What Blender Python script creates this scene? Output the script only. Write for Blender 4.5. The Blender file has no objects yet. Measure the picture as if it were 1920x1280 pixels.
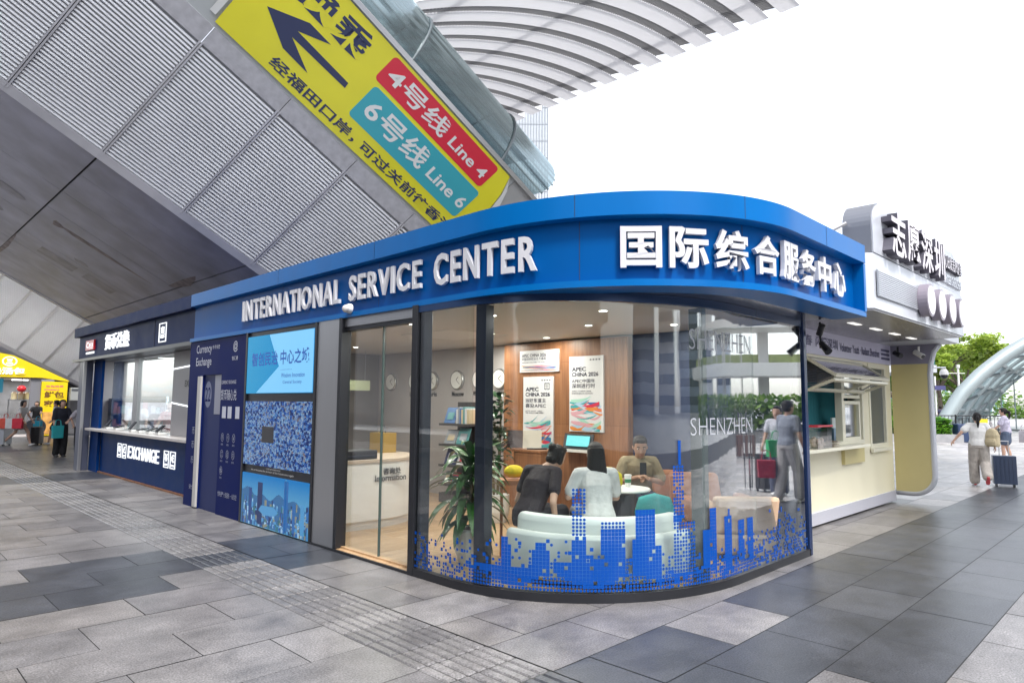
import bpy, bmesh, math, random
from mathutils import Vector, Matrix, noise
R = math.radians
V = Vector
S = bpy.context.scene
COL = S.collection

# ---------------------------------------------------------------- camera
cam_data = bpy.data.cameras.new('camera')
cam = bpy.data.objects.new('camera', cam_data)
COL.objects.link(cam)
S.camera = cam
cam_data.sensor_fit = 'HORIZONTAL'
cam_data.sensor_width = 36.0
cam_data.lens = 36.0 * 1255.0 / 1920.0
cam_data.clip_start = 0.05
cam_data.clip_end = 3000.0
_f0 = V((1, 1, 0)).normalized(); _r0 = V((1, -1, 0)).normalized(); _u0 = V((0, 0, 1))
_p, _q = R(5.25), R(0.42)
_fw = _f0 * math.cos(_p) + _u0 * math.sin(_p)
_up = _u0 * math.cos(_p) - _f0 * math.sin(_p)
_rt = _r0 * math.cos(_q) + _up * math.sin(_q)
_up = _up * math.cos(_q) - _r0 * math.sin(_q)
cam.matrix_world = Matrix(((_rt.x, _up.x, -_fw.x, 0), (_rt.y, _up.y, -_fw.y, 0), (_rt.z, _up.z, -_fw.z, 1.65), (0, 0, 0, 1)))

# ---------------------------------------------------------------- world, sun, exposure
SUN_EL, SUN_AZ = R(58), R(200)      # azimuth of the sun measured from +Y towards +X in the sky texture
world = bpy.data.worlds.new('World')
S.world = world
world.use_nodes = True
_nt = world.node_tree
_bg = _nt.nodes['Background']
_sky = _nt.nodes.new('ShaderNodeTexSky')
_sky.sky_type = 'NISHITA'
_sky.sun_disc = False
_sky.sun_elevation = SUN_EL
_sky.sun_rotation = SUN_AZ
_sky.air_density = 1.0
_sky.dust_density = 1.5
_sky.ozone_density = 1.0
_hs = _nt.nodes.new('ShaderNodeHueSaturation')
_hs.inputs['Saturation'].default_value = 0.3
_nt.links.new(_sky.outputs[0], _hs.inputs['Color'])
_nt.links.new(_hs.outputs[0], _bg.inputs[0])
_bg.inputs[1].default_value = 0.15
_sl = bpy.data.lights.new('sun', 'SUN')
_sl.energy = 1.5
_sl.angle = R(12)
_sl.color = (1.0, 0.965, 0.92)
sun = bpy.data.objects.new('sun', _sl)
COL.objects.link(sun)
_sd = V((math.sin(SUN_AZ) * math.cos(SUN_EL), math.cos(SUN_AZ) * math.cos(SUN_EL), math.sin(SUN_EL)))
sun.rotation_euler = _sd.to_track_quat('Z', 'Y').to_euler()
S.view_settings.view_transform = 'Standard'
S.view_settings.look = 'None'
S.view_settings.exposure = 1.58
S.view_settings.gamma = 1.0
S.render.engine = 'CYCLES'
S.cycles.max_bounces = 8
S.cycles.diffuse_bounces = 3
S.cycles.glossy_bounces = 4
S.cycles.transmission_bounces = 4
S.cycles.transparent_max_bounces = 24
S.cycles.caustics_reflective = False
S.cycles.caustics_refractive = False
S.cycles.sample_clamp_indirect = 6.0

# ---------------------------------------------------------------- materials
def _new(name):
    m = bpy.data.materials.new(name)
    m.use_nodes = True
    return m, m.node_tree, m.node_tree.nodes['Principled BSDF']

def mat(name, col, rough=0.5, metal=0.0, var=0.0, vscale=3.0, bump=0.0, bscale=60.0, spec=0.5, coat=0.0, stretch=None, aniso=None):
    """plain procedural material: base colour with noise variation and a fine bump"""
    m, nt, b = _new(name)
    b.inputs['Base Color'].default_value = (*col, 1)
    b.inputs['Roughness'].default_value = rough
    b.inputs['Metallic'].default_value = metal
    b.inputs['Specular IOR Level'].default_value = spec
    b.inputs['Coat Weight'].default_value = coat
    tc = nt.nodes.new('ShaderNodeTexCoord')
    src = tc.outputs['Object']
    if stretch:
        mp = nt.nodes.new('ShaderNodeMapping'); mp.inputs['Scale'].default_value = stretch
        nt.links.new(src, mp.inputs[0]); src = mp.outputs[0]
    if var > 0:
        n = nt.nodes.new('ShaderNodeTexNoise')
        n.inputs['Scale'].default_value = vscale; n.inputs['Detail'].default_value = 6
        nt.links.new(src, n.inputs['Vector'])
        mr = nt.nodes.new('ShaderNodeMapRange')
        mr.inputs['From Min'].default_value = 0.25; mr.inputs['From Max'].default_value = 0.75
        mr.inputs['To Min'].default_value = 1 - var; mr.inputs['To Max'].default_value = 1 + var
        nt.links.new(n.outputs['Fac'], mr.inputs[0])
        mx = nt.nodes.new('ShaderNodeVectorMath'); mx.operation = 'SCALE'
        mx.inputs[0].default_value = col
        nt.links.new(mr.outputs[0], mx.inputs['Scale'])
        nt.links.new(mx.outputs[0], b.inputs['Base Color'])
        m2 = nt.nodes.new('ShaderNodeMapRange')
        m2.inputs['To Min'].default_value = max(0.03, rough * 0.8); m2.inputs['To Max'].default_value = min(1, rough * 1.2)
        nt.links.new(n.outputs['Fac'], m2.inputs[0]); nt.links.new(m2.outputs[0], b.inputs['Roughness'])
    if bump > 0:
        n2 = nt.nodes.new('ShaderNodeTexNoise'); n2.inputs['Scale'].default_value = bscale; n2.inputs['Detail'].default_value = 4
        nt.links.new(src, n2.inputs['Vector'])
        bp = nt.nodes.new('ShaderNodeBump'); bp.inputs['Strength'].default_value = bump; bp.inputs['Distance'].default_value = 0.01 if bscale > 12 else 0.03
        nt.links.new(n2.outputs['Fac'], bp.inputs['Height']); nt.links.new(bp.outputs[0], b.inputs['Normal'])
    return m

def emis(name, col, strength):
    m, nt, b = _new(name)
    b.inputs['Base Color'].default_value = (*[c * 0.5 for c in col], 1)
    b.inputs['Emission Color'].default_value = (*col, 1)
    b.inputs['Emission Strength'].default_value = strength
    b.inputs['Roughness'].default_value = 0.3
    return m

def glass(name, tint=(0.93, 0.97, 0.96), base=0.05, rough=0.0, power=4.0, gloss=(1, 1, 1), wavy=0.0):
    """clear architectural glass: see-through plus a mirror image that grows towards grazing angles"""
    m = bpy.data.materials.new(name); m.use_nodes = True
    nt = m.node_tree; nt.nodes.clear()
    out = nt.nodes.new('ShaderNodeOutputMaterial')
    tr = nt.nodes.new('ShaderNodeBsdfTransparent'); tr.inputs[0].default_value = (*tint, 1)
    gl = nt.nodes.new('ShaderNodeBsdfGlossy'); gl.inputs['Roughness'].default_value = rough; gl.inputs[0].default_value = (*gloss, 1)
    lw = nt.nodes.new('ShaderNodeLayerWeight'); lw.inputs[0].default_value = 0.5
    pw = nt.nodes.new('ShaderNodeMath'); pw.operation = 'POWER'; pw.inputs[1].default_value = power
    nt.links.new(lw.outputs['Facing'], pw.inputs[0])
    ma = nt.nodes.new('ShaderNodeMath'); ma.operation = 'MULTIPLY_ADD'; ma.inputs[1].default_value = 1 - base; ma.inputs[2].default_value = base
    nt.links.new(pw.outputs[0], ma.inputs[0])
    mx = nt.nodes.new('ShaderNodeMixShader')
    nt.links.new(ma.outputs[0], mx.inputs[0]); nt.links.new(tr.outputs[0], mx.inputs[1]); nt.links.new(gl.outputs[0], mx.inputs[2])
    nt.links.new(mx.outputs[0], out.inputs[0])
    if wavy > 0:
        tc = nt.nodes.new('ShaderNodeTexCoord')
        mp = nt.nodes.new('ShaderNodeMapping'); mp.inputs['Scale'].default_value = (1, 1, 0.04)
        n = nt.nodes.new('ShaderNodeTexNoise'); n.inputs['Scale'].default_value = 4.5
        bp = nt.nodes.new('ShaderNodeBump'); bp.inputs['Strength'].default_value = wavy; bp.inputs['Distance'].default_value = 0.02
        nt.links.new(tc.outputs['Object'], mp.inputs[0]); nt.links.new(mp.outputs[0], n.inputs['Vector'])
        nt.links.new(n.outputs['Fac'], bp.inputs['Height']); nt.links.new(bp.outputs[0], gl.inputs['Normal'])
    return m

# ---------------------------------------------------------------- mesh builder
class MB:
    def __init__(s):
        s.v = []; s.f = []; s.m = []
    def add(s, verts, faces, mi=0):
        o = len(s.v)
        s.v += [V(p) for p in verts]
        s.f += [tuple(i + o for i in f) for f in faces]
        s.m += [mi] * len(faces)
        return s
    def box(s, a, b, mi=0):
        x0, y0, z0 = [min(p, q) for p, q in zip(a, b)]; x1, y1, z1 = [max(p, q) for p, q in zip(a, b)]
        return s.add([(x0, y0, z0), (x1, y0, z0), (x1, y1, z0), (x0, y1, z0), (x0, y0, z1), (x1, y0, z1), (x1, y1, z1), (x0, y1, z1)],
                     [(0, 3, 2, 1), (4, 5, 6, 7), (0, 1, 5, 4), (1, 2, 6, 5), (2, 3, 7, 6), (3, 0, 4, 7)], mi)
    def obox(s, o, ax, ay, az, mi=0):
        """box from corner o along three edge vectors"""
        o, ax, ay, az = V(o), V(ax), V(ay), V(az)
        f = [(0, 3, 2, 1), (4, 5, 6, 7), (0, 1, 5, 4), (1, 2, 6, 5), (2, 3, 7, 6), (3, 0, 4, 7)]
        if ax.cross(ay).dot(az) < 0: f = [tuple(reversed(q)) for q in f]
        return s.add([o, o + ax, o + ax + ay, o + ay, o + az, o + ax + az, o + ax + ay + az, o + ay + az], f, mi)
    def quad(s, a, b, c, d, mi=0):
        return s.add([a, b, c, d], [(0, 1, 2, 3)], mi)
    def prism(s, poly, vec, mi=0):
        """extrude a planar 3D polygon by a vector, capped"""
        n = len(poly); vec = V(vec); P = [V(p) for p in poly]
        nrm = sum(((P[i]).cross(P[(i + 1) % n]) for i in range(n)), V((0, 0, 0)))
        if nrm.dot(vec) < 0: P.reverse()
        f = [tuple(reversed(range(n))), tuple(range(n, 2 * n))] + [(i, (i + 1) % n, n + (i + 1) % n, n + i) for i in range(n)]
        return s.add(P + [p + vec for p in P], f, mi)
    def tube(s, pts, rad, n=8, mi=0, cap=True, squash=None):
        pts = [V(p) for p in pts]; k = len(pts)
        rr = rad if isinstance(rad, (list, tuple)) else [rad] * k
        vs = []; up = None
        for i, p in enumerate(pts):
            t = (pts[min(i + 1, k - 1)] - pts[max(i - 1, 0)]).normalized()
            if up is None:
                up = V((0, 0, 1)) if abs(t.z) < 0.9 else V((1, 0, 0))
            a = t.cross(up)
            if a.length < 1e-4: a = t.cross(V((0.3, 1, 0.2)))
            a.normalize(); b = a.cross(t).normalized(); up = b
            for j in range(n):
                an = 2 * math.pi * j / n
                vs.append(p + (a * math.cos(an) + b * math.sin(an) * (squash or 1)) * rr[i])
        fs = [(i * n + j, i * n + (j + 1) % n, (i + 1) * n + (j + 1) % n, (i + 1) * n + j) for i in range(k - 1) for j in range(n)]
        fs = [tuple(reversed(f)) for f in fs]
        if cap: fs += [tuple(range(n)), tuple(reversed(range((k - 1) * n, k * n)))]
        return s.add(vs, fs, mi)
    def lathe(s, c, prof, n=24, mi=0, axis='z'):
        """profile of (radius, height) turned about a vertical axis through c"""
        c = V(c); k = len(prof); vs = []
        for r, h in prof:
            for j in range(n):
                a = 2 * math.pi * j / n
                q = (r * math.cos(a), r * math.sin(a), h)
                if axis == 'x': q = (h, q[0], q[1])
                if axis == 'y': q = (q[1], h, q[0])
                vs.append(c + V(q))
        fs = [(i * n + j, i * n + (j + 1) % n, (i + 1) * n + (j + 1) % n, (i + 1) * n + j) for i in range(k - 1) for j in range(n)]
        fs += [tuple(reversed(range(n))), tuple(range((k - 1) * n, k * n))]
        return s.add(vs, fs, mi)
    def ball(s, c, r, n=12, mi=0):
        r = V(r) if not isinstance(r, (int, float)) else V((r, r, r)); c = V(c)
        k = n // 2 + 1; vs = []; 
        for i in range(1, k - 1):
            th = math.pi * i / (k - 1)
            for j in range(n):
                a = 2 * math.pi * j / n
                vs.append(c + V((r.x * math.sin(th) * math.cos(a), r.y * math.sin(th) * math.sin(a), r.z * math.cos(th))))
        top = len(vs); vs += [c + V((0, 0, r.z)), c - V((0, 0, r.z))]
        fs = [(i * n + j, (i + 1) * n + j, (i + 1) * n + (j + 1) % n, i * n + (j + 1) % n) for i in range(k - 3) for j in range(n)]
        fs += [(top, j, (j + 1) % n) for j in range(n)]
        b = (k - 3) * n
        fs += [(top + 1, b + (j + 1) % n, b + j) for j in range(n)]
        return s.add(vs, fs, mi)
    def sweep(s, path, prof, closed=False, mi=0, caps=True):
        """sweep a profile of (offset to the left of travel, z) along a plan path of (x, y) with mitred corners"""
        n = len(path); vs = []; P = [V((p[0], p[1])) for p in path]; k = len(prof)
        for i in range(n):
            a = (P[i] - P[i - 1]).normalized() if i > 0 else None
            b = (P[i + 1] - P[i]).normalized() if i < n - 1 else None
            na = V((-a.y, a.x)) if a else None; nb = V((-b.y, b.x)) if b else None
            if na is None: m = nb
            elif nb is None: m = na
            else:
                m = (na + nb).normalized(); m = m / max(0.3, m.dot(na))
            for o, z in prof:
                q = P[i] + m * o
                vs.append(V((q.x, q.y, z)))
        fs = [(i * k + j, i * k + (j + 1) % k, (i + 1) * k + (j + 1) % k, (i + 1) * k + j) for i in range(n - 1) for j in range(k)]
        if caps: fs += [tuple(reversed(range(k))), tuple(range((n - 1) * k, n * k))]
        return s.add(vs, fs, mi)
    def build(s, name, mats, parent=None, smooth=False, bevel=0.0, fix=True, loc=None):
        me = bpy.data.meshes.new(name)
        off = V((0, 0, 0))
        if parent is not None and parent.get('_w') is not None: off = V(parent['_w'])
        if loc is not None: off = V(loc)
        me.from_pydata([tuple(p - off) for p in s.v], [], s.f)
        mats = mats if isinstance(mats, (list, tuple)) else [mats]
        for m in mats: me.materials.append(m)
        if len(mats) > 1:
            for p, i in zip(me.polygons, s.m): p.material_index = i
        if fix:
            bm = bmesh.new(); bm.from_mesh(me)
            bmesh.ops.recalc_face_normals(bm, faces=bm.faces)
            bm.to_mesh(me); bm.free()
        if smooth: me.polygons.foreach_set('use_smooth', [True] * len(me.polygons))
        me.update()
        o = bpy.data.objects.new(name, me); COL.objects.link(o)
        if parent is not None:
            o.parent = parent
            if parent.get('_w') is not None: o['_w'] = parent['_w']
        if loc is not None:
            o.location = loc; o['_w'] = tuple(loc)
        if bevel > 0:
            md = o.modifiers.new('bevel', 'BEVEL'); md.width = bevel; md.segments = 2; md.limit_method = 'ANGLE'; md.angle_limit = R(40)
            md.harden_normals = False
        return o

def shade_auto(o, ang=35):
    me = o.data
    me.polygons.foreach_set('use_smooth', [True] * len(me.polygons))
    me.set_sharp_from_angle(angle=R(ang))
    return o

def thing(name, label, cat, loc=(0, 0, 0), rotz=0.0, group=None, world=True):
    """an Empty at the base of a thing; its parts are built in world coordinates unless world is False"""
    o = bpy.data.objects.new(name, None); COL.objects.link(o)
    o.empty_display_size = 0.2
    o.location = loc; o.rotation_euler = (0, 0, rotz)
    if world: o['_w'] = tuple(loc)
    tag(o, label, cat, group)
    return o
def tag(o, label=None, cat=None, group=None, kind=None):
    if label: o['label'] = label
    if cat: o['category'] = cat
    if group: o['group'] = group
    if kind: o['kind'] = kind
    return o
def struct(o): 
    o['kind'] = 'structure'; return o
def dup(root, loc=None, rotz=None, label=None, scale=None):
    r = root.copy(); COL.objects.link(r)
    if loc is not None: r.location = loc
    if rotz is not None: r.rotation_euler = (0, 0, rotz)
    if scale is not None: r.scale = (scale, scale, scale)
    if label: r['label'] = label
    for ch in root.children:
        c = ch.copy(); COL.objects.link(c); c.parent = r
        for g in ch.children:
            d = g.copy(); COL.objects.link(d); d.parent = c
    return r

# ---------------------------------------------------------------- lettering
_txt = {}
def text_mesh(body, bold=0.0, depth=0.0):
    k = (body, bold, depth)
    if k not in _txt:
        c = bpy.data.curves.new('lettering', 'FONT'); c.body = body
        c.offset = bold; c.extrude = depth; c.resolution_u = 3
        o = bpy.data.objects.new('lettering', c)
        COL.objects.link(o)
        bpy.context.view_layer.update()
        me = bpy.data.meshes.new_from_object(o.evaluated_get(bpy.context.evaluated_depsgraph_get()))
        vs = [v.co.copy() for v in me.vertices]; fs = [tuple(p.vertices) for p in me.polygons]
        bpy.data.objects.remove(o); bpy.data.curves.remove(c); bpy.data.meshes.remove(me)
        _txt[k] = (vs, fs)
    return _txt[k]
def text(mb, body, bl, right, up, size=None, width=None, bold=0.0, depth=0.0, mi=0, align='l', fit=None, side=None):
    """lettering on the plane through bl; right and up are unit vectors. size = em height, or fit=(w,h) to stretch the drawn glyphs to a box"""
    vs, fs = text_mesh(body, bold, 0.5 if depth else 0.0)
    if not vs: return
    x0 = min(v.x for v in vs); x1 = max(v.x for v in vs); y0 = min(v.y for v in vs); y1 = max(v.y for v in vs)
    right, up, bl = V(right), V(up), V(bl); nrm = right.cross(up)
    if fit:
        sx, sy = fit[0] / (x1 - x0), fit[1] / (y1 - y0); ox, oy = x0, y0
    else:
        sx = sy = size; ox, oy = x0, 0
        if width: sx = width / (x1 - x0)
    sh = {'l': 0, 'c': -(x1 - x0) * sx / 2, 'r': -(x1 - x0) * sx}[align]
    mb.add([bl + right * ((v.x - ox) * sx + sh) + up * ((v.y - oy) * sy) + nrm * ((v.z + 0.5) * depth if depth else 0) for v in vs], fs, mi)
    if side is not None:
        for k, f in enumerate(fs):
            zz = [vs[i].z for i in f]
            if max(zz) - min(zz) > .1: mb.m[len(mb.m) - len(fs) + k] = side

def tparts(name, m, parent, items, right, up):
    for st, bl, w, h, bold in items:
        mb = MB(); text(mb, st, bl, right, up, fit=(w, h), bold=bold); mb.build(name, m, parent)

def rot_frame(ang):
    """unit vectors of a vertical face whose outward normal points at plan angle ang: right (seen from outside), up"""
    n = V((math.cos(ang), math.sin(ang), 0))
    return V((-n.y, n.x, 0)), V((0, 0, 1)), n
# ================================================================ ground
def stone_mat(name):
    m, nt, b = _new(name)
    at = nt.nodes.new('ShaderNodeAttribute'); at.attribute_name = 'tone'
    tc = nt.nodes.new('ShaderNodeTexCoord')
    sp = nt.nodes.new('ShaderNodeTexNoise'); sp.inputs['Scale'].default_value = 85; sp.inputs['Detail'].default_value = 3
    st = nt.nodes.new('ShaderNodeTexNoise'); st.inputs['Scale'].default_value = 1.7; st.inputs['Detail'].default_value = 8; st.inputs['Roughness'].default_value = 0.65
    mp = nt.nodes.new('ShaderNodeMapping'); mp.inputs['Scale'].default_value = (1.0, 1.5, 1); mp.inputs['Rotation'].default_value = (0, 0, R(-28))
    sk = nt.nodes.new('ShaderNodeTexNoise'); sk.inputs['Scale'].default_value = 2.0; sk.inputs['Detail'].default_value = 7; sk.inputs['Distortion'].default_value = 1.6
    nt.links.new(tc.outputs['Object'], sp.inputs['Vector']); nt.links.new(tc.outputs['Object'], st.inputs['Vector'])
    nt.links.new(tc.outputs['Object'], mp.inputs[0]); nt.links.new(mp.outputs[0], sk.inputs['Vector'])
    cr = nt.nodes.new('ShaderNodeMapRange'); cr.inputs['From Min'].default_value = 0.3; cr.inputs['From Max'].default_value = 0.7
    cr.inputs['To Min'].default_value = 0.5; cr.inputs['To Max'].default_value = 1.42
    nt.links.new(sp.outputs['Fac'], cr.inputs[0])
    c2 = nt.nodes.new('ShaderNodeMapRange'); c2.inputs['From Min'].default_value = 0.3; c2.inputs['From Max'].default_value = 0.72
    c2.inputs['To Min'].default_value = 0.6; c2.inputs['To Max'].default_value = 1.2
    nt.links.new(st.outputs['Fac'], c2.inputs[0])
    c3 = nt.nodes.new('ShaderNodeMapRange'); c3.inputs['From Min'].default_value = 0.36; c3.inputs['From Max'].default_value = 0.6
    c3.inputs['To Min'].default_value = 0.84; c3.inputs['To Max'].default_value = 1.04
    nt.links.new(sk.outputs['Fac'], c3.inputs[0])
    m1 = nt.nodes.new('ShaderNodeMath'); m1.operation = 'MULTIPLY'; nt.links.new(cr.outputs[0], m1.inputs[0]); nt.links.new(c2.outputs[0], m1.inputs[1])
    m3 = nt.nodes.new('ShaderNodeMath'); m3.operation = 'MULTIPLY'; nt.links.new(m1.outputs[0], m3.inputs[0]); nt.links.new(c3.outputs[0], m3.inputs[1])
    mx = nt.nodes.new('ShaderNodeVectorMath'); mx.operation = 'SCALE'
    nt.links.new(at.outputs['Color'], mx.inputs[0]); nt.links.new(m3.outputs[0], mx.inputs['Scale'])
    vo = nt.nodes.new('ShaderNodeTexVoronoi'); vo.inputs['Scale'].default_value = 2.6; nt.links.new(tc.outputs['Object'], vo.inputs['Vector'])
    gm = nt.nodes.new('ShaderNodeMapRange'); gm.inputs['From Min'].default_value = 0.025; gm.inputs['From Max'].default_value = 0.05; gm.inputs['To Min'].default_value = 0.62; gm.inputs['To Max'].default_value = 1.0
    nt.links.new(vo.outputs['Distance'], gm.inputs[0])
    m4 = nt.nodes.new('ShaderNodeVectorMath'); m4.operation = 'SCALE'; nt.links.new(mx.outputs[0], m4.inputs[0]); nt.links.new(gm.outputs[0], m4.inputs['Scale'])
    nt.links.new(m4.outputs[0], b.inputs['Base Color'])
    rr = nt.nodes.new('ShaderNodeMapRange'); rr.inputs['To Min'].default_value = 0.24; rr.inputs['To Max'].default_value = 0.48
    nt.links.new(st.outputs['Fac'], rr.inputs[0]); nt.links.new(rr.outputs[0], b.inputs['Roughness'])
    bp = nt.nodes.new('ShaderNodeBump'); bp.inputs['Strength'].default_value = 0.25; bp.inputs['Distance'].default_value = 0.004
    nt.links.new(sp.outputs['Fac'], bp.inputs['Height']); nt.links.new(bp.outputs[0], b.inputs['Normal'])
    return m
M_STONE = stone_mat('granite')
M_JOINT = mat('joint_grime', (0.05, 0.05, 0.052), 0.8, var=0.3, vscale=9)
M_FAR = mat('far_paving', (0.42, 0.42, 0.43), 0.5, var=0.2, vscale=0.6)

g = MB(); g.quad((-400, -400, -0.022), (600, -400, -0.022), (600, 600, -0.022), (-400, 600, -0.022))
struct(g.build('ground', M_FAR, fix=False))
g = MB(); g.quad((-14, -14, -0.008), (62, -14, -0.008), (62, 62, -0.008), (-14, 62, -0.008))
struct(g.build('paving_bed', M_JOINT, fix=False))

rnd = random.Random(5)
ROW, LEN = 0.583, 0.9
LIGHT = [(0.208, 0.199, 0.200), (0.230, 0.220, 0.220), (0.188, 0.181, 0.184), (0.168, 0.161, 0.165), (0.2, 0.188, 0.184)]
DARK = [(0.062, 0.066, 0.078), (0.074, 0.078, 0.09), (0.055, 0.059, 0.07)]
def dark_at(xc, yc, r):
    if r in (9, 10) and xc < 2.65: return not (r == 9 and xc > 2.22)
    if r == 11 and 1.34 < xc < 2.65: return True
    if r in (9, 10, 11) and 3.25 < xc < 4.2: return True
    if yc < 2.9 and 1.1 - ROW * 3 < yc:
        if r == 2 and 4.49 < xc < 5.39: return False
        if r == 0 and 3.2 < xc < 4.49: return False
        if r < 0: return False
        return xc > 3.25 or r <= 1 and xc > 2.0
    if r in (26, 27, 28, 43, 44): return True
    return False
verts = []; faces = []; tones = []
def slab(x0, x1, y0, y1, tone, z=0.0):
    gp = 0.0036
    b = len(verts)
    dz = rnd.uniform(-0.0012, 0.0012)
    verts.extend([(x0 + gp, y0 + gp, z + dz), (x1 - gp, y0 + gp, z + dz), (x1 - gp, y1 - gp, z + dz), (x0 + gp, y1 - gp, z + dz)])
    faces.append((b, b + 1, b + 2, b + 3)); tones.append(tone)
for r in range(-14, 84):
    y0 = 1.11 + r * ROW; y1 = y0 + ROW
    off = 0.44 if r % 2 else 0.89
    k0, k1 = -9, 62
    for k in range(k0, k1):
        xa = off + LEN * k; xb = xa + LEN
        # in the picture's field of view only, with a margin
        xc, yc = (xa + xb) / 2, (y0 + y1) / 2
        if xc + yc < -1.5: continue
        segs = [(xa, xb)]
        if xa < 3.24 and xb > 2.65:        # the tactile strip interrupts the courses
            segs = []
            if xa < 2.62: segs.append((xa, 2.65))
            if xb > 3.27: segs.append((3.24, xb))
        for a, b_ in segs:
            if b_ - a < 0.02: continue
            m_ = (a + b_) / 2
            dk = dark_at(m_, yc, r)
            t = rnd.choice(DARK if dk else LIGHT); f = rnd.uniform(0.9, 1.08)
            if not dk and m_ - yc > 9.5: f *= 2.2  # slabs on the open right painted lighter to stand in for sky brightness
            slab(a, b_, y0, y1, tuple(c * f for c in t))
me = bpy.data.meshes.new('pavement'); me.from_pydata(verts, [], faces)
at = me.attributes.new('tone', 'FLOAT_COLOR', 'FACE')
at.data.foreach_set('color', [c for t in tones for c in (*t, 1)])
me.materials.append(M_STONE)
o = bpy.data.objects.new('pavement', me); COL.objects.link(o); struct(o)

# raised guiding strip for the blind: slabs with long bars
verts = []; faces = []; tones = []
def bar(x0, x1, y0, y1, z0, z1, tone):
    b = len(verts); i = 0.008
    verts.extend([(x0, y0, z0), (x1, y0, z0), (x1, y1, z0), (x0, y1, z0), (x0 + i, y0 + i, z1), (x1 - i, y0 + i, z1), (x1 - i, y1 - i, z1), (x0 + i, y1 - i, z1)])
    for f in ((4, 5, 6, 7), (0, 1, 5, 4), (1, 2, 6, 5), (2, 3, 7, 6), (3, 0, 4, 7)):
        faces.append(tuple(b + q for q in f)); tones.append(tone)
y = -1.2
n = 0
while y < 42:
    L = 0.2915
    rr = int(math.floor((y + 0.05 - 1.11) / ROW))
    dk = rr in (10,) or rr < 3 or rr in (26, 27)
    t = DARK[n % 3] if dk else LIGHT[(n * 7) % 4]
    f = rnd.uniform(0.86, 1.02); t = tuple(c * f for c in t)
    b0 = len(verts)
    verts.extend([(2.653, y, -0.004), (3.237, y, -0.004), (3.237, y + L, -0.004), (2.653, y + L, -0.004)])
    faces.append((b0, b0 + 1, b0 + 2, b0 + 3)); tones.append(tuple(c * 0.11 for c in t))  # groove shadow and dirt painted dark into the base between the bars
    for k in range(7):
        x0 = 2.658 + k * 0.0832
        bar(x0, x0 + 0.069, y + 0.008, y + L - 0.01, -0.004, 0.0055, t)
    y += L; n += 1
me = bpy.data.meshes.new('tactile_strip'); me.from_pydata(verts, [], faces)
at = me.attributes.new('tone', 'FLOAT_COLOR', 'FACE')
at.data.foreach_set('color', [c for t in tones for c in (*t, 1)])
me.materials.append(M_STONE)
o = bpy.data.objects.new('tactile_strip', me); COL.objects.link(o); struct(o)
# ================================================================ inclined station hulls, glass vault, banner, ribbed canopy
SL = R(28.8)
HD = V((math.cos(SL), 0, -math.sin(SL)))       # down the slope
HN = V((math.sin(SL), 0, math.cos(SL)))        # square to the slope, upward
HT = V((0, 1, 0))                              # across
M_SOFFIT = mat('grey_soffit_panel', (0.50, 0.50, 0.58), 0.5, 0.0, var=0.3, vscale=0.9, bump=0.08, bscale=5)
M_SOFFIT2 = mat('grey_soffit_panel_patched', (0.36, 0.35, 0.40), 0.5, 0.0, var=0.35, vscale=3)
M_SEAM = mat('dark_seam', (0.03, 0.03, 0.03), 0.8)
M_LOUV = mat('louver_metal', (0.86, 0.86, 0.88), 0.5, 0.0, var=0.07, vscale=0.8)
M_LBACK = mat('louver_backing', (0.36, 0.36, 0.38), 0.7)
M_RIM = mat('pale_rim_metal', (0.62, 0.61, 0.64), 0.4, 0.3, var=0.1, vscale=2)
M_BAND = mat('fibre_cement_band', (0.5, 0.49, 0.51), 0.6, 0.0, var=0.16, vscale=7, stretch=(1, 1, 1), bump=0.15, bscale=40)
def rust_stain(name, col):
    m, nt, b = _new(name); b.inputs['Roughness'].default_value = 0.5
    return m

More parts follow.
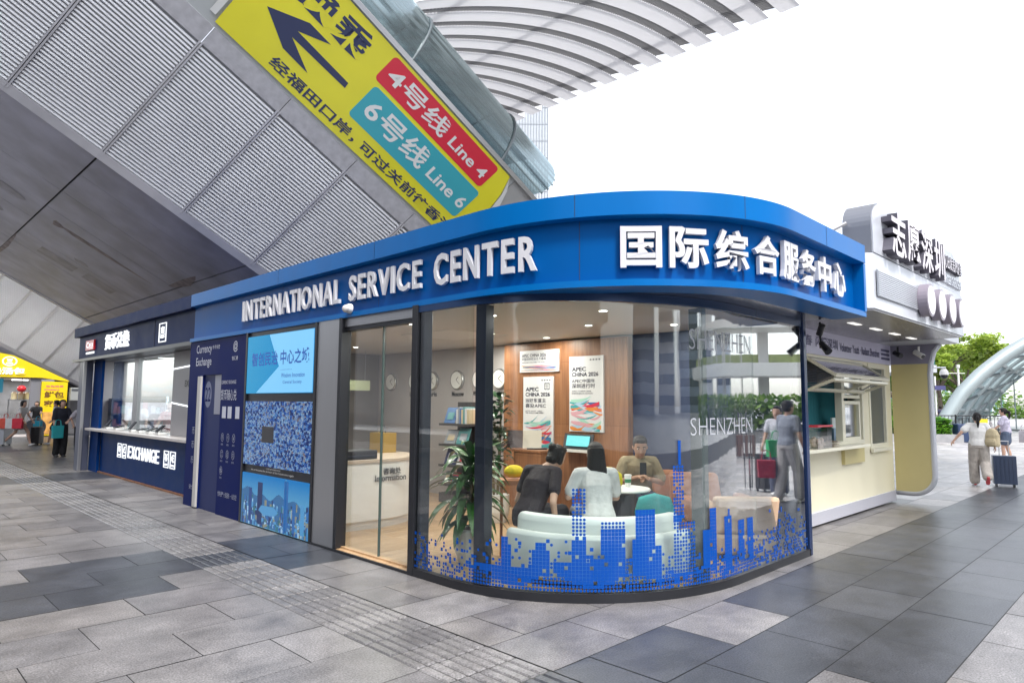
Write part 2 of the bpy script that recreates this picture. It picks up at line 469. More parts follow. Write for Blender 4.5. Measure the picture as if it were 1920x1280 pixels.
def hull(name, label, P0, sA, sB, width, bays, pitch, s_first, wl, far_side=True):
    P0 = V(P0)
    root = thing(name, label, 'station building', tuple(P0 + HD * sB))
    W1 = (-HT + HN) / math.sqrt(2); N1 = (-HT - HN) / math.sqrt(2)      # near flare: up-slope direction and outward normal
    at = lambda s, t, n: P0 + HD * s + HT * t + HN * n
    fl = lambda s, w, d=0.0: P0 + HD * s + W1 * w + N1 * d
    # soffit panels with open seams
    seams = [sA] + [q for q in [s_first + 2 * pitch * k for k in range(-8, 9)] if sA + 0.1 < q < sB - 0.1] + [sB]
    nt_ = 9; b = MB(); r_ = random.Random(3)
    for i in range(len(seams) - 1):
        for j in range(nt_):
            t0, t1 = width * j / nt_, width * (j + 1) / nt_
            s0, s1 = seams[i] + 0.02, seams[i + 1] - 0.02
            b.obox(at(s0, t0 + 0.006, r_.uniform(0, 0.006)), HD * (s1 - s0), HT * (t1 - t0 - 0.012), HN * 0.05, 0)
    b.build('soffit', [M_SOFFIT], root)
    if far_side:
        b = MB()
        for s0, ln, t0, wd in ((-3.2, 1.15, 9.3, .85), (-1.75, 1.0, 9.2, .85), (-2.4, .5, 8.3, .4), (-5.6, 1.3, 5.6, .7), (-4.9, .35, 7.8, .5), (-1.2, .6, 11.5, .5)):
            k_ = int(11); pts = []
            for q in range(k_):
                a_ = 2 * math.pi * q / k_; pts.append(at(s0 + ln / 2 + ln * .5 * math.cos(a_) * r_.uniform(.75, 1.05), t0 + wd / 2 + wd * .5 * math.sin(a_) * r_.uniform(.7, 1.1), -.002))
            if wd > .8: pts = [at(s0, t0, -.002), at(s0 + ln, t0, -.002), at(s0 + ln, t0 + wd, -.002), at(s0, t0 + wd, -.002)]
            b = MB(); b.prism(pts, HN * -.0015); b.build('soffit_patch', M_SOFFIT2, root)
        RUST = mat('rust_stain', (.34, .29, .29), .7, var=.5, vscale=5)
        for s0, ln, t0, wd in ((-3.4, 2.9, 6.1, .3), (-3.55, .35, 6.0, .5), (-.35, .3, 3.2, 2.2), (-3.95, .14, 9.5, 5.0)):
            pts = [at(s0, t0 + wd * .4, -.001), at(s0 + ln * .12, t0, -.001), at(s0 + ln * .5, t0 + wd * .12, -.001), at(s0 + ln, t0 + wd * .45, -.001), at(s0 + ln * .6, t0 + wd * .9, -.001), at(s0 + ln * .15, t0 + wd, -.001)]
            b = MB(); b.prism(pts, HN * -.0012); b.build('rust_stain', RUST, root)
    b = MB(); b.obox(at(sA, 0, 0.06), HD * (sB - sA), HT * width, HN * 0.2); b.build('soffit_frame', M_SEAM, root)
    # rims along both lower edges
    b = MB(); b.obox(fl(sA, -0.10, 0.04), HD * (sB - sA), W1 * 0.2, -N1 * 0.16); b.build('edge_rim', M_RIM, root)
    b = MB(); b.obox(at(sA, width - 0.02, -0.05), HD * (sB - sA), HT * 0.22, HN * 0.2)
    b.build('edge_rim', M_RIM, root)
    # louvre bays of the near flare
    p = wl / 38.0
    first = None
    for k in bays:
        s0 = s_first + pitch * k; s1 = s0 + pitch
        if first is None:
            first_k = k
            b = MB()
            for q in range(38):
                w0 = 0.10 + (wl - 0.12) * q / 38.0; pp = (wl - 0.12) / 38.0 * 0.74
                c = [fl(s0 + 0.05, w0, -0.03), fl(s0 + 0.05, w0 + pp * 0.15, 0.022), fl(s0 + 0.05, w0 + pp * 0.5, 0.034), fl(s0 + 0.05, w0 + pp * 0.85, 0.022), fl(s0 + 0.05, w0 + pp, -0.03)]
                b.prism(c, HD * (pitch - 0.1))
            first = b.build('louver_panel', M_LOUV, root)
            shade_auto(first, 50)
            b = MB()
            for dd in (0.0, 0.052):
                b.obox(fl(s0 - 0.045 + dd, 0.0, 0.05), HD * 0.036, W1 * (wl + 0.06), -N1 * 0.1)
            first_m = b.build('mullion', M_RIM, root)
        else:
            c = first.copy(); COL.objects.link(c); c.location = HD * pitch * (k - first_k)
            c = first_m.copy(); COL.objects.link(c); c.location = HD * pitch * (k - first_k)
    b = MB(); b.obox(fl(sA, 0.0, -0.05), HD * (sB - sA), W1 * wl, -N1 * 0.04); b.build('backing_panel', M_LBACK, root)
    # plain band above the louvres, in lengths
    b = MB()
    for k in range(min(bays) - 1, max(bays) + 1):
        s0 = s_first + pitch * k * 1.0
        b.obox(fl(s0 + 0.008, wl + 0.02, 0.03), HD * (pitch - 0.016), W1 * 0.42, -N1 * 0.12)
    b.build('upper_band', M_BAND, root)
    return root, at, fl

HP0 = (7.0, 15.93, 4.93)
hull1, at1, fl1 = hull('inclined_station_hall', 'long louvred station hall with a dark flat underside sloping down behind the blue kiosk', HP0, -11.6, 9.3, 15.9, range(-6, 5), 1.91, -0.12, 3.25)
# wall above the band that carries the banner, and top rim under the glass vault
b = MB(); b.obox(fl1(-11.6, 3.69, 0.0), HD * 14.6, (fl1(0, 6.08) - fl1(0, 3.69)), (HT + HN) / math.sqrt(2) * 0.2)
b.build('banner_wall', mat('pale_cladding', (0.5, 0.52, 0.52), 0.4, 0.1, var=0.05), hull1)
b = MB(); b.obox(fl1(-11.6, 6.09, 0.1), HD * 17.6, (fl1(0, 6.19) - fl1(0, 6.09)), (HT + HN) / math.sqrt(2) * 0.3)
b.build('top_rail', mat('steel_rail', (0.6, 0.6, 0.6), 0.3, 0.6), hull1)
# lower wall between banner end and rail
b = MB(); b.obox(fl1(3.02, 3.69, -0.02), HD * 2.8, (fl1(0, 6.08) - fl1(0, 3.69)), (HT + HN) / math.sqrt(2) * 0.15)
b.build('end_cladding', mat('pale_cladding_end', (0.45, 0.45, 0.44), 0.45, 0.1, var=0.05), hull1)

# glass vault on top: half-round, its skin ruled with lines along the slope, cut square at its lower end
M_VGL = glass('vault_glass', (0.22, 0.30, 0.31), base=0.26, power=2.0, gloss=(0.7, 0.82, 0.83), rough=0.16)
M_VLINE = mat('vault_frit_line', (0.2, 0.27, 0.28), 0.3)
M_DARKSTEEL = mat('dark_steel', (0.1, 0.12, 0.13), 0.4, 0.4)
def vault(s, a, r=1.0):
    """point on the vault: a in radians measured from the outer rim"""
    return at1(s, -2.6 - 1.8 * r * math.cos(a), 4.81 + 1.8 * r * math.sin(a))
NA = 44; A0, A1 = R(-14), R(165)
def s_end(a): return 4.12 - 0.5 * max(0, 1 - (a + R(15)) / R(38)) ** 2 - 0.6 * max(0, (a - R(60)) / R(100)) ** 2
b = MB(); bl = MB()
for i in range(NA):
    a0 = A0 + (A1 - A0) * i / NA; a1 = A0 + (A1 - A0) * (i + 1) / NA
    b.quad(vault(-11.6, a0), vault(s_end(a0), a0), vault(s_end(a1), a1), vault(-11.6, a1))
    w = (a1 - a0) * 0.42
    if i % 2 == 0 and a1 < R(80): bl.add([vault(-11.6, a0, 0.985), vault(s_end(a0) + .06, a0, 0.985), vault(s_end(a0) + .06, a0 + w, 0.985), vault(-11.6, a0 + w, 0.985),
            vault(-11.6, a0, 0.97), vault(s_end(a0) + .06, a0, 0.97), vault(s_end(a0) + .06, a0 + w, 0.97), vault(-11.6, a0 + w, 0.97)],
           [(0, 1, 2, 3), (7, 6, 5, 4), (0, 4, 5, 1), (3, 2, 6, 7), (1, 5, 6, 2), (0, 3, 7, 4)])
b.build('vault_glass', M_VGL, hull1, smooth=True, fix=False)
bl.build('vault_louver', M_VLINE, hull1)
b = MB()
for s0 in (-7.0, -3.9, -0.8, 2.35):
    b.tube([vault(s0, A0 + (A1 - A0) * k / 20, 1.012) for k in range(21)], 0.035, 6)
b.build('vault_rib', M_DARKSTEEL, hull1)
b = MB(); b.obox(at1(-11.6, -4.1, 4.45), HD * 15, HT * 3.2, HN * 0.08)
b.build('inner_beam', mat('hall_inner', (0.35, 0.38, 0.38), 0.6, var=0.1), hull1)

# ---- banner stretched over the wall
M_YEL = mat('yellow_banner_vinyl', (0.83, 0.76, 0.035), 0.32, var=0.06, vscale=0.9, coat=0.15)
M_YEL2 = mat('white_banner_end', (0.75, 0.75, 0.72), 0.4)
M_NAVYINK = mat('navy_ink', (0.035, 0.045, 0.11), 0.4)
M_WHITEINK = mat('white_ink', (0.82, 0.82, 0.8), 0.4)
M_REDINK = mat('red_ink', (0.72, 0.03, 0.06), 0.35)
M_TEALINK = mat('teal_ink', (0.055, 0.42, 0.50), 0.35)
ban = thing('direction_banner', 'yellow metro direction banner with a dark arrow on the sloping station side', 'banner', tuple(fl1(3, 3.8, 0.06)))
NB = -(HT + HN) / math.sqrt(2)
W1B = (-HT + HN) / math.sqrt(2)

fb = lambda s, w, d=0.0: fl1(s, w, 0.06 + d)
b = MB()
b.prism([fb(-4.0, 3.79), fb(3.0, 3.79), fb(3.08, 4.0), fb(3.1, 5.0), fb(2.98, 5.6), fb(2.8, 6.05), fb(-4.05, 6.05)], -NB * 0.03)
b.build('banner_sheet', M_YEL, ban)
b = MB(); b.prism([fb(3.13, 3.95, -.012), fb(3.3, 4.3, -.012), fb(3.28, 5.2, -.012), fb(3.05, 5.75, -.012), fb(2.84, 6.0, -.012), fb(3.01, 5.6, -.012), fb(3.13, 5.0, -.012)], -NB * 0.012)
b.build('banner_hem', M_YEL2, ban)
b = MB(); b.obox(fb(-4.2, 3.9, -0.0), HD * 0.13, W1B * 2.2, -NB * 0.03); b.build('end_batten', M_YEL2, ban)
# printed figures lie a few millimetres proud of the sheet
b = MB()
b.prism([fb(*p, 0.006) for p in [(-3.52, 4.75), (-2.76, 5.13), (-2.2, 5.13), (-2.825, 4.835), (-1.43, 4.82), (-1.41, 4.69), (-2.825, 4.665), (-2.15, 4.35), (-2.81, 4.365)]], -NB * 0.004)
b.build('arrow', M_NAVYINK, ban)
def rrect(mb, s0, s1, w0, w1, r, d, th, mi=0):
    pts = []
    for cx, cy, a in ((s1 - r, w1 - r, 0), (s0 + r, w1 - r, 90), (s0 + r, w0 + r, 180), (s1 - r, w0 + r, 270)):
        for k in range(7):
            an = R(a + 15 * k); pts.append(fb(cx + r * math.cos(an), cy + r * math.sin(an), d))
    mb.prism(pts, -NB * th, mi)
b = MB(); rrect(b, -1.13, 2.45, 5.31, 5.98, 0.1, 0.006, 0.004); b.build('line_plate', M_REDINK, ban)
b = MB(); rrect(b, -1.0, 2.58, 4.33, 5.22, 0.1, 0.006, 0.004); b.build('line_plate', M_TEALINK, ban)
for st, s_, w_, fw, fh, dd, bo, mm in (('换', -3.3, 5.27, .84, .62, .004, .018, M_NAVYINK), ('乘', -2.43, 5.27, .84, .62, .004, .018, M_NAVYINK), ('经福田口岸，', -2.83, 3.90, 2.33, .27, .004, .018, M_NAVYINK), ('可过关前往香港', -.33, 3.90, 3.1, .27, .004, .018, M_NAVYINK),
        ('4号线', -.97, 5.44, 1.84, .45, .011, .018, M_WHITEINK), ('Line 4', 1.06, 5.475, 1.25, .27, .011, .018, M_WHITEINK), ('6号线', -.81, 4.53, 1.85, .54, .011, .018, M_WHITEINK), ('Line 6', 1.24, 4.57, 1.27, .31, .011, .018, M_WHITEINK)):
    b = MB(); text(b, st, fb(s_, w_, dd), HD, W1B, fit=(fw, fh), bold=bo, depth=.004); b.build('lettering', mm, ban)

# ---- a second, farther hall of the same kind
hull2, _, _ = hull('inclined_station_hall', 'farther louvred station hall sloping down behind the yellow dumpling shop', (8.67, 40.0, 2.45), -13, 4.6, 12.0, range(-9, 4), 1.25, -0.67, 3.7, False)

# ---- ribbed white canopy high above the square
M_RIBW = mat('white_rib_membrane', (0.82, 0.82, 0.84), 0.45, var=0.04, vscale=1.5)
_n = M_RIBW.node_tree; _tl = _n.nodes.new('ShaderNodeBsdfTranslucent'); _tl.inputs[0].default_value = (.8, .8, .82, 1); _mx = _n.nodes.new('ShaderNodeMixShader'); _mx.inputs[0].default_value = .17
_n.links.new(_n.nodes['Principled BSDF'].outputs[0], _mx.inputs[1]); _n.links.new(_tl.outputs[0], _mx.inputs[2]); _n.links.new(_mx.outputs[0], _n.nodes['Material Output'].inputs[0])
M_SLAT = mat('grey_slat', (0.3, 0.3, 0.31), 0.5)
def zc(x): 
    u = (21.8 - x) / 11.7
    return 15.0 - 2.95 * u * u - 0.25 * u
can = thing('ribbed_canopy', 'white station canopy of curved parallel ribs with slatted gaps against the sky', 'canopy', (12, 14, 12))
XS_ = [21.85 - 12.6 * i / 30 for i in range(31)]
first = None
for k in range(26):
    y0 = 21.75 - 1.065 * k
    if first is None:
        b = MB()
        for i in range(30):
            xa, xb = XS_[i], XS_[i + 1]
            za, zb = zc(xa), zc(xb)
            b.add([(xa, y0, za), (xb, y0, zb), (xb, y0 - 0.66, zb), (xa, y0 - 0.66, za), (xa, y0, za + .24), (xb, y0, zb + .24), (xb, y0 - 0.66, zb + .24), (xa, y0 - 0.66, za + .24)],
                  [(0, 1, 2, 3), (0, 4, 5, 1), (3, 2, 6, 7)] + ([(0, 3, 7, 4)] if i == 0 else []))
            b.box((xa, y0 - 0.66, za - 0.05), (xb, y0 - 0.6, za + 0.05)) if False else None
        first = b.build('rib', M_RIBW, can)
        b = MB()
        for i in range(100):
            xa = 21.3 - i * 0.118; z = zc(xa) + 0.03
            b.obox((xa, y0 - 0.661, z), (0.04, 0, zc(xa + .04) - zc(xa)), (0.12, -0.403, 0), (-0.03, 0, 0.17))
        first_s = b.build('slat_row', M_SLAT, can)
    else:
        for q in (first, first_s):
            c = q.copy(); COL.objects.link(c); c.location = (0, -1.065 * k, 0)
for x in (20.5, 15.5, 10.8):
    b = MB(); b.box((x - .12, -5.5, zc(x) + .27), (x + .12, 21.75, zc(x) + .75)); b.build('cross_beam', M_RIBW, can)
# ================================================================ the blue service centre
def outline(pts):
    P = [V((p[0], p[1])) for p in pts]; Ls = [0.0]
    for i in range(1, len(P)): Ls.append(Ls[-1] + (P[i] - P[i - 1]).length)
    def at(s):
        s = max(0.0, min(Ls[-1] - 1e-6, s))
        i = 0
        while i < len(P) - 2 and Ls[i + 1] < s: i += 1
        t = (P[i + 1] - P[i]).normalized(); q = P[i] + t * (s - Ls[i])
        return q, t, V((t.y, -t.x))            # point, travel direction, outward normal
    return at, Ls[-1]
def ell(cx, cy, a, b, n=40): return [(cx - a * math.cos(math.pi / 2 * k / n), cy - b * math.sin(math.pi / 2 * k / n)) for k in range(1, n + 1)]
FASC = [(3.98, 11.45), (3.98, 4.5)] + ell(5.88, 4.5, 1.9, 2.15) + [(7.76, 2.35)]
PANEL = [(4.02, 11.45), (4.02, 4.5)] + ell(5.92, 4.5, 1.9, 2.07) + [(7.75, 2.43)]
GLASS = [(4.0, 5.33), (4.0, 4.77)] + ell(6.0, 4.77, 2.0, 1.75) + [(7.69, 3.02)]
pan_at, pan_len = outline(PANEL)
gl_at, gl_len = outline(GLASS)
def sub(path_at, s0, s1, step=0.08):
    n = max(1, int((s1 - s0) / step)); return [tuple(path_at(s0 + (s1 - s0) * k / n)[0]) for k in range(n + 1)]

M_BLUE = mat('blue_painted_aluminium', (0.0, 0.125, 0.40), 0.33, 0.0, var=0.09, vscale=0.9, spec=0.16, stretch=(2.5, 2.5, 0.5))
M_BLUE2 = mat('blue_panel_face', (0.0, 0.082, 0.30), 0.38, 0.0, var=0.09, vscale=0.9, spec=0.08, stretch=(2.5, 2.5, 0.5))
M_SOFF = mat('dark_glossy_soffit', (0.06, 0.075, 0.12), 0.16, 0.2)
M_BLACK = mat('black_aluminium', (0.022, 0.023, 0.028), 0.32, 0.3)
M_DKBLUE = mat('dark_frame_metal', (0.03, 0.037, 0.055), 0.28, 0.4)
M_STEEL = mat('brushed_steel', (0.42, 0.42, 0.43), 0.33, 0.85, var=0.06, vscale=5, stretch=(40, 40, 0.6))
M_LETTER = mat('white_letter_acrylic', (0.60, 0.60, 0.63), 0.35)
M_WHITE = mat('white_paint', (0.78, 0.77, 0.75), 0.5, var=0.03)
M_WALL = mat('grey_white_wall', (0.42, 0.39, 0.385), 0.6, var=0.04)
M_CEIL = mat('white_ceiling', (0.6, 0.57, 0.54), 0.5, var=0.03)
M_NAVY = mat('navy_panel_print', (0.005, 0.012, 0.09), 0.5, var=0.08, vscale=2, spec=0.06)
M_GL = glass('clear_pane', base=0.02, power=2.4)
M_GLR = glass('flat_right_pane', base=0.10, power=1.7)
M_GLC = glass('curved_pane', base=0.018, power=1.8, wavy=0.25)

def wood(name, c0, c1, scale=(1, 1, 1), rough=0.35, planks=None):
    m, nt, b = _new(name)
    tc = nt.nodes.new('ShaderNodeTexCoord'); mp = nt.nodes.new('ShaderNodeMapping'); mp.inputs['Scale'].default_value = scale
    n = nt.nodes.new('ShaderNodeTexNoise'); n.inputs['Scale'].default_value = 2.2; n.inputs['Detail'].default_value = 9; n.inputs['Distortion'].default_value = 1.2
    cr = nt.nodes.new('ShaderNodeValToRGB'); cr.color_ramp.elements[0].color = (*c0, 1); cr.color_ramp.elements[1].color = (*c1, 1)
    cr.color_ramp.elements[0].position = 0.3; cr.color_ramp.elements[1].position = 0.7
    nt.links.new(tc.outputs['Object'], mp.inputs[0]); nt.links.new(mp.outputs[0], n.inputs['Vector']); nt.links.new(n.outputs['Fac'], cr.inputs[0])
    out = cr.outputs[0]
    if planks:
        br = nt.nodes.new('ShaderNodeTexBrick'); br.inputs['Scale'].default_value = 1; br.inputs['Mortar Size'].default_value = 0.002
        br.inputs['Brick Width'].default_value = planks[0]; br.inputs['Row Height'].default_value = planks[1]
        br.inputs['Color1'].default_value = (1, 1, 1, 1); br.inputs['Color2'].default_value = (.86, .84, .8, 1); br.inputs['Mortar'].default_value = (.45, .4, .35, 1)
        m2 = nt.nodes.new('ShaderNodeMapping'); m2.inputs['Rotation'].default_value = planks[2]
        nt.links.new(tc.outputs['Object'], m2.inputs[0]); nt.links.new(m2.outputs[0], br.inputs['Vector'])
        mx = nt.nodes.new('ShaderNodeMix'); mx.data_type = 'RGBA'; mx.blend_type = 'MULTIPLY'; mx.inputs[0].default_value = 1
        nt.links.new(out, mx.inputs[6]); nt.links.new(br.outputs[0], mx.inputs[7]); out = mx.outputs[2]
    nt.links.new(out, b.inputs['Base Color']); b.inputs['Roughness'].default_value = rough
    return m
M_FLOORW = wood('pale_oak_floor', (0.42, 0.27, 0.15), (0.56, 0.38, 0.22), (1, 7, 1), 0.32, (1.3, 0.16, (0, 0, 0)))
M_CLAD = wood('walnut_cladding', (0.20, 0.082, 0.036), (0.34, 0.155, 0.07), (9, 9, 0.5), 0.42, (0.9, 0.3, (R(90), 0, R(90))))

sc = thing('service_centre', 'blue glass-cornered service centre pavilion with white letters on its blue fascia', 'pavilion', (6.0, 6.0, 0))
# cornice, fascia face, bottom lip, end stile
b = MB(); b.sweep(sub(outline(FASC)[0], 0, outline(FASC)[1]), [(0, 3.38), (0, 3.185), (0.03, 3.175), (0.4, 3.175), (0.4, 3.38)])
shade_auto(b.build('cornice', M_BLUE, sc))
b = MB(); b.sweep(sub(pan_at, 0, pan_len), [(0.035, 3.175), (0.035, 2.655), (0.3, 2.655), (0.3, 3.175)])
shade_auto(b.build('fascia', M_BLUE2, sc))
b = MB(); b.sweep(sub(outline(FASC)[0], 0, outline(FASC)[1]), [(0.01, 2.655), (0.01, 2.60), (0.36, 2.60), (0.36, 2.655)])
shade_auto(b.build('bottom_lip', M_BLUE, sc))
b = MB(); b.box((7.70, 2.352, 2.655), (7.76, 2.75, 3.175)); b.build('end_stile', M_BLUE, sc)
b = MB()
for s0 in (3.1, 5.35, 8.0, 9.45, 10.9):      # hairline joints of the metal sheets
    for (zz0, zz1, at, off) in ((3.19, 3.38, outline(FASC)[0], 0.0012), (2.66, 3.17, pan_at, -0.0338)):
        q, t, n = at(s0); b.obox((q.x + n.x * off, q.y + n.y * off, zz0), (t.x * .004, t.y * .004, 0), (n.x * .0008, n.y * .0008, 0), (0, 0, zz1 - zz0))
b.build('sheet_joint', M_SEAM, sc)
inner = [tuple(q) for q in sub(outline(FASC)[0], 0, outline(FASC)[1])]
ins = []
fa, fl_ = outline(FASC)
for k in range(101):
    q, t, n = fa(fl_ * k / 100); ins.append((q.x - n.x * 0.34, q.y - n.y * 0.34))
poly = ins + [(7.76, 11.45)]
b = MB(); b.prism([(x, y, 3.30) for x, y in poly], (0, 0, 0.05)); b.build('roof', mat('roof_membrane', (0.25, 0.26, 0.28), 0.7), sc)
b = MB(); b.prism([(x, y, 2.612) for x, y in poly], (0, 0, 0.05)); b.build('soffit', M_SOFF, sc)
# interior floor, ceiling, walls
gp = [tuple(gl_at(gl_len * k / 60)[0] + gl_at(gl_len * k / 60)[2] * -0.03) for k in range(61)]
room = [(4.06, 11.4), (4.06, 5.3)] + gp + [(7.66, 11.4)]
b = MB(); b.prism([(x, y, 0.004) for x, y in room], (0, 0, 0.045)); b.build('floor', M_FLOORW, sc)
b = MB(); b.prism([(x, y, 2.59) for x, y in room], (0, 0, 0.018)); b.build('ceiling', M_CEIL, sc)
b = MB(); b.box((7.6, 3.08, 0.05), (7.74, 11.4, 2.59)); b.build('back_wall', M_WALL, sc)
b = MB(); b.box((4.1, 11.36, 0.05), (7.6, 11.5, 2.59)); b.build('side_wall', mat('dim_wall', (0.2, 0.19, 0.19), 0.6), sc)
b = MB(); b.box((7.45, 5.25, 0.05), (7.597, 7.62, 2.56)); b.build('wood_cladding', M_CLAD, sc)
b = MB(); b.box((7.56, 3.1, 0.05), (7.597, 5.247, 2.585)); b.build('dark_panel', mat('slate_blue_wall', (0.035, 0.05, 0.11), 0.4, var=0.1), sc)
M_SLOT = mat('ceiling_slot', (0.2, 0.2, 0.2), 0.5)
b = MB(); b.box((5.5, 6.6, 2.583), (6.5, 7.7, 2.5905)); b.build('ceiling_panel', mat('raised_ceiling_panel', (0.7, 0.68, 0.66), 0.5), sc)
# frame members
b = MB(); b.sweep(sub(gl_at, 0, gl_len), [(-0.02, 0.0), (-0.02, 0.075), (0.05, 0.075), (0.05, 0.0)]); shade_auto(b.build('base_rail', M_BLACK, sc))
b = MB(); b.sweep(sub(gl_at, 0, gl_len), [(-0.008, 2.535), (-0.008, 2.61), (0.045, 2.61), (0.045, 2.535)]); shade_auto(b.build('top_rail', mat('blue_top_rail', (0.02, 0.05, 0.13), 0.25, 0.3), sc))
for s0, s1 in ((0.0, 0.81), (0.845, 3.02), (3.03, 3.93), (3.94, 5.18)):
    b = MB(); b.sweep(sub(gl_at, s0, s1, 0.05), [(0.002, 0.075), (0.002, 2.535), (0.014, 2.535), (0.014, 0.075)])
    shade_auto(b.build('glass_pane', M_GLR if s0 > 3.9 else M_GLC if s0 > 0.5 else M_GL, sc), 50)
def post(x0, y0, x1, y1, m, z0=0.0, z1=2.61, name='post'):
    b = MB(); b.box((x0, y0, z0), (x1, y1, z1)); return b.build(name, m, sc, bevel=0.004)
post(3.975, 5.30, 4.16, 5.385, M_BLACK)
post(4.02, 5.24, 4.12, 5.298, M_DKBLUE)
q, t, n = gl_at(0.90)
b = MB(); b.obox((q.x - t.x * .06 - n.x * .13, q.y - t.y * .06 - n.y * .13, .075), (t.x * .11, t.y * .11, 0), (n.x * .125, n.y * .125, 0), (0, 0, 2.46)); b.build('post', M_DKBLUE, sc, bevel=0.004)
q, t, n = gl_at(3.05)
b = MB(); b.obox((q.x - t.x * .02 - n.x * .16, q.y - t.y * .02 - n.y * .16, .075), (t.x * .09, t.y * .09, 0), (n.x * .13, n.y * .13, 0), (0, 0, 2.46)); b.build('post', mat('green_grey_post', (0.12, 0.15, 0.16), 0.2, 0.5), sc, bevel=0.004)
b = MB(); b.box((7.66, 3.0, 0), (7.745, 3.09, 2.61)); b.build('post', mat('deep_blue_post', (0.012, 0.03, 0.10), 0.2, 0.2), sc, bevel=0.006)
# glazed door with two leaves and its jamb
post(4.0, 6.80, 4.1, 7.285, M_STEEL, name='door_jamb')
post(3.99, 6.735, 4.12, 6.797, M_BLACK)
b = MB(); b.box((4.03, 5.39, 2.50), (4.1, 6.73, 2.605)); b.build('door_header', M_STEEL, sc)
b = MB(); b.box((4.04, 5.39, 2.455), (4.13, 6.73, 2.497)); b.build('door_track', M_BLACK, sc)
for y0, y1 in ((5.395, 6.035), (6.045, 6.725)):
    d = MB(); d.box((4.085, y0, 0.03), (4.097, y1, 2.455)); dd = d.build('door', M_GL, sc)
    e = MB(); ey = y1 - 0.004 if y0 < 6 else y0 - 0.004
    e.box((4.08, ey - .004, 0.03), (4.102, ey + .004, 2.5)); e.build('door_edge', mat('glass_edge_green', (0.08, 0.12, 0.11), 0.2), dd)
b = MB(); b.box((4.0, 5.39, 0.0), (4.2, 6.74, 0.03)); b.build('threshold', M_FLOORW, sc)
b = MB(); b.box((3.985, 5.39, 0.0), (3.998, 7.29, 0.026)); b.build('threshold_trim', M_BLACK, sc)

# letters, each one standing on the fascia
def bent(mb, vs, fs, x0, y0, sx, sy, s0, z0, th):
    out = []
    for v in vs:
        q, t, n = pan_at(s0 + (v.x - x0) * sx)
        d = -0.035 + 0.02 + (v.z + 0.5) * th
        out.append((q.x + n.x * d, q.y + n.y * d, z0 + (v.y - y0) * sy))
    mb.add(out, fs)
def word(w, s0, s1, z0, z1, bold, th=0.032, cap=None):
    vs, fs = text_mesh(w, bold, 0.5)
    X0 = min(v.x for v in vs); X1 = max(v.x for v in vs)
    cvs, _ = text_mesh(cap or w[0], bold, 0.5); Y0 = min(v.y for v in cvs); Y1 = max(v.y for v in cvs)
    sx = (s1 - s0) / (X1 - X0); sy = (z1 - z0) / (Y1 - Y0)
    for i, ch in enumerate(w):
        if ch == ' ': continue
        pv, _ = text_mesh(w[:i + 1], bold, 0.5); right = max(v.x for v in pv)
        cv, cf = text_mesh(ch, bold, 0.5); cr = max(v.x for v in cv); cl = min(v.x for v in cv)
        kx = 0.84 if ch != 'I' else 1.0; b = MB(); bent(b, cv, cf, cl, Y0, sx * kx, sy, s0 + (right - (cr - cl) * (1 + kx) / 2 - X0) * sx, z0, th)
        b.build('letter', M_LETTER, sc)
word('INTERNATIONAL', 1.96, 4.62, 2.785, 3.07, 0.016)
word('SERVICE', 4.80, 6.16, 2.785, 3.07, 0.016, cap='E')
word('CENTER', 6.34, 7.65, 2.775, 3.08, 0.022, cap='E')
for i, ch in enumerate('国际综合服务中心'):
    vs, fs = text_mesh(ch, 0.026, 0.5)
    x0 = min(v.x for v in vs); x1 = max(v.x for v in vs); y0 = min(v.y for v in vs); y1 = max(v.y for v in vs)
    b = MB(); bent(b, vs, fs, x0, y0, 0.335 / (x1 - x0), 0.345 / (y1 - y0), 8.345 + 0.396 * i, 2.755, 0.038); b.build('letter', M_LETTER, sc)
# small white camera dome under the fascia
dm = thing('dome_camera', 'small white dome camera on the blue fascia above the glass door', 'camera', (3.95, 6.55, 2.68))
b = MB(); b.lathe((3.985, 6.55, 2.69), [(0.05, -0.045), (0.055, -0.01), (0.055, 0.0)], 20, axis='x'); b.build('mount', M_WHITE, dm)
b = MB(); b.ball((3.925, 6.55, 2.685), (0.042, 0.048, 0.045), 16); b.build('dome', mat('camera_dome', (0.6, 0.58, 0.57), 0.15), dm, smooth=True)

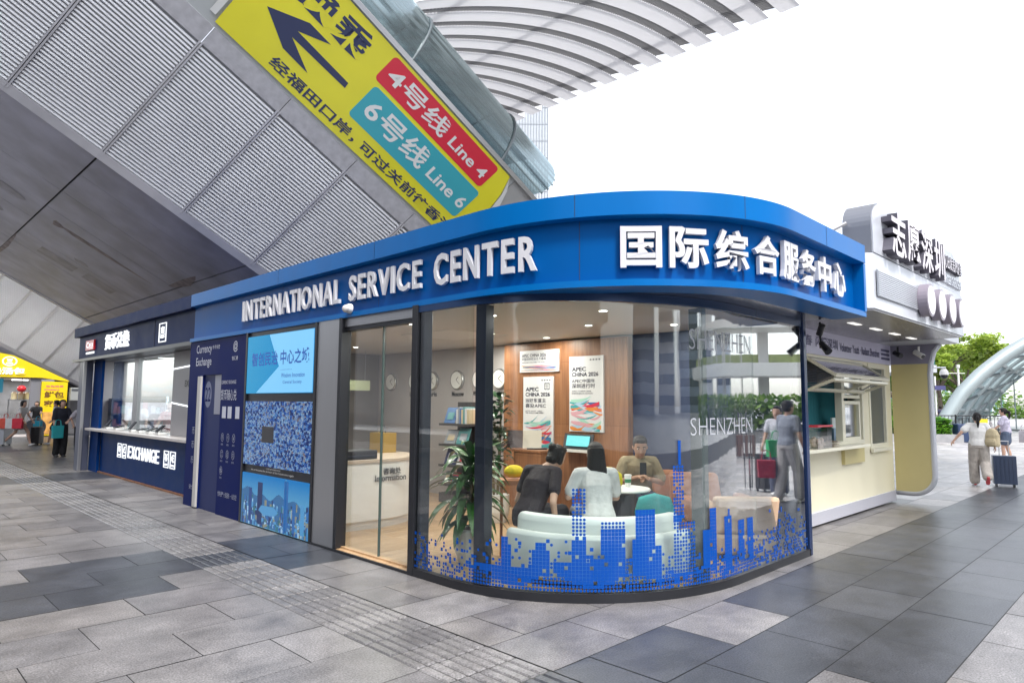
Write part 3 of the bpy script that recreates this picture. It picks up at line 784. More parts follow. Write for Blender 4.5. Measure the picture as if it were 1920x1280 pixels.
# skyline of dots and blocks stuck on the glass
rs = random.Random(11)
BLD = [(1.73, 1.875, 0.95, .53), (1.12, 1.22, .45, .45), (1.14, 1.19, .5, .5), (1.03, 1.3, .28, .28), (1.40, 1.54, .42, .42), (1.44, 1.52, .49, .49), (1.99, 2.19, .66, .6), (2.29, 2.455, .755, .75), (2.25, 2.29, .5, .5),
       (2.455, 2.545, .46, .46), (2.655, 2.90, .62, .2), (2.66, 2.785, 1.13, .7), (2.99, 3.075, .53, .53), (3.095, 3.18, .735, .735), (3.30, 3.43, .62, .62), (3.34, 3.39, .69, .69), (3.525, 3.65, .57, .57), (3.735, 3.85, .58, .58), (1.6, 2.0, .33, .33), (0.8, 1.42, .28, .28), (1.9, 2.0, .36, .36)]
def cell(s, z):
    """0 nothing, 1 round dot, 2 filled block"""
    for a, c, top, fill in BLD:
        if a <= s < c:
            if z < fill and z > 0.16 + 0.05 * math.sin(s * 9): return 2 if rs.random() < 0.96 else 0
            if z < top: return 1 if rs.random() < 0.93 else 0
    if 2.7 < s < 2.755 and z < 1.24 or 2.715 < s < 2.74 and z < 1.33: return 2
    hb = 0.30 if s < 0.8 else 0.30 if s < 3 else 0.20 + 0.14 * max(0, min(1, (s - 3.6) / 0.9))
    if 4.2 < s: hb = 0.46 - 0.1 * (s - 4.2)
    if z < hb + 0.22:
        d = 1 - (z - 0.07) / (hb + 0.12)
        den = 0.62 * max(0, d) ** 0.9 + (0.012 if z < hb + .2 else 0)
        if 0.8 < s < 3.9: den += 0.5 * max(0, 1 - (z / 0.3) ** 2)
        if 1.0 < s < 2.0 and 0.3 < z < 0.66: den += 0.10
        if rs.random() < den: return 1 if rs.random() < 0.7 else 2
    return 0
b = MB(); pitch = 0.0305
ns = int((gl_len - 0.06) / pitch)
for i in range(ns):
    s = 0.03 + pitch * (i + .5)
    q, t, n = gl_at(s)
    for j in range(42):
        z = 0.085 + pitch * (j + .5)
        k = cell(s, z)
        if not k: continue
        o = V((q.x + n.x * 0.0015, q.y + n.y * 0.0015, z)); tv = V((t.x, t.y, 0)); zv = V((0, 0, 1)); nv = V((n.x, n.y, 0)) * 0.0015
        if k == 2:
            h = pitch * 0.485; pts = [o + tv * (h * sx) + zv * (h * sz) for sx, sz in ((-1, -1), (1, -1), (1, 1), (-1, 1))]
        else:
            h = pitch * 0.42; pts = [o + tv * (h * math.cos(R(45 * w + 22))) + zv * (h * math.sin(R(45 * w + 22))) for w in range(8)]
        b.add([p + nv for p in pts], [tuple(range(len(pts)))])
b.build('skyline_decal', mat('blue_vinyl', (0.001, 0.062, 0.33), 0.5, spec=.2), sc, fix=False)
for z0, z1, st in ((1.375, 1.53, 'SHENZHEN'), (2.145, 2.33, 'SHENZHEN')):
    b = MB(); vs, fs = text_mesh(st, -0.014, 0.0)
    x0 = min(v.x for v in vs); x1 = max(v.x for v in vs); y0 = min(v.y for v in vs); y1 = max(v.y for v in vs)
    out = []
    for v in vs:
        q, t, n = gl_at(2.86 + 1.02 * (v.x - x0) / (x1 - x0)); out.append((q.x + n.x * .003, q.y + n.y * .003, z0 + (z1 - z0) * (v.y - y0) / (y1 - y0)))
    b.add(out, fs); b.build('window_lettering', mat('frosted_ink', (.42, .44, .48), .5), sc)

# downlights in the ceiling: a bright disc and its lamp
M_DISC = emis('downlight_disc', (1.0, 0.93, 0.82), 3.0)
DL = [(4.9, 5.2), (6.3, 5.0), (5.4, 4.1), (6.9, 4.2), (4.8, 6.5), (6.2, 6.6), (4.8, 8.0), (6.2, 8.2), (4.8, 9.8), (6.2, 10.0), (7.1, 6.4), (7.1, 7.6)]
for i, (x, y) in enumerate(DL):
    d = thing('downlight', 'round recessed downlight in the white ceiling of the glass pavilion', 'ceiling light', (x, y, 2.58), group='downlights in the pavilion ceiling')
    b = MB(); b.lathe((x, y, 2.5835), [(0.055, 0), (0.055, 0.006)], 20); b.build('trim', M_WHITE, d)
    b = MB(); b.lathe((x, y, 2.5795), [(0.04, 0), (0.04, 0.003)], 20); b.build('disc', M_DISC, d)
    la = bpy.data.lights.new('downlight_lamp', 'AREA'); la.shape = 'DISK'; la.size = 0.09; la.energy = 13 if x < 4.85 and 6 < y < 9 else 5.5; la.color = (1.0, 0.93, 0.85)
    lo = bpy.data.objects.new('lamp', la); COL.objects.link(lo); lo.parent = d; lo.location = (0, 0, -0.004)
# ================================================================ screen wall, navy panel, currency exchange booth
XR, ZU, NX = V((0, -1, 0)), V((0, 0, 1)), V((-1, 0, 0))       # right, up and outward normal of the long front, seen from the square
def grad_emis(name, c0, c1, axis, a0, a1, strength=1.0):
    m, nt, b = _new(name)
    tc = nt.nodes.new('ShaderNodeTexCoord'); sx = nt.nodes.new('ShaderNodeSeparateXYZ'); mr = nt.nodes.new('ShaderNodeMapRange')
    mr.inputs['From Min'].default_value = a0; mr.inputs['From Max'].default_value = a1
    cr = nt.nodes.new('ShaderNodeValToRGB'); cr.color_ramp.elements[0].color = (*c0, 1); cr.color_ramp.elements[1].color = (*c1, 1)
    nt.links.new(tc.outputs['Object'], sx.inputs[0]); nt.links.new(sx.outputs[axis], mr.inputs[0]); nt.links.new(mr.outputs[0], cr.inputs[0])
    nt.links.new(cr.outputs[0], b.inputs['Emission Color']); b.inputs['Emission Strength'].default_value = strength
    b.inputs['Base Color'].default_value = (0.01, 0.01, 0.01, 1); b.inputs['Roughness'].default_value = 0.2; b.inputs['Specular IOR Level'].default_value = 0.15
    return m
SCR = 0.145        # luminance of the lit panels
b = MB(); b.box((4.012, 7.29, 0.0), (4.055, 9.27, 2.60)); b.build('screen_backing', M_BLACK, sc)
b = MB(); b.box((3.985, 7.292, 0.0), (4.011, 7.335, 2.6)); b.build('screen_frame', M_BLACK, sc)
b = MB(); b.box((3.985, 9.225, 0.0), (4.011, 9.27, 2.6)); b.build('screen_frame', M_BLACK, sc)
# upper screen: pale blue with a paler wedge and blue lettering
M_S1 = grad_emis('screen_sky_blue', (0.0, 0.36, 0.88), (0.04, 0.50, 0.93), 1, 1.3, 3.3, SCR * 1.5)
s1 = MB(); s1.box((3.992, 7.345, 1.755), (4.011, 9.215, 2.535)); s1 = s1.build('screen', M_S1, sc)
b = MB(); b.prism([(3.9905, 8.55, 2.53), (3.9905, 7.36, 2.53), (3.9905, 7.36, 1.762), (3.9905, 8.9, 1.762), (3.9905, 8.25, 2.1)], (-0.0008, 0, 0)); b.build('screen_shape', emis('screen_pale', (0.20, 0.58, 0.93), SCR * 1.5), s1)
b = MB()
tparts('screen_lettering', emis('screen_ink', (0.0, 0.09, 0.48), SCR), s1, [('智创民治 中心之城', (3.989, 9.06, 2.12), *(1.6, 0.19), 0.02), ('Wisdom Innovation', (3.989, 8.18, 1.955), *(0.62, 0.055), 0.008), ('Central Society', (3.989, 8.13, 1.865), *(0.5, 0.05), 0.008), ('.........', (3.989, 8.2, 2.05), *(0.3, 0.008), 0)], XR, ZU)
# middle screen: a mosaic of hundreds of small pictures
def mosaic_mat():
    m, nt, b = _new('screen_mosaic')
    tc = nt.nodes.new('ShaderNodeTexCoord'); mp = nt.nodes.new('ShaderNodeMapping'); mp.inputs['Scale'].default_value = (0.001, 15, 21)
    vo = nt.nodes.new('ShaderNodeTexVoronoi'); vo.distance = 'CHEBYCHEV'; vo.inputs['Scale'].default_value = 1.6; vo.inputs['Randomness'].default_value = 0.75
    nz = nt.nodes.new('ShaderNodeTexNoise'); nz.inputs['Scale'].default_value = 60; nz.inputs['Detail'].default_value = 4
    cr = nt.nodes.new('ShaderNodeValToRGB'); cr.color_ramp.interpolation = 'CONSTANT'
    stops = [(0.0, (0.005, 0.03, 0.18)), (0.2, (0.02, 0.12, 0.5)), (0.42, (0.12, 0.36, 0.72)), (0.54, (0.55, 0.72, 0.9)), (0.62, (0.02, 0.15, 0.55)), (0.78, (0.8, 0.86, 0.92)), (0.82, (0.04, 0.25, 0.6)), (0.86, (0.12, 0.3, 0.45)), (0.92, (0.5, 0.2, 0.18)), (0.95, (0.6, 0.5, 0.2)), (0.97, (0.02, 0.05, 0.2))]
    while len(cr.color_ramp.elements) < len(stops): cr.color_ramp.elements.new(0.5)
    for e, (p, c) in zip(cr.color_ramp.elements, stops): e.position = p; e.color = (*c, 1)
    nt.links.new(tc.outputs['Object'], mp.inputs[0]); nt.links.new(mp.outputs[0], vo.inputs['Vector'])
    sp = nt.nodes.new('ShaderNodeSeparateColor'); nt.links.new(vo.outputs['Color'], sp.inputs[0])
    ad = nt.nodes.new('ShaderNodeMath'); ad.operation = 'MULTIPLY_ADD'; ad.inputs[1].default_value = 0.9; ad.inputs[2].default_value = -0.4
    nt.links.new(tc.outputs['Object'], nz.inputs['Vector']); nt.links.new(nz.outputs['Fac'], ad.inputs[0])
    a2 = nt.nodes.new('ShaderNodeMath'); a2.operation = 'ADD'; nt.links.new(sp.outputs[0], a2.inputs[0]); nt.links.new(ad.outputs[0], a2.inputs[1]); n3 = nt.nodes.new('ShaderNodeTexNoise'); n3.inputs['Scale'].default_value = 2.6; nt.links.new(tc.outputs['Object'], n3.inputs['Vector']); a3 = nt.nodes.new('ShaderNodeMath'); a3.operation = 'MULTIPLY_ADD'; a3.inputs[1].default_value = 0.9; a3.inputs[2].default_value = -0.5; nt.links.new(n3.outputs['Fac'], a3.inputs[0]); a4 = nt.nodes.new('ShaderNodeMath'); nt.links.new(a2.outputs[0], a4.inputs[0]); nt.links.new(a3.outputs[0], a4.inputs[1]); a2 = a4
    nt.links.new(a2.outputs[0], cr.inputs[0])
    nt.links.new(cr.outputs[0], b.inputs['Emission Color']); b.inputs['Emission Strength'].default_value = SCR * 1.5
    b.inputs['Base Color'].default_value = (0.01, 0.01, 0.01, 1); b.inputs['Roughness'].default_value = 0.2; b.inputs['Specular IOR Level'].default_value = 0.15
    return m
s2 = MB(); s2.box((3.992, 7.345, 0.80), (4.011, 9.215, 1.65)); s2 = s2.build('screen', mosaic_mat(), sc)
b = MB(); b.box((3.9895, 8.33, 1.11), (3.9915, 8.67, 1.32)); b.build('screen_shape', mat('dark_picture', (0.03, 0.03, 0.035), 0.3), s2)
b = MB(); text(b, 'let us become the pioneer of the future once again', (3.9905, 8.95, 0.72), XR, ZU, fit=(1.2, 0.035), bold=0.004)
text(b, '让我们成为未来的先行者', (3.9905, 8.5, 0.765), XR, ZU, fit=(0.4, 0.022), bold=0.004); b.build('screen_caption', mat('caption_grey', (0.5, 0.5, 0.5), 0.5), s2)
# lower screen: a city under a blue sky
s3 = MB(); s3.box((3.992, 7.345, 0.02), (4.011, 9.215, 0.685)); s3 = s3.build('screen', grad_emis('screen_day_sky', (0.18, 0.55, 0.85), (0.005, 0.27, 0.75), 2, 0.30, 0.66, SCR * 1.5), sc)
def pic(mb, pts, d, mi=0):            # flat picture shape: (y, z) points on the screen
    mb.prism([(3.9915 - d, y, z) for y, z in pts], (-0.0004, 0, 0), mi)
rp = random.Random(8)
b = MB()
ridge = [(9.21, 0.46)]
for k in range(24): ridge.append((9.21 - 0.078 * (k + 1), 0.45 + 0.035 * math.sin(k * 1.1) + 0.03 * math.sin(k * .47 + 1) - 0.002 * k))
pic(b, ridge + [(7.35, 0.03), (9.21, 0.03)], 0.0); b.build('screen_hills', emis('screen_hill_blue', (0.03, 0.16, 0.38), SCR), s3)
cols = [(0.01, 0.06, 0.24), (0.02, 0.14, 0.42), (0.08, 0.32, 0.62), (0.35, 0.6, 0.82), (0.005, 0.025, 0.12), (0.03, 0.16, 0.2), (0.25, 0.26, 0.2)]
mats_ = [emis('city_tone', c, SCR * 1.2) for c in cols]
b = MB()
for k in range(420):
    y = 9.19 - 1.82 * rp.random(); zt = 0.42 - 0.36 * (rp.random() ** 0.6); wd = rp.uniform(0.015, 0.06); h = rp.uniform(0.02, 0.1) + (0.09 if y > 8.8 or y < 7.75 else 0) * rp.random()
    y = max(7.35 + wd, y); z0 = max(0.024, zt - h)
    pic(b, [(y, zt), (y - wd, zt), (y - wd, z0), (y, z0)], 0.0005 + (0.45 - zt) * 0.002, rp.randrange(7))
for y0, wd, zt, mi in ((8.72, 0.14, 0.59, 4), (7.98, 0.11, 0.66, 1), (7.95, 0.03, 0.68, 2), (8.98, 0.09, 0.5, 0), (7.55, 0.1, 0.42, 2), (7.75, 0.07, 0.4, 1)):
    pic(b, [(y0, zt), (y0 - wd, zt), (y0 - wd, 0.06), (y0, 0.06)], 0.0015, mi)
pic(b, [(8.60, 0.30), (8.25, 0.31), (8.12, 0.25), (8.22, 0.2), (8.52, 0.18), (8.68, 0.23)], 0.0019, 2)
b.build('screen_city', mats_, s3)
# navy panel with its printed notes and a half open door
b = MB(); b.box((4.01, 9.27, 0.0), (4.06, 10.14, 2.64)); b.box((4.01, 10.87, 0.0), (4.06, 11.45, 2.64)); b.box((4.01, 10.14, 2.05), (4.06, 10.87, 2.64)); b.build('navy_panel', M_NAVY, sc)
b = MB(); b.box((4.035, 10.14, 0.0), (4.06, 10.87, 2.05)); dr = b.build('side_door', mat('navy_door', (0.012, 0.022, 0.10), 0.4, spec=0.12), sc)
b = MB(); b.box((3.975, 10.86, 0.02), (4.008, 10.985, 2.03)); b.build('door_jamb', mat('pale_door_edge', (0.45, 0.44, 0.43), 0.4), sc, bevel=0.003)
b = MB(); b.box((4.030, 10.18, 1.45), (4.0345, 10.42, 2.04)); b.build('door_reflection_strip', mat('pale_reflection_strip', (0.22, 0.23, 0.30), 0.3), dr)  # reflection on the door painted as a pale strip
M_PRINT = mat('pale_print', (0.5, 0.52, 0.6), 0.5)
M_PRINT2 = mat('pale_print_faint', (0.16, 0.18, 0.28), 0.5)
b = MB()
X_ = 4.007
tparts('panel_lettering', M_PRINT, sc, [('Currency', (X_, 11.17, 2.36), *(0.62, 0.17), 0.006), ('Exchange', (X_, 11.17, 2.16), *(0.62, 0.17), 0.006), ('外币兑换', (X_, 10.52, 2.44), *(0.28, 0.06), 0.006), ('@', (X_, 9.75, 2.36), *(0.15, 0.16), 0.01), ('智汇通', (X_, 9.78, 2.24), *(0.2, 0.06), 0.01), ('CURRENCY EXCHANGE', (X_, 10.12, 1.90), *(0.52, 0.05), 0.006), ('货币随心兑', (X_, 10.13, 1.66), *(0.56, 0.16), 0.006)], XR, ZU)
b = MB()
for k, yy in enumerate((10.05, 9.85, 9.58)): b.box((X_ - .001, yy - .13, 1.40), (X_ + .002, yy, 1.57))
b.build('panel_icons', M_PRINT, sc)
b = MB()
for row, zz in enumerate((1.12, 0.88, 0.64)):
    for k, yy in enumerate((10.0, 9.8, 9.6)):
        if row == 2 and k > 0: continue
        for w in range(16):
            a0, a1 = R(22.5 * w), R(22.5 * (w + 1))
            f = lambda a, r_: (X_, yy - r_ * math.cos(a) * 0.8, zz + r_ * math.sin(a))
            b.quad(f(a0, 0.062), f(a1, 0.062), f(a1, 0.054), f(a0, 0.054))
        text(b, '币卡￥汇证兑$€£'[row * 3 + k], (X_, yy + .035, zz - .035), XR, ZU, fit=(0.07, 0.07))
        text(b, '服务', (X_, yy + .04, zz - .115), XR, ZU, fit=(0.08, 0.028))
for k, (yy, st) in enumerate(((11.22, '安全'), (10.08, '快捷'), (9.86, '便民服务'), (9.62, '一站式兑换'))): text(b, st, (X_, yy, 0.27), XR, ZU, fit=(0.2, 0.075), bold=0.006)
for zz in (1.12, 0.9, 0.66): text(b, '币', (X_, 11.2, zz), XR, ZU, fit=(0.1, 0.12))
b.build('panel_fine_print', mat('mid_print', (0.30, 0.32, 0.42), 0.5), sc)
b = MB()
for a_ in range(20):
    a0, a1 = R(18 * a_), R(18 * (a_ + 1)); f = lambda a, r_: (4.0325, 10.68 - r_ * math.cos(a) * .8, 1.75 + r_ * math.sin(a) * 1.2)
    b.quad(f(a0, 0.17), f(a1, 0.17), f(a1, 0.0), f(a0, 0.0))
text(b, '22', (4.0975, 10.80, 1.62), XR, ZU, fit=(0.2, 0.22)) if False else None
b.build('door_number_disc', M_PRINT2, dr)
b = MB(); text(b, '22', (4.0310, 10.79, 1.64), XR, ZU, fit=(0.21, 0.22), bold=0.01); b.build('door_number', M_NAVY, dr)

# ---- the booth itself
M_EXF = mat('slate_blue_fascia', (0.012, 0.024, 0.085), 0.5, var=0.06, spec=0.08)
M_EXB = mat('royal_blue_board', (0.001, 0.032, 0.15), 0.45, var=0.08, spec=0.1)
ex = thing('exchange_booth', 'dark blue currency exchange booth with a lit counter window and EXCHANGE board', 'booth', (6.0, 15.4, 0))
b = MB(); b.box((3.98, 11.46, 3.16), (7.7, 19.2, 3.38)); b.build('cornice', M_EXF, ex, bevel=0.006)
b = MB(); b.box((4.06, 11.46, 2.63), (4.4, 19.0, 3.158)); b.build('fascia', M_EXF, ex)
b = MB(); b.box((4.055, 13.45, 2.64), (4.0595, 13.46, 3.15)); b.build('sheet_joint', M_SEAM, ex)
b = MB(); b.box((4.02, 11.46, 2.565), (4.5, 19.4, 2.627)); b.build('bottom_trim', M_BLACK, ex)
b = MB(); b.box((4.05, 18.42, 0), (4.25, 18.80, 2.56)); b.build('corner_post', mat('grey_blue_post', (0.09, 0.10, 0.15), 0.35, 0.4), ex, bevel=0.005)
b = MB(); b.box((4.04, 18.36, 0), (4.10, 18.418, 2.56)); b.build('steel_trim', M_STEEL, ex)
b = MB(); b.box((4.27, 17.75, 0), (4.33, 18.42, 2.56)); b.build('side_board', M_EXB, ex)
b = MB(); b.box((4.34, 11.46, 0.0), (4.40, 17.75, 0.94)); b.build('front_board', M_EXB, ex)
b = MB(); b.box((4.30, 12.0, 0.0), (4.338, 17.75, 0.03)); b.build('base_trim', mat('rusty_base_trim', (0.22, 0.10, 0.05), 0.6, var=0.4, vscale=8), ex)
b = MB(); b.box((4.12, 11.46, 0.945), (4.75, 18.3, 1.0)); b.build('counter', mat('pale_counter', (0.5, 0.47, 0.45), 0.35, var=0.05), ex, bevel=0.006)
b = MB(); b.box((4.42, 11.46, 1.003), (4.5, 13.45, 2.56)); gw = b.build('grey_wall_panel', mat('warm_grey_panel', (0.34, 0.33, 0.34), 0.4, var=0.04), ex)
M_LED = emis('led_strip', (0.9, 0.95, 1.0), 0.7)
def strip(p, q, w=0.022):
    p, q = V((4.414, *p)), V((4.414, *q)); d = (q - p); nn = V((-1, 0, 0)).cross(d).normalized() * w
    b = MB(); b.obox(p - nn / 2, d, nn, (-0.006, 0, 0)); b.build('led_strip', M_LED, ex)
strip((12.42, 1.01), (12.42, 2.54)); strip((13.45, 2.24), (12.45, 2.28)); strip((12.39, 2.283), (11.5, 2.38)); strip((13.45, 1.61), (12.45, 1.54)); strip((12.39, 1.53), (11.5, 1.39))
b = MB(); text(b, 'EXCHANGE', (4.410, 12.80, 1.90), XR, ZU, fit=(0.88, 0.12), bold=0.03); text(b, '外币兑换', (4.410, 12.52, 1.70), XR, ZU, fit=(0.58, 0.15), bold=0.03); b.build('wall_lettering', M_BLACK, ex)
b = MB(); text(b, '¥', (4.408, 11.86, 1.70), XR, ZU, fit=(0.3, 0.42), bold=0.05); b.build('wall_emblem', mat('green_emblem', (0.01, 0.16, 0.09), 0.4), ex)
for y0, y1 in ((16.0, 17.72), (13.47, 15.72)):
    b = MB(); b.box((4.50, y0, 1.003), (4.512, y1, 2.54)); b.build('window_pane', glass('booth_pane', base=0.09, power=3.2), ex)
b = MB(); b.box((4.46, 15.73, 1.003), (4.56, 15.99, 2.56)); b.build('window_mullion', M_STEEL, ex, bevel=0.004)
b = MB(); b.box((4.44, 13.46, 2.542), (4.54, 17.74, 2.562)); b.build('window_head', M_STEEL, ex)
b = MB(); b.box((6.6, 11.5, 0), (6.7, 18.6, 2.6)); b.build('back_wall', mat('pale_blue_wall', (0.34, 0.42, 0.48), 0.5), ex)
b = MB(); b.box((4.5, 18.5, 0), (6.6, 18.6, 2.6)); b.build('end_wall', M_WALL, ex)
b = MB(); b.box((4.5, 11.46, 0), (6.6, 11.5, 2.6)); b.build('end_wall', M_WALL, ex)
b = MB(); b.box((4.5, 11.5, 2.6), (6.7, 18.6, 2.66)); b.build('ceiling', M_CEIL, ex)
b = MB(); b.box((4.45, 11.5, 0.002), (6.6, 18.5, 0.04)); b.build('floor', M_FLOORW, ex)
# poster of an orange sky, shelves with glowing displays
m, nt, bb = _new('sunset_poster'); tc = nt.nodes.new('ShaderNodeTexCoord'); wv = nt.nodes.new('ShaderNodeTexNoise'); wv.inputs['Scale'].default_value = 1.3; wv.inputs['Detail'].default_value = 6
mp = nt.nodes.new('ShaderNodeMapping'); mp.inputs['Scale'].default_value = (1, 0.7, 3); cr = nt.nodes.new('ShaderNodeValToRGB')
for e, (p, c) in zip([cr.color_ramp.elements[0], cr.color_ramp.elements[1], cr.color_ramp.elements.new(.5)], ((0.3, (0.4, 0.5, 0.6)), (0.7, (0.75, 0.3, 0.22)), (0.52, (0.6, 0.48, 0.46)))): e.position = p; e.color = (*c, 1)
nt.links.new(tc.outputs['Object'], mp.inputs[0]); nt.links.new(mp.outputs[0], wv.inputs['Vector']); nt.links.new(wv.outputs['Fac'], cr.inputs[0]); nt.links.new(cr.outputs[0], bb.inputs['Base Color']); bb.inputs['Roughness'].default_value = 0.3
b = MB(); b.box((5.0, 18.46, 1.75), (6.5, 18.498, 2.55)); b.build('sky_mural', m, ex)
rq = random.Random(4)
M_GLOWB = emis('display_glow', (0.7, 0.85, 1.0), 0.6)
M_SHF = mat('shelf_grey', (0.2, 0.22, 0.26), 0.4)
for k in range(3):
    x0 = 4.62 + k * 0.64
    sh = MB()
    for zz in (0.5, 0.9, 1.3): sh.box((x0, 18.15, zz), (x0 + .58, 18.45, zz + 0.03))
    sh.box((x0, 18.15, 0.04), (x0 + 0.03, 18.45, 1.66)); sh.box((x0 + .55, 18.15, 0.04), (x0 + .58, 18.45, 1.66)); sh.box((x0, 18.15, 1.66), (x0 + .58, 18.45, 1.69))
    so = thing('display_shelf', 'grey display shelf of boxed souvenirs, ' + ('nearest the square', 'between two others', 'farthest from the square')[k] + ', inside the exchange booth', 'shelf', (x0 + .3, 18.3, 0.04), group='display shelves in the exchange booth')
    sh.build('rack', M_SHF, so)
    gb = MB(); gb.box((x0 + .585, 18.14, .8), (x0 + .62, 18.18, 1.75)); gb.build('light_tube', M_GLOWB, so)
    bx = MB()
    for zz in (0.53, 0.93, 1.33):
        xx = x0 + 0.05
        while xx < x0 + 0.46:
            w_ = rq.uniform(0.06, 0.12); bx.box((xx, 18.2, zz), (xx + w_, 18.4, zz + rq.uniform(0.12, 0.28)), rq.randrange(4)); xx += w_ + 0.012
    bx.build('boxed_goods', [mat('goods_a', (0.5, 0.52, 0.55), 0.4), mat('goods_b', (0.12, 0.14, 0.25), 0.4), mat('goods_c', (0.45, 0.2, 0.2), 0.4), mat('goods_d', (0.25, 0.42, 0.45), 0.4)], so)
for yy in (12.6, 14.2, 15.8, 17.4):
    d = thing('ceiling_lamp', 'slim white tube lamp under the exchange booth ceiling', 'ceiling light', (5.4, yy, 2.56), group='tube lamps in the exchange booth')
    b = MB(); b.box((4.85, yy - 0.05, 2.585), (5.95, yy + 0.05, 2.598)); b.build('housing', M_WHITE, d)
    b = MB(); b.box((4.87, yy - 0.03, 2.575), (5.93, yy + 0.03, 2.584)); b.build('tube', emis('tube_glow', (0.92, 0.96, 1.0), 1.6), d)
    la = bpy.data.lights.new('tube_lamp', 'AREA'); la.shape = 'RECTANGLE'; la.size = 1.0; la.size_y = 0.06; la.energy = 9; la.color = (0.85, 0.93, 1.0)
    lo = bpy.data.objects.new('lamp', la); COL.objects.link(lo); lo.parent = d; lo.location = (0, 0, 0.012)
# card terminals on the counter
def terminal(y, label, tilt):
    t = thing('card_terminal', label, 'card reader', (4.36, y, 1.0), group='card readers on the exchange counter')
    b = MB(); b.box((4.28, y - 0.09, 1.001), (4.44, y + 0.09, 1.045)); b.build('base', M_WHITE, t, bevel=0.008)
    b = MB(); c, s_ = math.cos(tilt), math.sin(tilt)
    b.obox((4.27, y - 0.07, 1.05), (0.19 * c, 0, 0.19 * s_), (0, 0.14, 0), (-0.02 * s_, 0, 0.02 * c)); b.build('screen', M_BLACK, t, bevel=0.004)
    b = MB(); b.box((4.35, y - 0.015, 1.04), (4.37, y + 0.015, 1.10)); b.build('stem', M_STEEL, t)
for y, lb, tl in ((17.2, 'card reader with a steep black screen at the far end of the exchange counter', 0.9), (16.5, 'flat black card reader second from the far end of the counter', 0.2), (15.4, 'card reader with a steep black screen under the window post of the booth', 0.9),
                  (14.9, 'low card reader beside the middle terminal on the counter', 0.15), (14.3, 'low card reader near the grey wall panel end', 0.3), (13.75, 'tilted card reader nearest the lit grey wall panel', 0.7)): terminal(y, lb, tl)
# lit signs
M_SIGN = emis('lit_white_sign', (0.95, 0.98, 1.0), 0.36)
b = MB()
for i, ch in enumerate('货币兑换'):
    b = MB(); text(b, ch, (4.058, 16.67 - 0.44 * i, 2.74), XR, ZU, fit=(0.38, 0.33), bold=0.004, depth=0.03); b.build('sign_letter', M_SIGN, ex)
b = MB(); b.box((4.02, 17.55, 2.80), (4.058, 18.25, 3.03)); lg = b.build('logo_box', mat('red_logo_box', (0.62, 0.02, 0.035), 0.3), ex, bevel=0.004)
b = MB(); text(b, 'C', (4.018, 18.17, 2.85), XR, ZU, fit=(0.2, 0.14), bold=0.02); text(b, '智汇通', (4.018, 17.93, 2.87), XR, ZU, fit=(0.32, 0.09), bold=0.02); text(b, 'EXCHANGE', (4.018, 17.93, 2.83), XR, ZU, fit=(0.32, 0.03), bold=0.02); b.build('logo_lettering', M_SIGN, lg)
b = MB(); text(b, 'CURRENCY EXCHANGE', (4.05, 18.28, 2.715), XR, ZU, fit=(0.72, 0.05), bold=0.03, depth=0.01); b.build('sign_caption', M_SIGN, ex)
def frame_icon(yc, z0, z1, wd, ch, x, sub_=None, parent=ex):
    b = MB(); t = 0.018; hw = wd / 2
    b.box((x - .012, yc - hw, z0), (x, yc + hw, z0 + t)); b.box((x - .012, yc - hw, z1 - t), (x, yc + hw, z1)); b.box((x - .012, yc - hw, z0 + t), (x, yc - hw + t, z1 - t)); b.box((x - .012, yc + hw - t, z0 + t), (x, yc + hw, z1 - t))
    text(b, ch, (x - .002, yc + hw * 0.55, z0 + (z1 - z0) * (0.36 if sub_ else 0.2)), XR, ZU, fit=(wd * 0.55, (z1 - z0) * (0.48 if sub_ else 0.62)), bold=0.02, depth=0.01)
    if sub_: text(b, sub_, (x - .002, yc + hw * 0.6, z0 + (z1 - z0) * 0.13), XR, ZU, fit=(wd * 0.6, (z1 - z0) * 0.12), bold=0.02, depth=0.01)
    b.build('lit_icon', M_SIGN, parent)
frame_icon(13.0, 2.70, 3.05, 0.38, '惠', 4.058)
for i, ch in enumerate('EXCHANGE'):
    b = MB(); text(b, ch, (4.338, 15.62 - 0.243 * i, 0.46), XR, ZU, fit=(0.205, 0.25), bold=0.004, depth=0.02); b.build('sign_letter', M_SIGN, ex)
frame_icon(16.25, 0.43, 0.73, 0.26, '$', 4.338, 'USD'); frame_icon(15.9, 0.43, 0.73, 0.26, '£', 4.338, 'GBP'); frame_icon(13.32, 0.42, 0.73, 0.26, '¥', 4.338, 'CNY'); frame_icon(12.98, 0.42, 0.73, 0.26, '€', 4.338, 'EUR')
# ================================================================ volunteer kiosk on the right
M_CREAM = mat('cream_enamel', (0.80, 0.75, 0.56), 0.4, var=0.03, vscale=1.2)
M_CREAM2 = mat('cream_frame', (0.78, 0.75, 0.60), 0.38)
M_FIN = mat('deep_cream_fin', (0.60, 0.52, 0.25), 0.45, var=0.03)
M_SILV = mat('silver_cladding', (0.55, 0.57, 0.62), 0.35, 0.2, var=0.04, vscale=0.7)
M_LAV = mat('lavender_sign_band', (0.58, 0.57, 0.72), 0.4)
M_GREY = mat('grey_plinth', (0.45, 0.45, 0.5), 0.5)
M_CSOF = mat('kiosk_soffit', (0.28, 0.28, 0.31), 0.25, 0.3, var=0.1)
vk = thing('volunteer_kiosk', 'cream volunteer kiosk with a silver canopy, open hatch and shelf beside the glass pavilion', 'kiosk', (10.4, 4.4, 0))
YF = 3.63
FR, FU = V((1, 0, 0)), V((0, 0, 1))
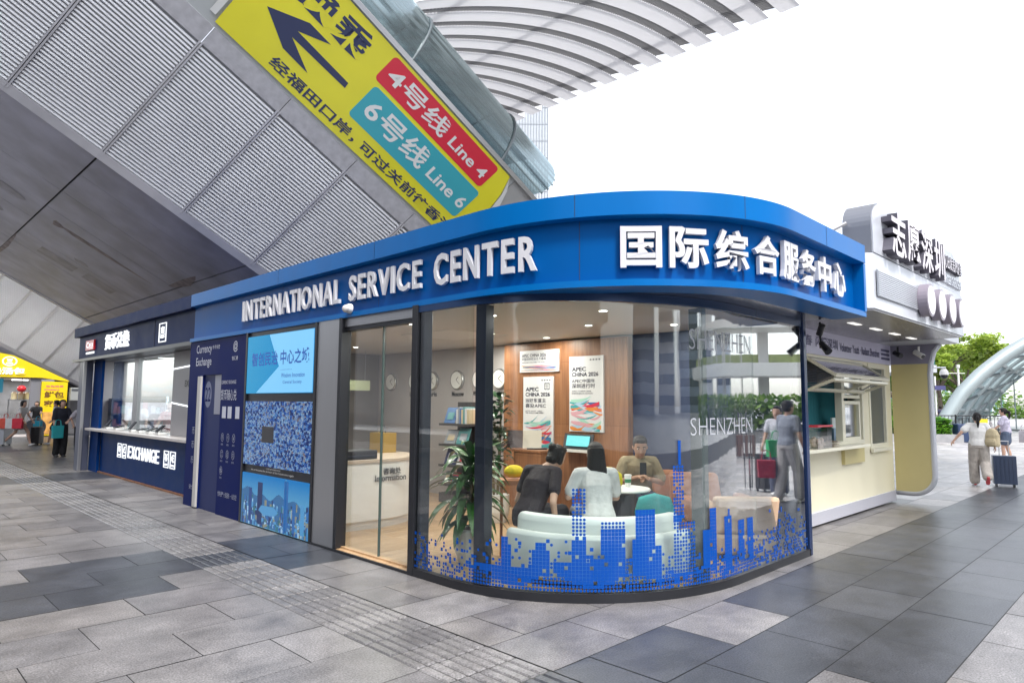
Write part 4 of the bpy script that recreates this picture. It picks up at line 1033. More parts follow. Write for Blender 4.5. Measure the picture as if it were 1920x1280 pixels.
# wall round the two openings: hatch x 9.3-11.5, z 1.1-2.33 ; window x 11.85-12.75, z .98-2.33
def wallbox(x0, x1, z0, z1):
    b = MB(); b.box((x0, YF, z0), (x1, YF + 0.08, z1)); return b
b = MB()
for x0, x1, z0, z1 in ((7.76, 9.2, .2, 2.36), (9.2, 11.55, .2, 1.06), (9.2, 11.55, 2.34, 2.36), (11.55, 11.86, .2, 2.36), (11.86, 12.76, .2, .96), (11.86, 12.76, 2.34, 2.36), (12.76, 13.05, .2, 2.36)):
    b.box((x0, YF, z0), (x1, YF + 0.08, z1))
b.build('front_wall', M_CREAM, vk, fix=False)
b = MB(); b.box((7.76, YF - 0.02, 0.03), (13.06, YF + 0.06, 0.2)); b.build('plinth', M_GREY, vk, bevel=0.004)
b = MB(); b.box((7.76, YF + .12, 0.0), (13.05, 7.0, 0.2)); b.box((7.76, 6.9, 0.2), (13.05, 7.0, 2.6)); b.box((12.97, YF + .08, 0.2), (13.05, 6.9, 2.6)); b.build('rear_walls', M_CREAM, vk)
b = MB(); b.box((7.76, YF - 0.03, 2.36), (13.03, YF + 0.08, 2.70)); b.build('sign_band', M_LAV, vk)
M_VINK = mat('violet_ink', (0.07, 0.07, 0.16), 0.5)
tparts('band_lettering', M_VINK, vk, [('志愿青春', (8.3, YF - .034, 2.47), 1.2, .15, .015), ('闪耀深圳', (9.62, YF - .034, 2.47), .85, .15, .015), ('Volunteer Youth · Radiant Shenzhen', (10.55, YF - .034, 2.46), 1.85, .13, .015)], FR, FU)
b = MB()
for k in range(3): b.box((12.5, YF - 0.036, 2.44 + .07 * k), (12.95, YF - 0.033, 2.475 + .07 * k))
b.build('band_mark', M_VINK, vk)
# curved silver jamb beside the blue pavilion
b = MB(); b.sweep([(8.6, 3.63), (8.6, 3.2), (8.63, 3.08), (8.72, 3.0), (8.85, 2.99)], [(0, 0.0), (0.05, 0.0), (0.05, 2.7), (0, 2.7)]) if False else None
# hatch: frame, mullion, lower lights, curtain, blind
def frame(x0, x1, z0, z1, t, y0, y1, mb):
    mb.box((x0, y0, z0), (x1, y1, z0 + t)); mb.box((x0, y0, z1 - t), (x1, y1, z1)); mb.box((x0, y0, z0 + t), (x0 + t, y1, z1 - t)); mb.box((x1 - t, y0, z0 + t), (x1, y1, z1 - t))
b = MB(); frame(9.2, 11.55, 1.06, 2.34, 0.06, YF - 0.02, YF + 0.1, b); b.box((10.62, YF - .01, 1.12), (10.7, YF + .09, 2.28)); b.build('hatch_frame', M_CREAM2, vk, fix=False)
b = MB(); frame(10.72, 11.44, 1.12, 1.72, 0.05, YF, YF + 0.05, b); frame(10.72, 11.44, 1.76, 2.26, 0.05, YF, YF + 0.05, b); b.build('hatch_sash', M_CREAM2, vk, fix=False)
b = MB(); b.box((10.78, YF + .02, 1.18), (11.38, YF + .03, 1.66)); b.box((10.78, YF + .02, 1.82), (11.38, YF + .03, 2.2)); b.build('hatch_glass', M_GL, vk)
b = MB()
for k in range(130):
    x = 9.3 + k * 0.0215; y = YF + 0.42 + 0.03 * math.sin(k * 1.25)
    x2 = x + 0.0215; y2 = YF + 0.42 + 0.03 * math.sin((k + 1) * 1.25)
    b.add([(x, y, 0.9), (x2, y2, 0.9), (x2, y2, 2.0), (x, y, 2.0)], [(0, 1, 2, 3)])
b.build('curtain', mat('teal_curtain', (0.01, 0.17, 0.20), 0.7), vk, smooth=True, fix=False)
b = MB()
for k in range(16): b.obox((9.27, YF + 0.14, 1.93 + k * 0.023), (1.9, 0, 0), (0, 0.02, 0.01), (0, 0.001, 0.002))
b.build('roller_blind', mat('grey_blind', (0.45, 0.45, 0.48), 0.5), vk)
b = MB(); b.box((9.2, YF + 1.2, .2), (12.9, YF + 1.25, 2.3)); b.build('inner_wall', mat('inner_shade', (0.25, 0.27, 0.27), 0.7), vk)
# two top hung sashes pushed out over the shelf
def awning(x0, x1, zt, drop, out, name):
    t = 0.05; d = V((0, -out, -drop)); L = d.length; u = d.normalized(); nrm = V((1, 0, 0)).cross(u)
    o = V((x0, YF - 0.03, zt)); w = V((x1 - x0, 0, 0)); b = MB()
    b.obox(o, w, u * t, nrm * 0.04); b.obox(o + u * (L - t), w, u * t, nrm * 0.04)
    b.obox(o + u * t, V((t, 0, 0)), u * (L - 2 * t), nrm * 0.04); b.obox(o + u * t + w - V((t, 0, 0)), V((t, 0, 0)), u * (L - 2 * t), nrm * 0.04)
    s = b.build(name, M_CREAM2, vk, fix=False)
    b = MB(); b.obox(o + u * t + V((t, 0, 0)) + nrm * 0.015, w - V((2 * t, 0, 0)), u * (L - 2 * t), nrm * 0.01); b.build('sash_glass', glass('sash_pane', (0.75, 0.78, 0.82), base=0.12, power=2.5), s)
    return o, u, L
awning(9.25, 11.5, 2.32, 0.26, 0.40, 'awning_sash')
for x in (9.35, 11.4): b = MB(); b.tube([(x, YF - 0.0, 1.86), (x, YF - .2, 1.97), (x, YF - 0.38, 2.06)], 0.012, 6); b.build('sash_stay', M_STEEL, vk)
b = MB(); u = V((0, -.38, .15)).normalized(); nn = V((1, 0, 0)).cross(u) * .035; st = V((9.25, YF - .03, 1.87))
b.obox(st, (2.25, 0, 0), u * .05, nn); b.obox(st + u * .34, (2.25, 0, 0), u * .05, nn)
for dx in (.0, 1.38, 2.2): b.obox(st + u * .05 + V((dx, 0, 0)), (.05, 0, 0), u * .29, nn)
b.build('lower_sash', M_CREAM2, vk, fix=False)
# shelf with bracket
b = MB(); b.box((8.3, YF - 0.24, 1.03), (11.1, YF - .021, 1.075)); b.build('shelf', M_CREAM2, vk, bevel=0.006)
b = MB(); b.box((10.55, YF - .05, .78), (11.42, YF - .001, 1.028)); b.build('shelf_bracket', M_FIN, vk)
# right window with a dark blind and a sill
b = MB(); frame(11.86, 12.76, 0.96, 2.34, 0.07, YF - 0.015, YF + 0.07, b); b.build('window_frame', M_CREAM2, vk, fix=False)
b = MB(); b.box((11.93, YF + .03, 1.03), (12.69, YF + .04, 2.27)); wp = b.build('window_blind', mat('dark_window_blind', (0.10, 0.115, 0.115), 0.3, var=0.15, stretch=(1, 1, 14)), vk)
b = MB(); b.box((11.83, YF - 0.06, 0.90), (12.8, YF - .016, 0.958)); b.build('window_sill', M_CREAM2, vk, bevel=0.005)
# hanging fin at the far end with rounded lower corner
pts = [(YF - 0.02, 2.70), (YF - 0.02, 0.17)]
yo, r_ = YF - 0.60, 0.32
pts += [(yo + r_ - r_ * math.sin(R(a)), 0.17 + r_ - r_ * math.cos(R(a))) for a in range(0, 91, 9)]
pts += [(yo - 0.0 , 2.2), (yo - 0.02, 2.4), (yo - 0.07, 2.58), (yo - 0.16, 2.70)]
low = [p for p in pts]
b = MB(); b.prism([(13.06, y, z) for y, z in pts], (0.09, 0, 0)); b.build('end_fin', M_FIN, vk)
b = MB(); up_ = [(YF - 0.021, 2.70), (YF - 0.021, 2.37), (yo - 0.02, 2.37), (yo - .05, 2.42), (yo - 0.07, 2.575), (yo - 0.16, 2.699)]
b.prism([(13.052, y, z) for y, z in up_], (0.007, 0, 0)); b.build('fin_head', mat('violet_grey_head', (0.24, 0.23, 0.3), 0.4), vk)
b = MB()
edge = [(13.1, y, z) for y, z in pts[1:]]
for i in range(len(edge) - 1):
    p, q = V(edge[i]), V(edge[i + 1]); 
b.tube(edge, 0.055, 6); b.build('fin_edge_trim', M_SILV, vk, smooth=True)
# canopy
cf = [(8.0, 2.42), (7.9, 2.52), (7.9, 4.2), (13.6, 4.2), (13.6, 2.32), (12.15, 2.30), (8.1, 2.30)]
cf = [(7.98, 2.34), (7.88, 2.46), (7.80, 2.8), (7.80, 6.9), (12.3, 6.9), (12.14, 2.32)]
b = MB(); b.prism([(x, y, 2.72) for x, y in cf], (0, 0, 0.62)); b.build('canopy', M_SILV, vk)
b = MB(); b.prism([(x + (0.03 if x < 9 else -0.03), y + 0.02, 2.70) for x, y in cf], (0, 0, 0.018)); b.build('canopy_soffit', M_CSOF, vk)
b = MB(); b.prism([(12.2, 2.6, 2.70), (13.3, 2.62, 2.70), (13.3, 6.9, 2.70), (12.33, 6.9, 2.70)], (0, 0, 0.25)); b.build('canopy_end', M_SILV, vk)
M_PERF = mat('perforated_strip', (0.38, 0.40, 0.44), 0.4, 0.3)
b = MB(); b.box((8.05, 2.318, 2.86), (12.08, 2.3285, 3.16)); pf = b.build('perforated_strip', M_PERF, vk)
b = MB()
for k in range(13): b.box((8.06, 2.311, 2.87 + k * 0.0225), (12.07, 2.317, 2.881 + k * 0.0225))
b.build('strip_ridges', M_SILV, pf, fix=False)
M_DISCW = mat('icon_disc_face', (0.72, 0.70, 0.74), 0.4); M_DISCR = mat('icon_disc_rim', (0.28, 0.25, 0.30), 0.4)
for k in range(4):
    xx = 9.78 + 0.56 * k
    b = MB(); b.lathe((xx, 2.31, 3.0), [(0.21, -0.11), (0.21, 0.0)], 28, axis='y'); dk_ = b.build('icon_disc', M_DISCR, vk)
    b = MB(); b.lathe((xx, 2.198, 3.0), [(0.185, -0.004), (0.185, 0.0)], 28, axis='y'); b.build('disc_face', M_DISCW, dk_)
# upright name board on the canopy, rounded at its upper left corner
r_ = 0.3; x0, x1, z0, z1 = 8.02, 12.2, 3.36, 3.97
pts = [(x0, z0), (x1, z0), (x1, z1 - .28), (x1 - .12, z1 - 0.1)] + [(x1 - .4, z1)] + [(x0 + r_ - r_ * math.sin(R(a)), z1 - r_ + r_ * math.cos(R(a))) for a in range(0, 91, 10)]
b = MB(); b.prism([(x, 2.36, z) for x, z in pts], (0, 0.3, 0)); nb_ = b.build('name_board', mat('dull_board_side', (0.2, 0.21, 0.24), 0.4, 0.2), vk)
b = MB(); pp = [(x0 + .02 + (x - x0) * .99, 0, z0 + (z - z0) * .98) for x, z in pts]; b.prism([(x, 2.345, z) for x, _, z in pp], (0, 0.014, 0)); b.build('board_face', M_SILV, nb_)
b = MB(); b.tube([(7.6, 3.2, 3.36), (7.98, 2.6, 3.72)], 0.022, 6); b.build('board_stay', M_STEEL, vk)
M_CHAR = [mat('pale_letter_face', (0.62, 0.58, 0.62), 0.4), mat('dark_letter_side', (0.09, 0.085, 0.11), 0.5)]
for i, ch in enumerate('志愿深圳'):
    b = MB(); text(b, ch, (8.35 + 0.62 * i, 2.345, 3.38), FR, FU, fit=(0.55, 0.52), bold=0.02, depth=0.11, side=1); b.build('board_letter', M_CHAR, vk)
b = MB(); text(b, '从心出发志愿服务', (10.85, 2.345, 3.62), FR, FU, fit=(1.2, 0.2), bold=0.02, depth=0.06, side=1); b.build('board_small_letters', M_CHAR, vk)
b = MB(); text(b, 'VOLUNTEER SHENZHEN', (10.85, 2.345, 3.42), FR, FU, fit=(1.25, 0.13), bold=0.02, depth=0.03); b.build('board_small_letters', M_SILV, vk)
for k in range(4):
    d = MB(); d.box((9.0 + k * 0.85, 2.9, 2.693), (9.35 + k * 0.85, 2.97, 2.699)); d.build('soffit_light', emis('soffit_lamp', (1, 0.97, 0.92), 0.35) if k == 0 else bpy.data.materials['soffit_lamp'], vk)
# things on the shelf and cameras
t = thing('clear_box', 'clear plastic box with a red lid on the kiosk shelf', 'box', (9.5, YF - .2, 1.076))
b = MB(); b.box((9.1, YF - .21, 1.077), (9.6, YF - .04, 1.36)); b.build('bin', glass('clear_plastic', (0.85, 0.87, 0.88), base=0.1), t)
b = MB(); b.box((9.08, YF - .225, 1.361), (9.62, YF - .03, 1.385)); b.build('lid', mat('red_plastic', (0.65, 0.02, 0.05), 0.3), t, bevel=0.005)
b = MB(); rz = random.Random(2)
for k in range(16): b.ball((rz.uniform(9.16, 9.54), rz.uniform(YF - .16, YF - .09), rz.uniform(1.1, 1.2)), 0.035, 8)
b.build('sweets', mat('beige_wrappers', (0.55, 0.45, 0.36), 0.5, var=0.3), t)
t = thing('paper_pile', 'heap of beige leaflets beside the red lidded box on the shelf', 'leaflets', (9.95, YF - .25, 1.076))
b = MB()
for k in range(10):
    a = rz.uniform(-.5, .5); ux = V((math.cos(a), math.sin(a), rz.uniform(-.15, .15))) * 0.2; uy = V((-math.sin(a), math.cos(a), 0)) * 0.14
    b.obox((rz.uniform(9.68, 9.9), rz.uniform(YF - .21, YF - .17), 1.079 + k * 0.009), ux, uy, (0, 0, 0.004))
b.build('leaflets', mat('beige_paper', (0.62, 0.55, 0.45), 0.6, var=0.2), t)
t = thing('leaflet_stand', 'small blue and white leaflet stand behind the kiosk hatch glass', 'stand', (11.1, YF + .3, 1.06))
b = MB(); b.box((10.85, YF + .2, 1.07), (11.3, YF + .3, 1.3)); b.build('holder', mat('pale_blue_card', (0.4, 0.5, 0.65), 0.5), t); b = MB(); b.box((10.9, YF + .24, 1.3), (11.15, YF + .26, 1.46)); b.build('leaflet', M_WHITE, t)
def bullet(name, label, p, d):
    p = V(p); d = V(d).normalized(); t = thing(name, label, 'camera', tuple(p))
    b = MB(); b.tube([p + V((0, 0, .0)), p + V((0, 0, -.10))], 0.018, 8); b.build('bracket', M_WHITE if 'white' in label else M_BLACK, t)
    b = MB(); q = p + V((0, 0, -.13)); b.tube([q - d * .09, q + d * .09], 0.045, 12); b.build('housing', M_WHITE if 'white' in label else M_BLACK, t)
    b = MB(); b.tube([q + d * .0905, q + d * .098], 0.035, 12); b.build('lens', M_BLACK, t)
bullet('security_camera', 'white bullet camera mounted high on the cream fin', (12.99, 3.15, 2.66), (-0.4, -0.7, -0.45))
bullet('security_camera', 'small dark camera in the corner above the kiosk window', (12.8, 3.42, 2.66), (-0.6, -0.6, -0.3))
t = thing('spotlight', 'black double spotlight hanging under the end of the blue fascia', 'spotlight', (7.9, 2.9, 2.6))
b = MB(); b.tube([(7.9, 2.9, 2.60), (7.9, 2.9, 2.30)], 0.014, 8); b.build('stem', M_BLACK, t)
b = MB(); b.tube([(7.86, 2.86, 2.56), (7.92, 2.92, 2.46)], 0.036, 12); b.build('spot_head', M_BLACK, t)
b = MB(); b.tube([(7.92, 2.9, 2.36), (7.86, 2.80, 2.25)], [0.032, 0.044], 12); b.build('spot_head', M_BLACK, t)
# ================================================================ people
def remesh(mb, name, m, parent, voxel, smooth=4, factor=0.5):
    me = bpy.data.meshes.new(name); me.from_pydata([tuple(p) for p in mb.v], [], mb.f)
    bm = bmesh.new(); bm.from_mesh(me); bmesh.ops.recalc_face_normals(bm, faces=bm.faces); bm.to_mesh(me); bm.free()
    o = bpy.data.objects.new(name, me); COL.objects.link(o)
    r = o.modifiers.new('r', 'REMESH'); r.mode = 'VOXEL'; r.voxel_size = voxel
    s = o.modifiers.new('s', 'SMOOTH'); s.iterations = smooth; s.factor = factor
    bpy.context.view_layer.update()
    nm = bpy.data.meshes.new_from_object(o.evaluated_get(bpy.context.evaluated_depsgraph_get()))
    bpy.data.objects.remove(o); bpy.data.meshes.remove(me)
    nm.name = name; nm.materials.clear(); nm.materials.append(m)
    nm.polygons.foreach_set('use_smooth', [True] * len(nm.polygons))
    o = bpy.data.objects.new(name, nm); COL.objects.link(o); o.parent = parent
    return o
def cap(mb, p, r0, q, r1, n=10):
    """tapered limb segment with rounded ends"""
    p, q = V(p), V(q)
    mb.tube([p, p.lerp(q, .33), p.lerp(q, .66), q], [r0, r0 + (r1 - r0) * .33, r0 + (r1 - r0) * .66, r1], n)
    mb.ball(p, r0 * 0.995, n); mb.ball(q, r1 * 0.995, n)
def loft(mb, rings, side=(1, 0, 0), n=16):
    """rings of (centre, half width along side, half depth)"""
    C = [V(r[0]) for r in rings]; vs = []; side = V(side).normalized()
    for i, (c, a, b_) in enumerate(rings):
        t = (C[min(i + 1, len(C) - 1)] - C[max(i - 1, 0)]).normalized()
        sx = (side - t * side.dot(t)).normalized(); sy = t.cross(sx)
        for j in range(n):
            an = 2 * math.pi * j / n
            ca, sa = math.cos(an), math.sin(an)
            ca = math.copysign(abs(ca) ** 0.85, ca); sa = math.copysign(abs(sa) ** 0.85, sa)
            vs.append(C[i] + sx * (a * ca) + sy * (b_ * sa))
    k = len(rings)
    fs = [(i * n + j, i * n + (j + 1) % n, (i + 1) * n + (j + 1) % n, (i + 1) * n + j) for i in range(k - 1) for j in range(n)]
    fs += [tuple(reversed(range(n))), tuple(range((k - 1) * n, k * n))]
    mb.add(vs, fs)
def hand(mb, wrist, d, palm_n, curl=0.5, side=1, sc_=1.0):
    """palm, four unequal curled fingers and a thumb; d points along the hand, palm_n out of the palm"""
    d = V(d).normalized(); n = V(palm_n); n = (n - d * n.dot(d)).normalized(); x = d.cross(n) * side
    w = V(wrist); k = sc_
    pc = w + d * 0.045 * k
    loft(mb, [(w - d * .005, 0.024 * k, 0.018 * k), (w + d * .03 * k, .036 * k, .016 * k), (w + d * .075 * k, .04 * k, .014 * k), (w + d * .09 * k, .038 * k, .011 * k)], side=x, n=12)
    for i, (off, ln) in enumerate(((-.029, .062), (-.010, .072), (.010, .067), (.028, .052))):
        p = w + d * .085 * k + x * off * k
        a = curl * (0.8 + 0.12 * i); dd = d
        for j, f in enumerate((.45, .32, .23)):
            dd = (dd * math.cos(a) + n * math.sin(a)).normalized(); q = p + dd * ln * f * k
            cap(mb, p, (.0092 - .0008 * j) * k, q, (.0086 - .0008 * j) * k, 8); p = q; 
            dd2 = dd; 
    p = w + d * .025 * k - x * .03 * k; q = p + (d * .6 - x * .62 + n * .3).normalized() * .038 * k; r = q + (d * .85 - x * .2 + n * .35).normalized() * .03 * k
    cap(mb, p, .013 * k, q, .0105 * k, 8); cap(mb, q, .0105 * k, r, .0085 * k, 8)

SKIN = mat('skin', (0.56, 0.34, 0.245), 0.5, var=0.05, vscale=9)
SKIN2 = mat('skin_tan', (0.40, 0.225, 0.15), 0.5, var=0.05, vscale=9)
HAIR = mat('black_hair', (0.010, 0.008, 0.008), 0.45, var=0.4, vscale=30, stretch=(6, 6, 0.6), bump=0.8, bscale=30, spec=0.3)
EYE = mat('eye_white', (0.7, 0.68, 0.66), 0.25); IRIS = mat('dark_iris', (0.02, 0.012, 0.01), 0.15); LIP = mat('lips', (0.42, 0.16, 0.14), 0.4)
_cl = {}
def cloth(col, rough=0.85, var=0.1, vs_=7):
    k = (col, rough, var, vs_)
    if k not in _cl: _cl[k] = mat('cloth', col, rough, var=var, vscale=vs_, bump=0.7, bscale=9)
    return _cl[k]

def stand(h=1.62, stride=0.0, phase=1, lift=0.0, arms=(0.0, 0.0), lean=0.02, width=1.0):
    """joint positions of a standing or walking figure facing +y; arms = forward swing of each arm (left, right) in radians"""
    s = h / 1.65; J = {}
    J['pelvis'] = V((0, 0, .92)); J['waist'] = V((0, lean * .3, 1.05)); J['chest'] = V((0, lean * .7, 1.22)); J['neck'] = V((0, lean, 1.385)); J['head'] = V((0, lean + .02, 1.525))
    for sd, nm in ((-1, 'l'), (1, 'r')):
        J['sh' + nm] = V((sd * .158 * width, lean, 1.345)); J['hip' + nm] = V((sd * .082, 0, .90))
        a = arms[0 if sd < 0 else 1]
        el = J['sh' + nm] + V((sd * .045, math.sin(a) * .27, -math.cos(a) * .27)); b = a + 0.3
        J['el' + nm] = el; J['wr' + nm] = el + V((sd * .01, math.sin(b) * .235, -math.cos(b) * .235))
        f = stride * phase * (1 if sd < 0 else -1)
        J['an' + nm] = V((sd * .075, f * .5, .075)); J['kn' + nm] = V((sd * .085, f * .25 + .04 + abs(stride) * .05, .49))
        if lift and f < 0:
            J['an' + nm] += V((0, -.06, lift)); J['kn' + nm] += V((0, .05, .01))
    for k in J: J[k] = J[k] * s
    J['s'] = s
    return J
def sit(h=1.62, seat=0.44, lean=0.1, arms='lap', knee=0.45):
    s = h / 1.65; J = {'s': s}
    z = seat + 0.09
    J['pelvis'] = V((0, 0, z)); J['waist'] = V((0, lean * .35, z + .14)); J['chest'] = V((0, lean * .8, z + .30)); J['neck'] = V((0, lean * 1.3, z + .475)); J['head'] = V((0, lean * 1.3 + .03 + lean * .35, z + .61))
    for sd, nm in ((-1, 'l'), (1, 'r')):
        J['sh' + nm] = V((sd * .17, lean * 1.15, z + .43)); J['hip' + nm] = V((sd * .085, 0.02, z))
        J['kn' + nm] = V((sd * .1, knee, z + .02)); J['an' + nm] = V((sd * .1, knee + .02, .075))
        J['el' + nm] = V((sd * .23, lean + .08, z + .19)); J['wr' + nm] = V((sd * .09, lean + .27, z + .17))
    return J
def figure(label, loc, rz, J, top=None, sleeve=0.55, bottom=None, legs=1.0, loose=1.0, shoe=(0.7, 0.7, 0.7), skin=SKIN, hair='tied', face=False, dress=None, vox=0.009, group=None, head_dir=None, curl=(.5, .5), pack=None, bun=None, hands=True, belly=1.0):
    root = thing('person', label, 'person', loc, rz, group, world=False)
    s = J['s']; A = lambda k: J[k]
    hd = V(head_dir).normalized() if head_dir else V((0, 1, 0)); hs = hd.cross(V((0, 0, 1))).normalized(); hu = hs.cross(hd)
    H = A('head')
    def hp(x, y, z): return H + hs * x * s + hd * y * s + hu * z * s
    b = MB()
    # skull, jaw, nose, ears, neck
    loft(b, [(hp(0, .012, -.118), .028 * s, .03 * s), (hp(0, .014, -.10), .048 * s, .056 * s), (hp(0, .008, -.055), .064 * s, .080 * s), (hp(0, 0, 0), .074 * s, .094 * s), (hp(0, -.006, .05), .074 * s, .096 * s), (hp(0, -.01, .09), .056 * s, .076 * s), (hp(0, -.012, .112), .025 * s, .035 * s)], side=hs, n=16)
    cap(b, hp(0, .088, .005), .010 * s, hp(0, .107, -.028), .0135 * s, 8)
    for sd in (-1, 1): b.ball(hp(sd * .075, -.01, -.012), (.016 * s, .016 * s, .026 * s), 10)
    cap(b, A('neck') - V((0, 0, .03)), .056 * s, hp(0, -.015, -.07), .05 * s)
    loft(b, [(A('pelvis') - V((0, 0, .05)), .12 * s, .085 * s), (A('pelvis') + V((0, 0, .04)), .15 * s, .10 * s), (A('waist'), .118 * s, .085 * s), (A('chest'), .14 * s, .098 * s), (A('neck') - V((0, 0, .055)), .135 * s, .07 * s), (A('neck') - V((0, 0, .005)), .055 * s, .05 * s)])
    for nm, sd in (('l', -1), ('r', 1)):
        cap(b, A('neck') - V((0, 0, .04)), .05 * s, A('sh' + nm), .048 * s)
        cap(b, A('sh' + nm), .048 * s, A('el' + nm), .036 * s); cap(b, A('el' + nm), .036 * s, A('wr' + nm), .024 * s)
        d = (A('wr' + nm) - A('el' + nm)).normalized()
        if hands: hand(b, A('wr' + nm), d, V((-sd, .35, -.1)) if abs(d.z) > .5 else V((0, 0, -1)), curl[0 if sd < 0 else 1], sd, s)
        cap(b, A('hip' + nm), .083 * s, A('kn' + nm), .052 * s); cap(b, A('kn' + nm), .05 * s, A('kn' + nm).lerp(A('an' + nm), .35) - V((0, .012, 0)), .051 * s); cap(b, A('kn' + nm).lerp(A('an' + nm), .35) - V((0, .012, 0)), .051 * s, A('an' + nm), .033 * s)
    body = remesh(b, 'body', skin, root, vox, 3)
    # shoes
    for nm in 'lr':
        a = A('an' + nm); k = A('kn' + nm); sh = (a - k).normalized(); fwd = (V((0, 1, 0)) - sh * sh.y).normalized()
        if sh.z < -0.98: fwd = V((0, 1, 0))
        b = MB(); h0 = a + sh * .035 * s
        loft(b, [(h0 - fwd * .065 * s, .03 * s, .03 * s), (h0 - fwd * .03 * s, .036 * s, .044 * s), (h0 + fwd * .04 * s, .041 * s, .04 * s), (h0 + fwd * .11 * s + sh * .008, .045 * s, .028 * s), (h0 + fwd * .165 * s + sh * .012, .03 * s, .016 * s)], side=V((1, 0, 0)), n=12)
        remesh(b, 'shoe', cloth(shoe, .5, .05), root, max(.007, vox * .8), 2)
    # garments
    if top:
        b = MB(); e = 0.016 * loose
        loft(b, [(A('pelvis') - V((0, 0, .02)), (.152 + e) * s * belly, (.105 + e) * s * belly), (A('pelvis') + V((0, 0, .05)), (.15 + e) * s * belly, (.102 + e) * s * belly), (A('waist'), (.128 + e) * s * belly, (.092 + e) * s * belly), (A('chest'), (.145 + e) * s, (.104 + e) * s), (A('neck') - V((0, 0, .055)), (.138 + e * .7) * s, (.075 + e) * s), (A('neck') - V((0, 0, .0)), .068 * s, .062 * s)])
        for nm in 'lr':
            cap(b, A('neck') - V((0, 0, .035)), (.052 + e * .5) * s, A('sh' + nm), (.052 + e * .6) * s)
            q = A('sh' + nm).lerp(A('el' + nm), min(1, sleeve * 1.0)); cap(b, A('sh' + nm), (.052 + e * .6) * s, q, (.048 + e * 0.9) * s)
            if sleeve > 1: cap(b, A('el' + nm), (.042 + e) * s, A('el' + nm).lerp(A('wr' + nm), sleeve - 1), (.034 + e) * s)
        remesh(b, 'shirt', top, root, vox, 3)
    if dress:
        b = MB(); e = 0.014; p = A('pelvis')
        loft(b, [(p - V((0, 0, .34 * s)), .20 * s, .15 * s), (p - V((0, 0, .12 * s)), .18 * s, .13 * s), (p + V((0, 0, .03)), .165 * s, .115 * s), (A('waist'), .13 * s, .1 * s), (A('chest'), .158 * s, .115 * s), (A('neck') - V((0, 0, .055)), .145 * s, .085 * s), (A('neck'), .068 * s, .062 * s)])
        for nm in 'lr':
            cap(b, A('neck') - V((0, 0, .035)), .056 * s, A('sh' + nm), .06 * s); cap(b, A('sh' + nm), .06 * s, A('sh' + nm).lerp(A('el' + nm), sleeve), .06 * s)
        remesh(b, 'dress', dress, root, vox, 3)
    if bottom:
        b = MB(); e = 0.016 * loose
        loft(b, [(A('pelvis') - V((0, 0, .07)), (.135 + e) * s, (.095 + e) * s), (A('pelvis') + V((0, 0, .0)), (.152 + e) * s, (.104 + e) * s), (A('pelvis') + V((0, 0, .075)), (.142 + e * .5) * s, (.096 + e * .5) * s)])
        for nm in 'lr':
            k = A('kn' + nm); hp_ = A('hip' + nm)
            if legs < 1: cap(b, hp_, (.088 + e) * s, hp_.lerp(k, legs), (.082 + e * 1.3) * s)
            else:
                cap(b, hp_, (.088 + e) * s, k, (.062 + e * 1.3) * s); cap(b, k, (.062 + e * 1.3) * s, k.lerp(A('an' + nm), min(1, legs - 1) * .93), (.05 + e * 1.6) * s)
        remesh(b, 'shorts' if legs < 1 else 'trousers', bottom, root, vox, 3)
    # hair
    b = MB()
    loft(b, [(hp(0, -.05, -.075), .05 * s, .045 * s), (hp(0, -.036, -.03), .076 * s, .078 * s), (hp(0, -.02, .03), .084 * s, .095 * s), (hp(0, -.012, .075), .078 * s, .092 * s), (hp(0, -.012, .108), .054 * s, .066 * s), (hp(0, -.012, .126), .02 * s, .025 * s)], side=hs, n=16)
    b.ball(hp(0, .055, .088), (.06 * s, .035 * s, .03 * s), 12)
    if hair == 'tied':
        p0 = hp(0, -.105, .03)
        b.tube([p0, p0 + V((0, 0, 0)) - hd * .045 * s - V((0, 0, .02)), p0 - hd * .05 * s - V((0, 0, .13 * s)), p0 - hd * .03 * s - V((0, 0, .26 * s))], [.026 * s, .033 * s, .036 * s, .012 * s], 10)
        for sd in (-1, 1): b.ball(hp(sd * .07, .0, .02), (.02 * s, .045 * s, .05 * s), 10)
    if hair == 'long':
        z0 = H - hd * .045 * s
        loft(b, [(z0 - V((0, 0, .40 * s)) - hd * .06 * s + hs * .05 * s, .03 * s, .015 * s), (z0 - V((0, 0, .33 * s)) - hd * .06 * s + hs * .035 * s, .085 * s, .032 * s), (z0 - V((0, 0, .24 * s)) - hd * .06 * s + hs * .02 * s, .108 * s, .045 * s), (z0 - V((0, 0, .14 * s)) - hd * .045 * s, .10 * s, .055 * s), (z0 - V((0, 0, .04 * s)) - hd * .02 * s, .09 * s, .075 * s), (z0 + V((0, 0, .05 * s)), .084 * s, .09 * s)], side=hs)
    if hair == 'bob':
        for sd in (-1, 1): cap(b, hp(sd * .066, -.01, .03), .034 * s, hp(sd * .068, -.005, -.06), .028 * s)
        b.ball(hp(0, -.07, -.05), (.07 * s, .05 * s, .06 * s), 12)
    if bun: b.ball(hp(0, -.10, .07), .045 * s, 12)
    if hair != 'none': remesh(b, 'hair', HAIR, root, max(.008, vox), 2)
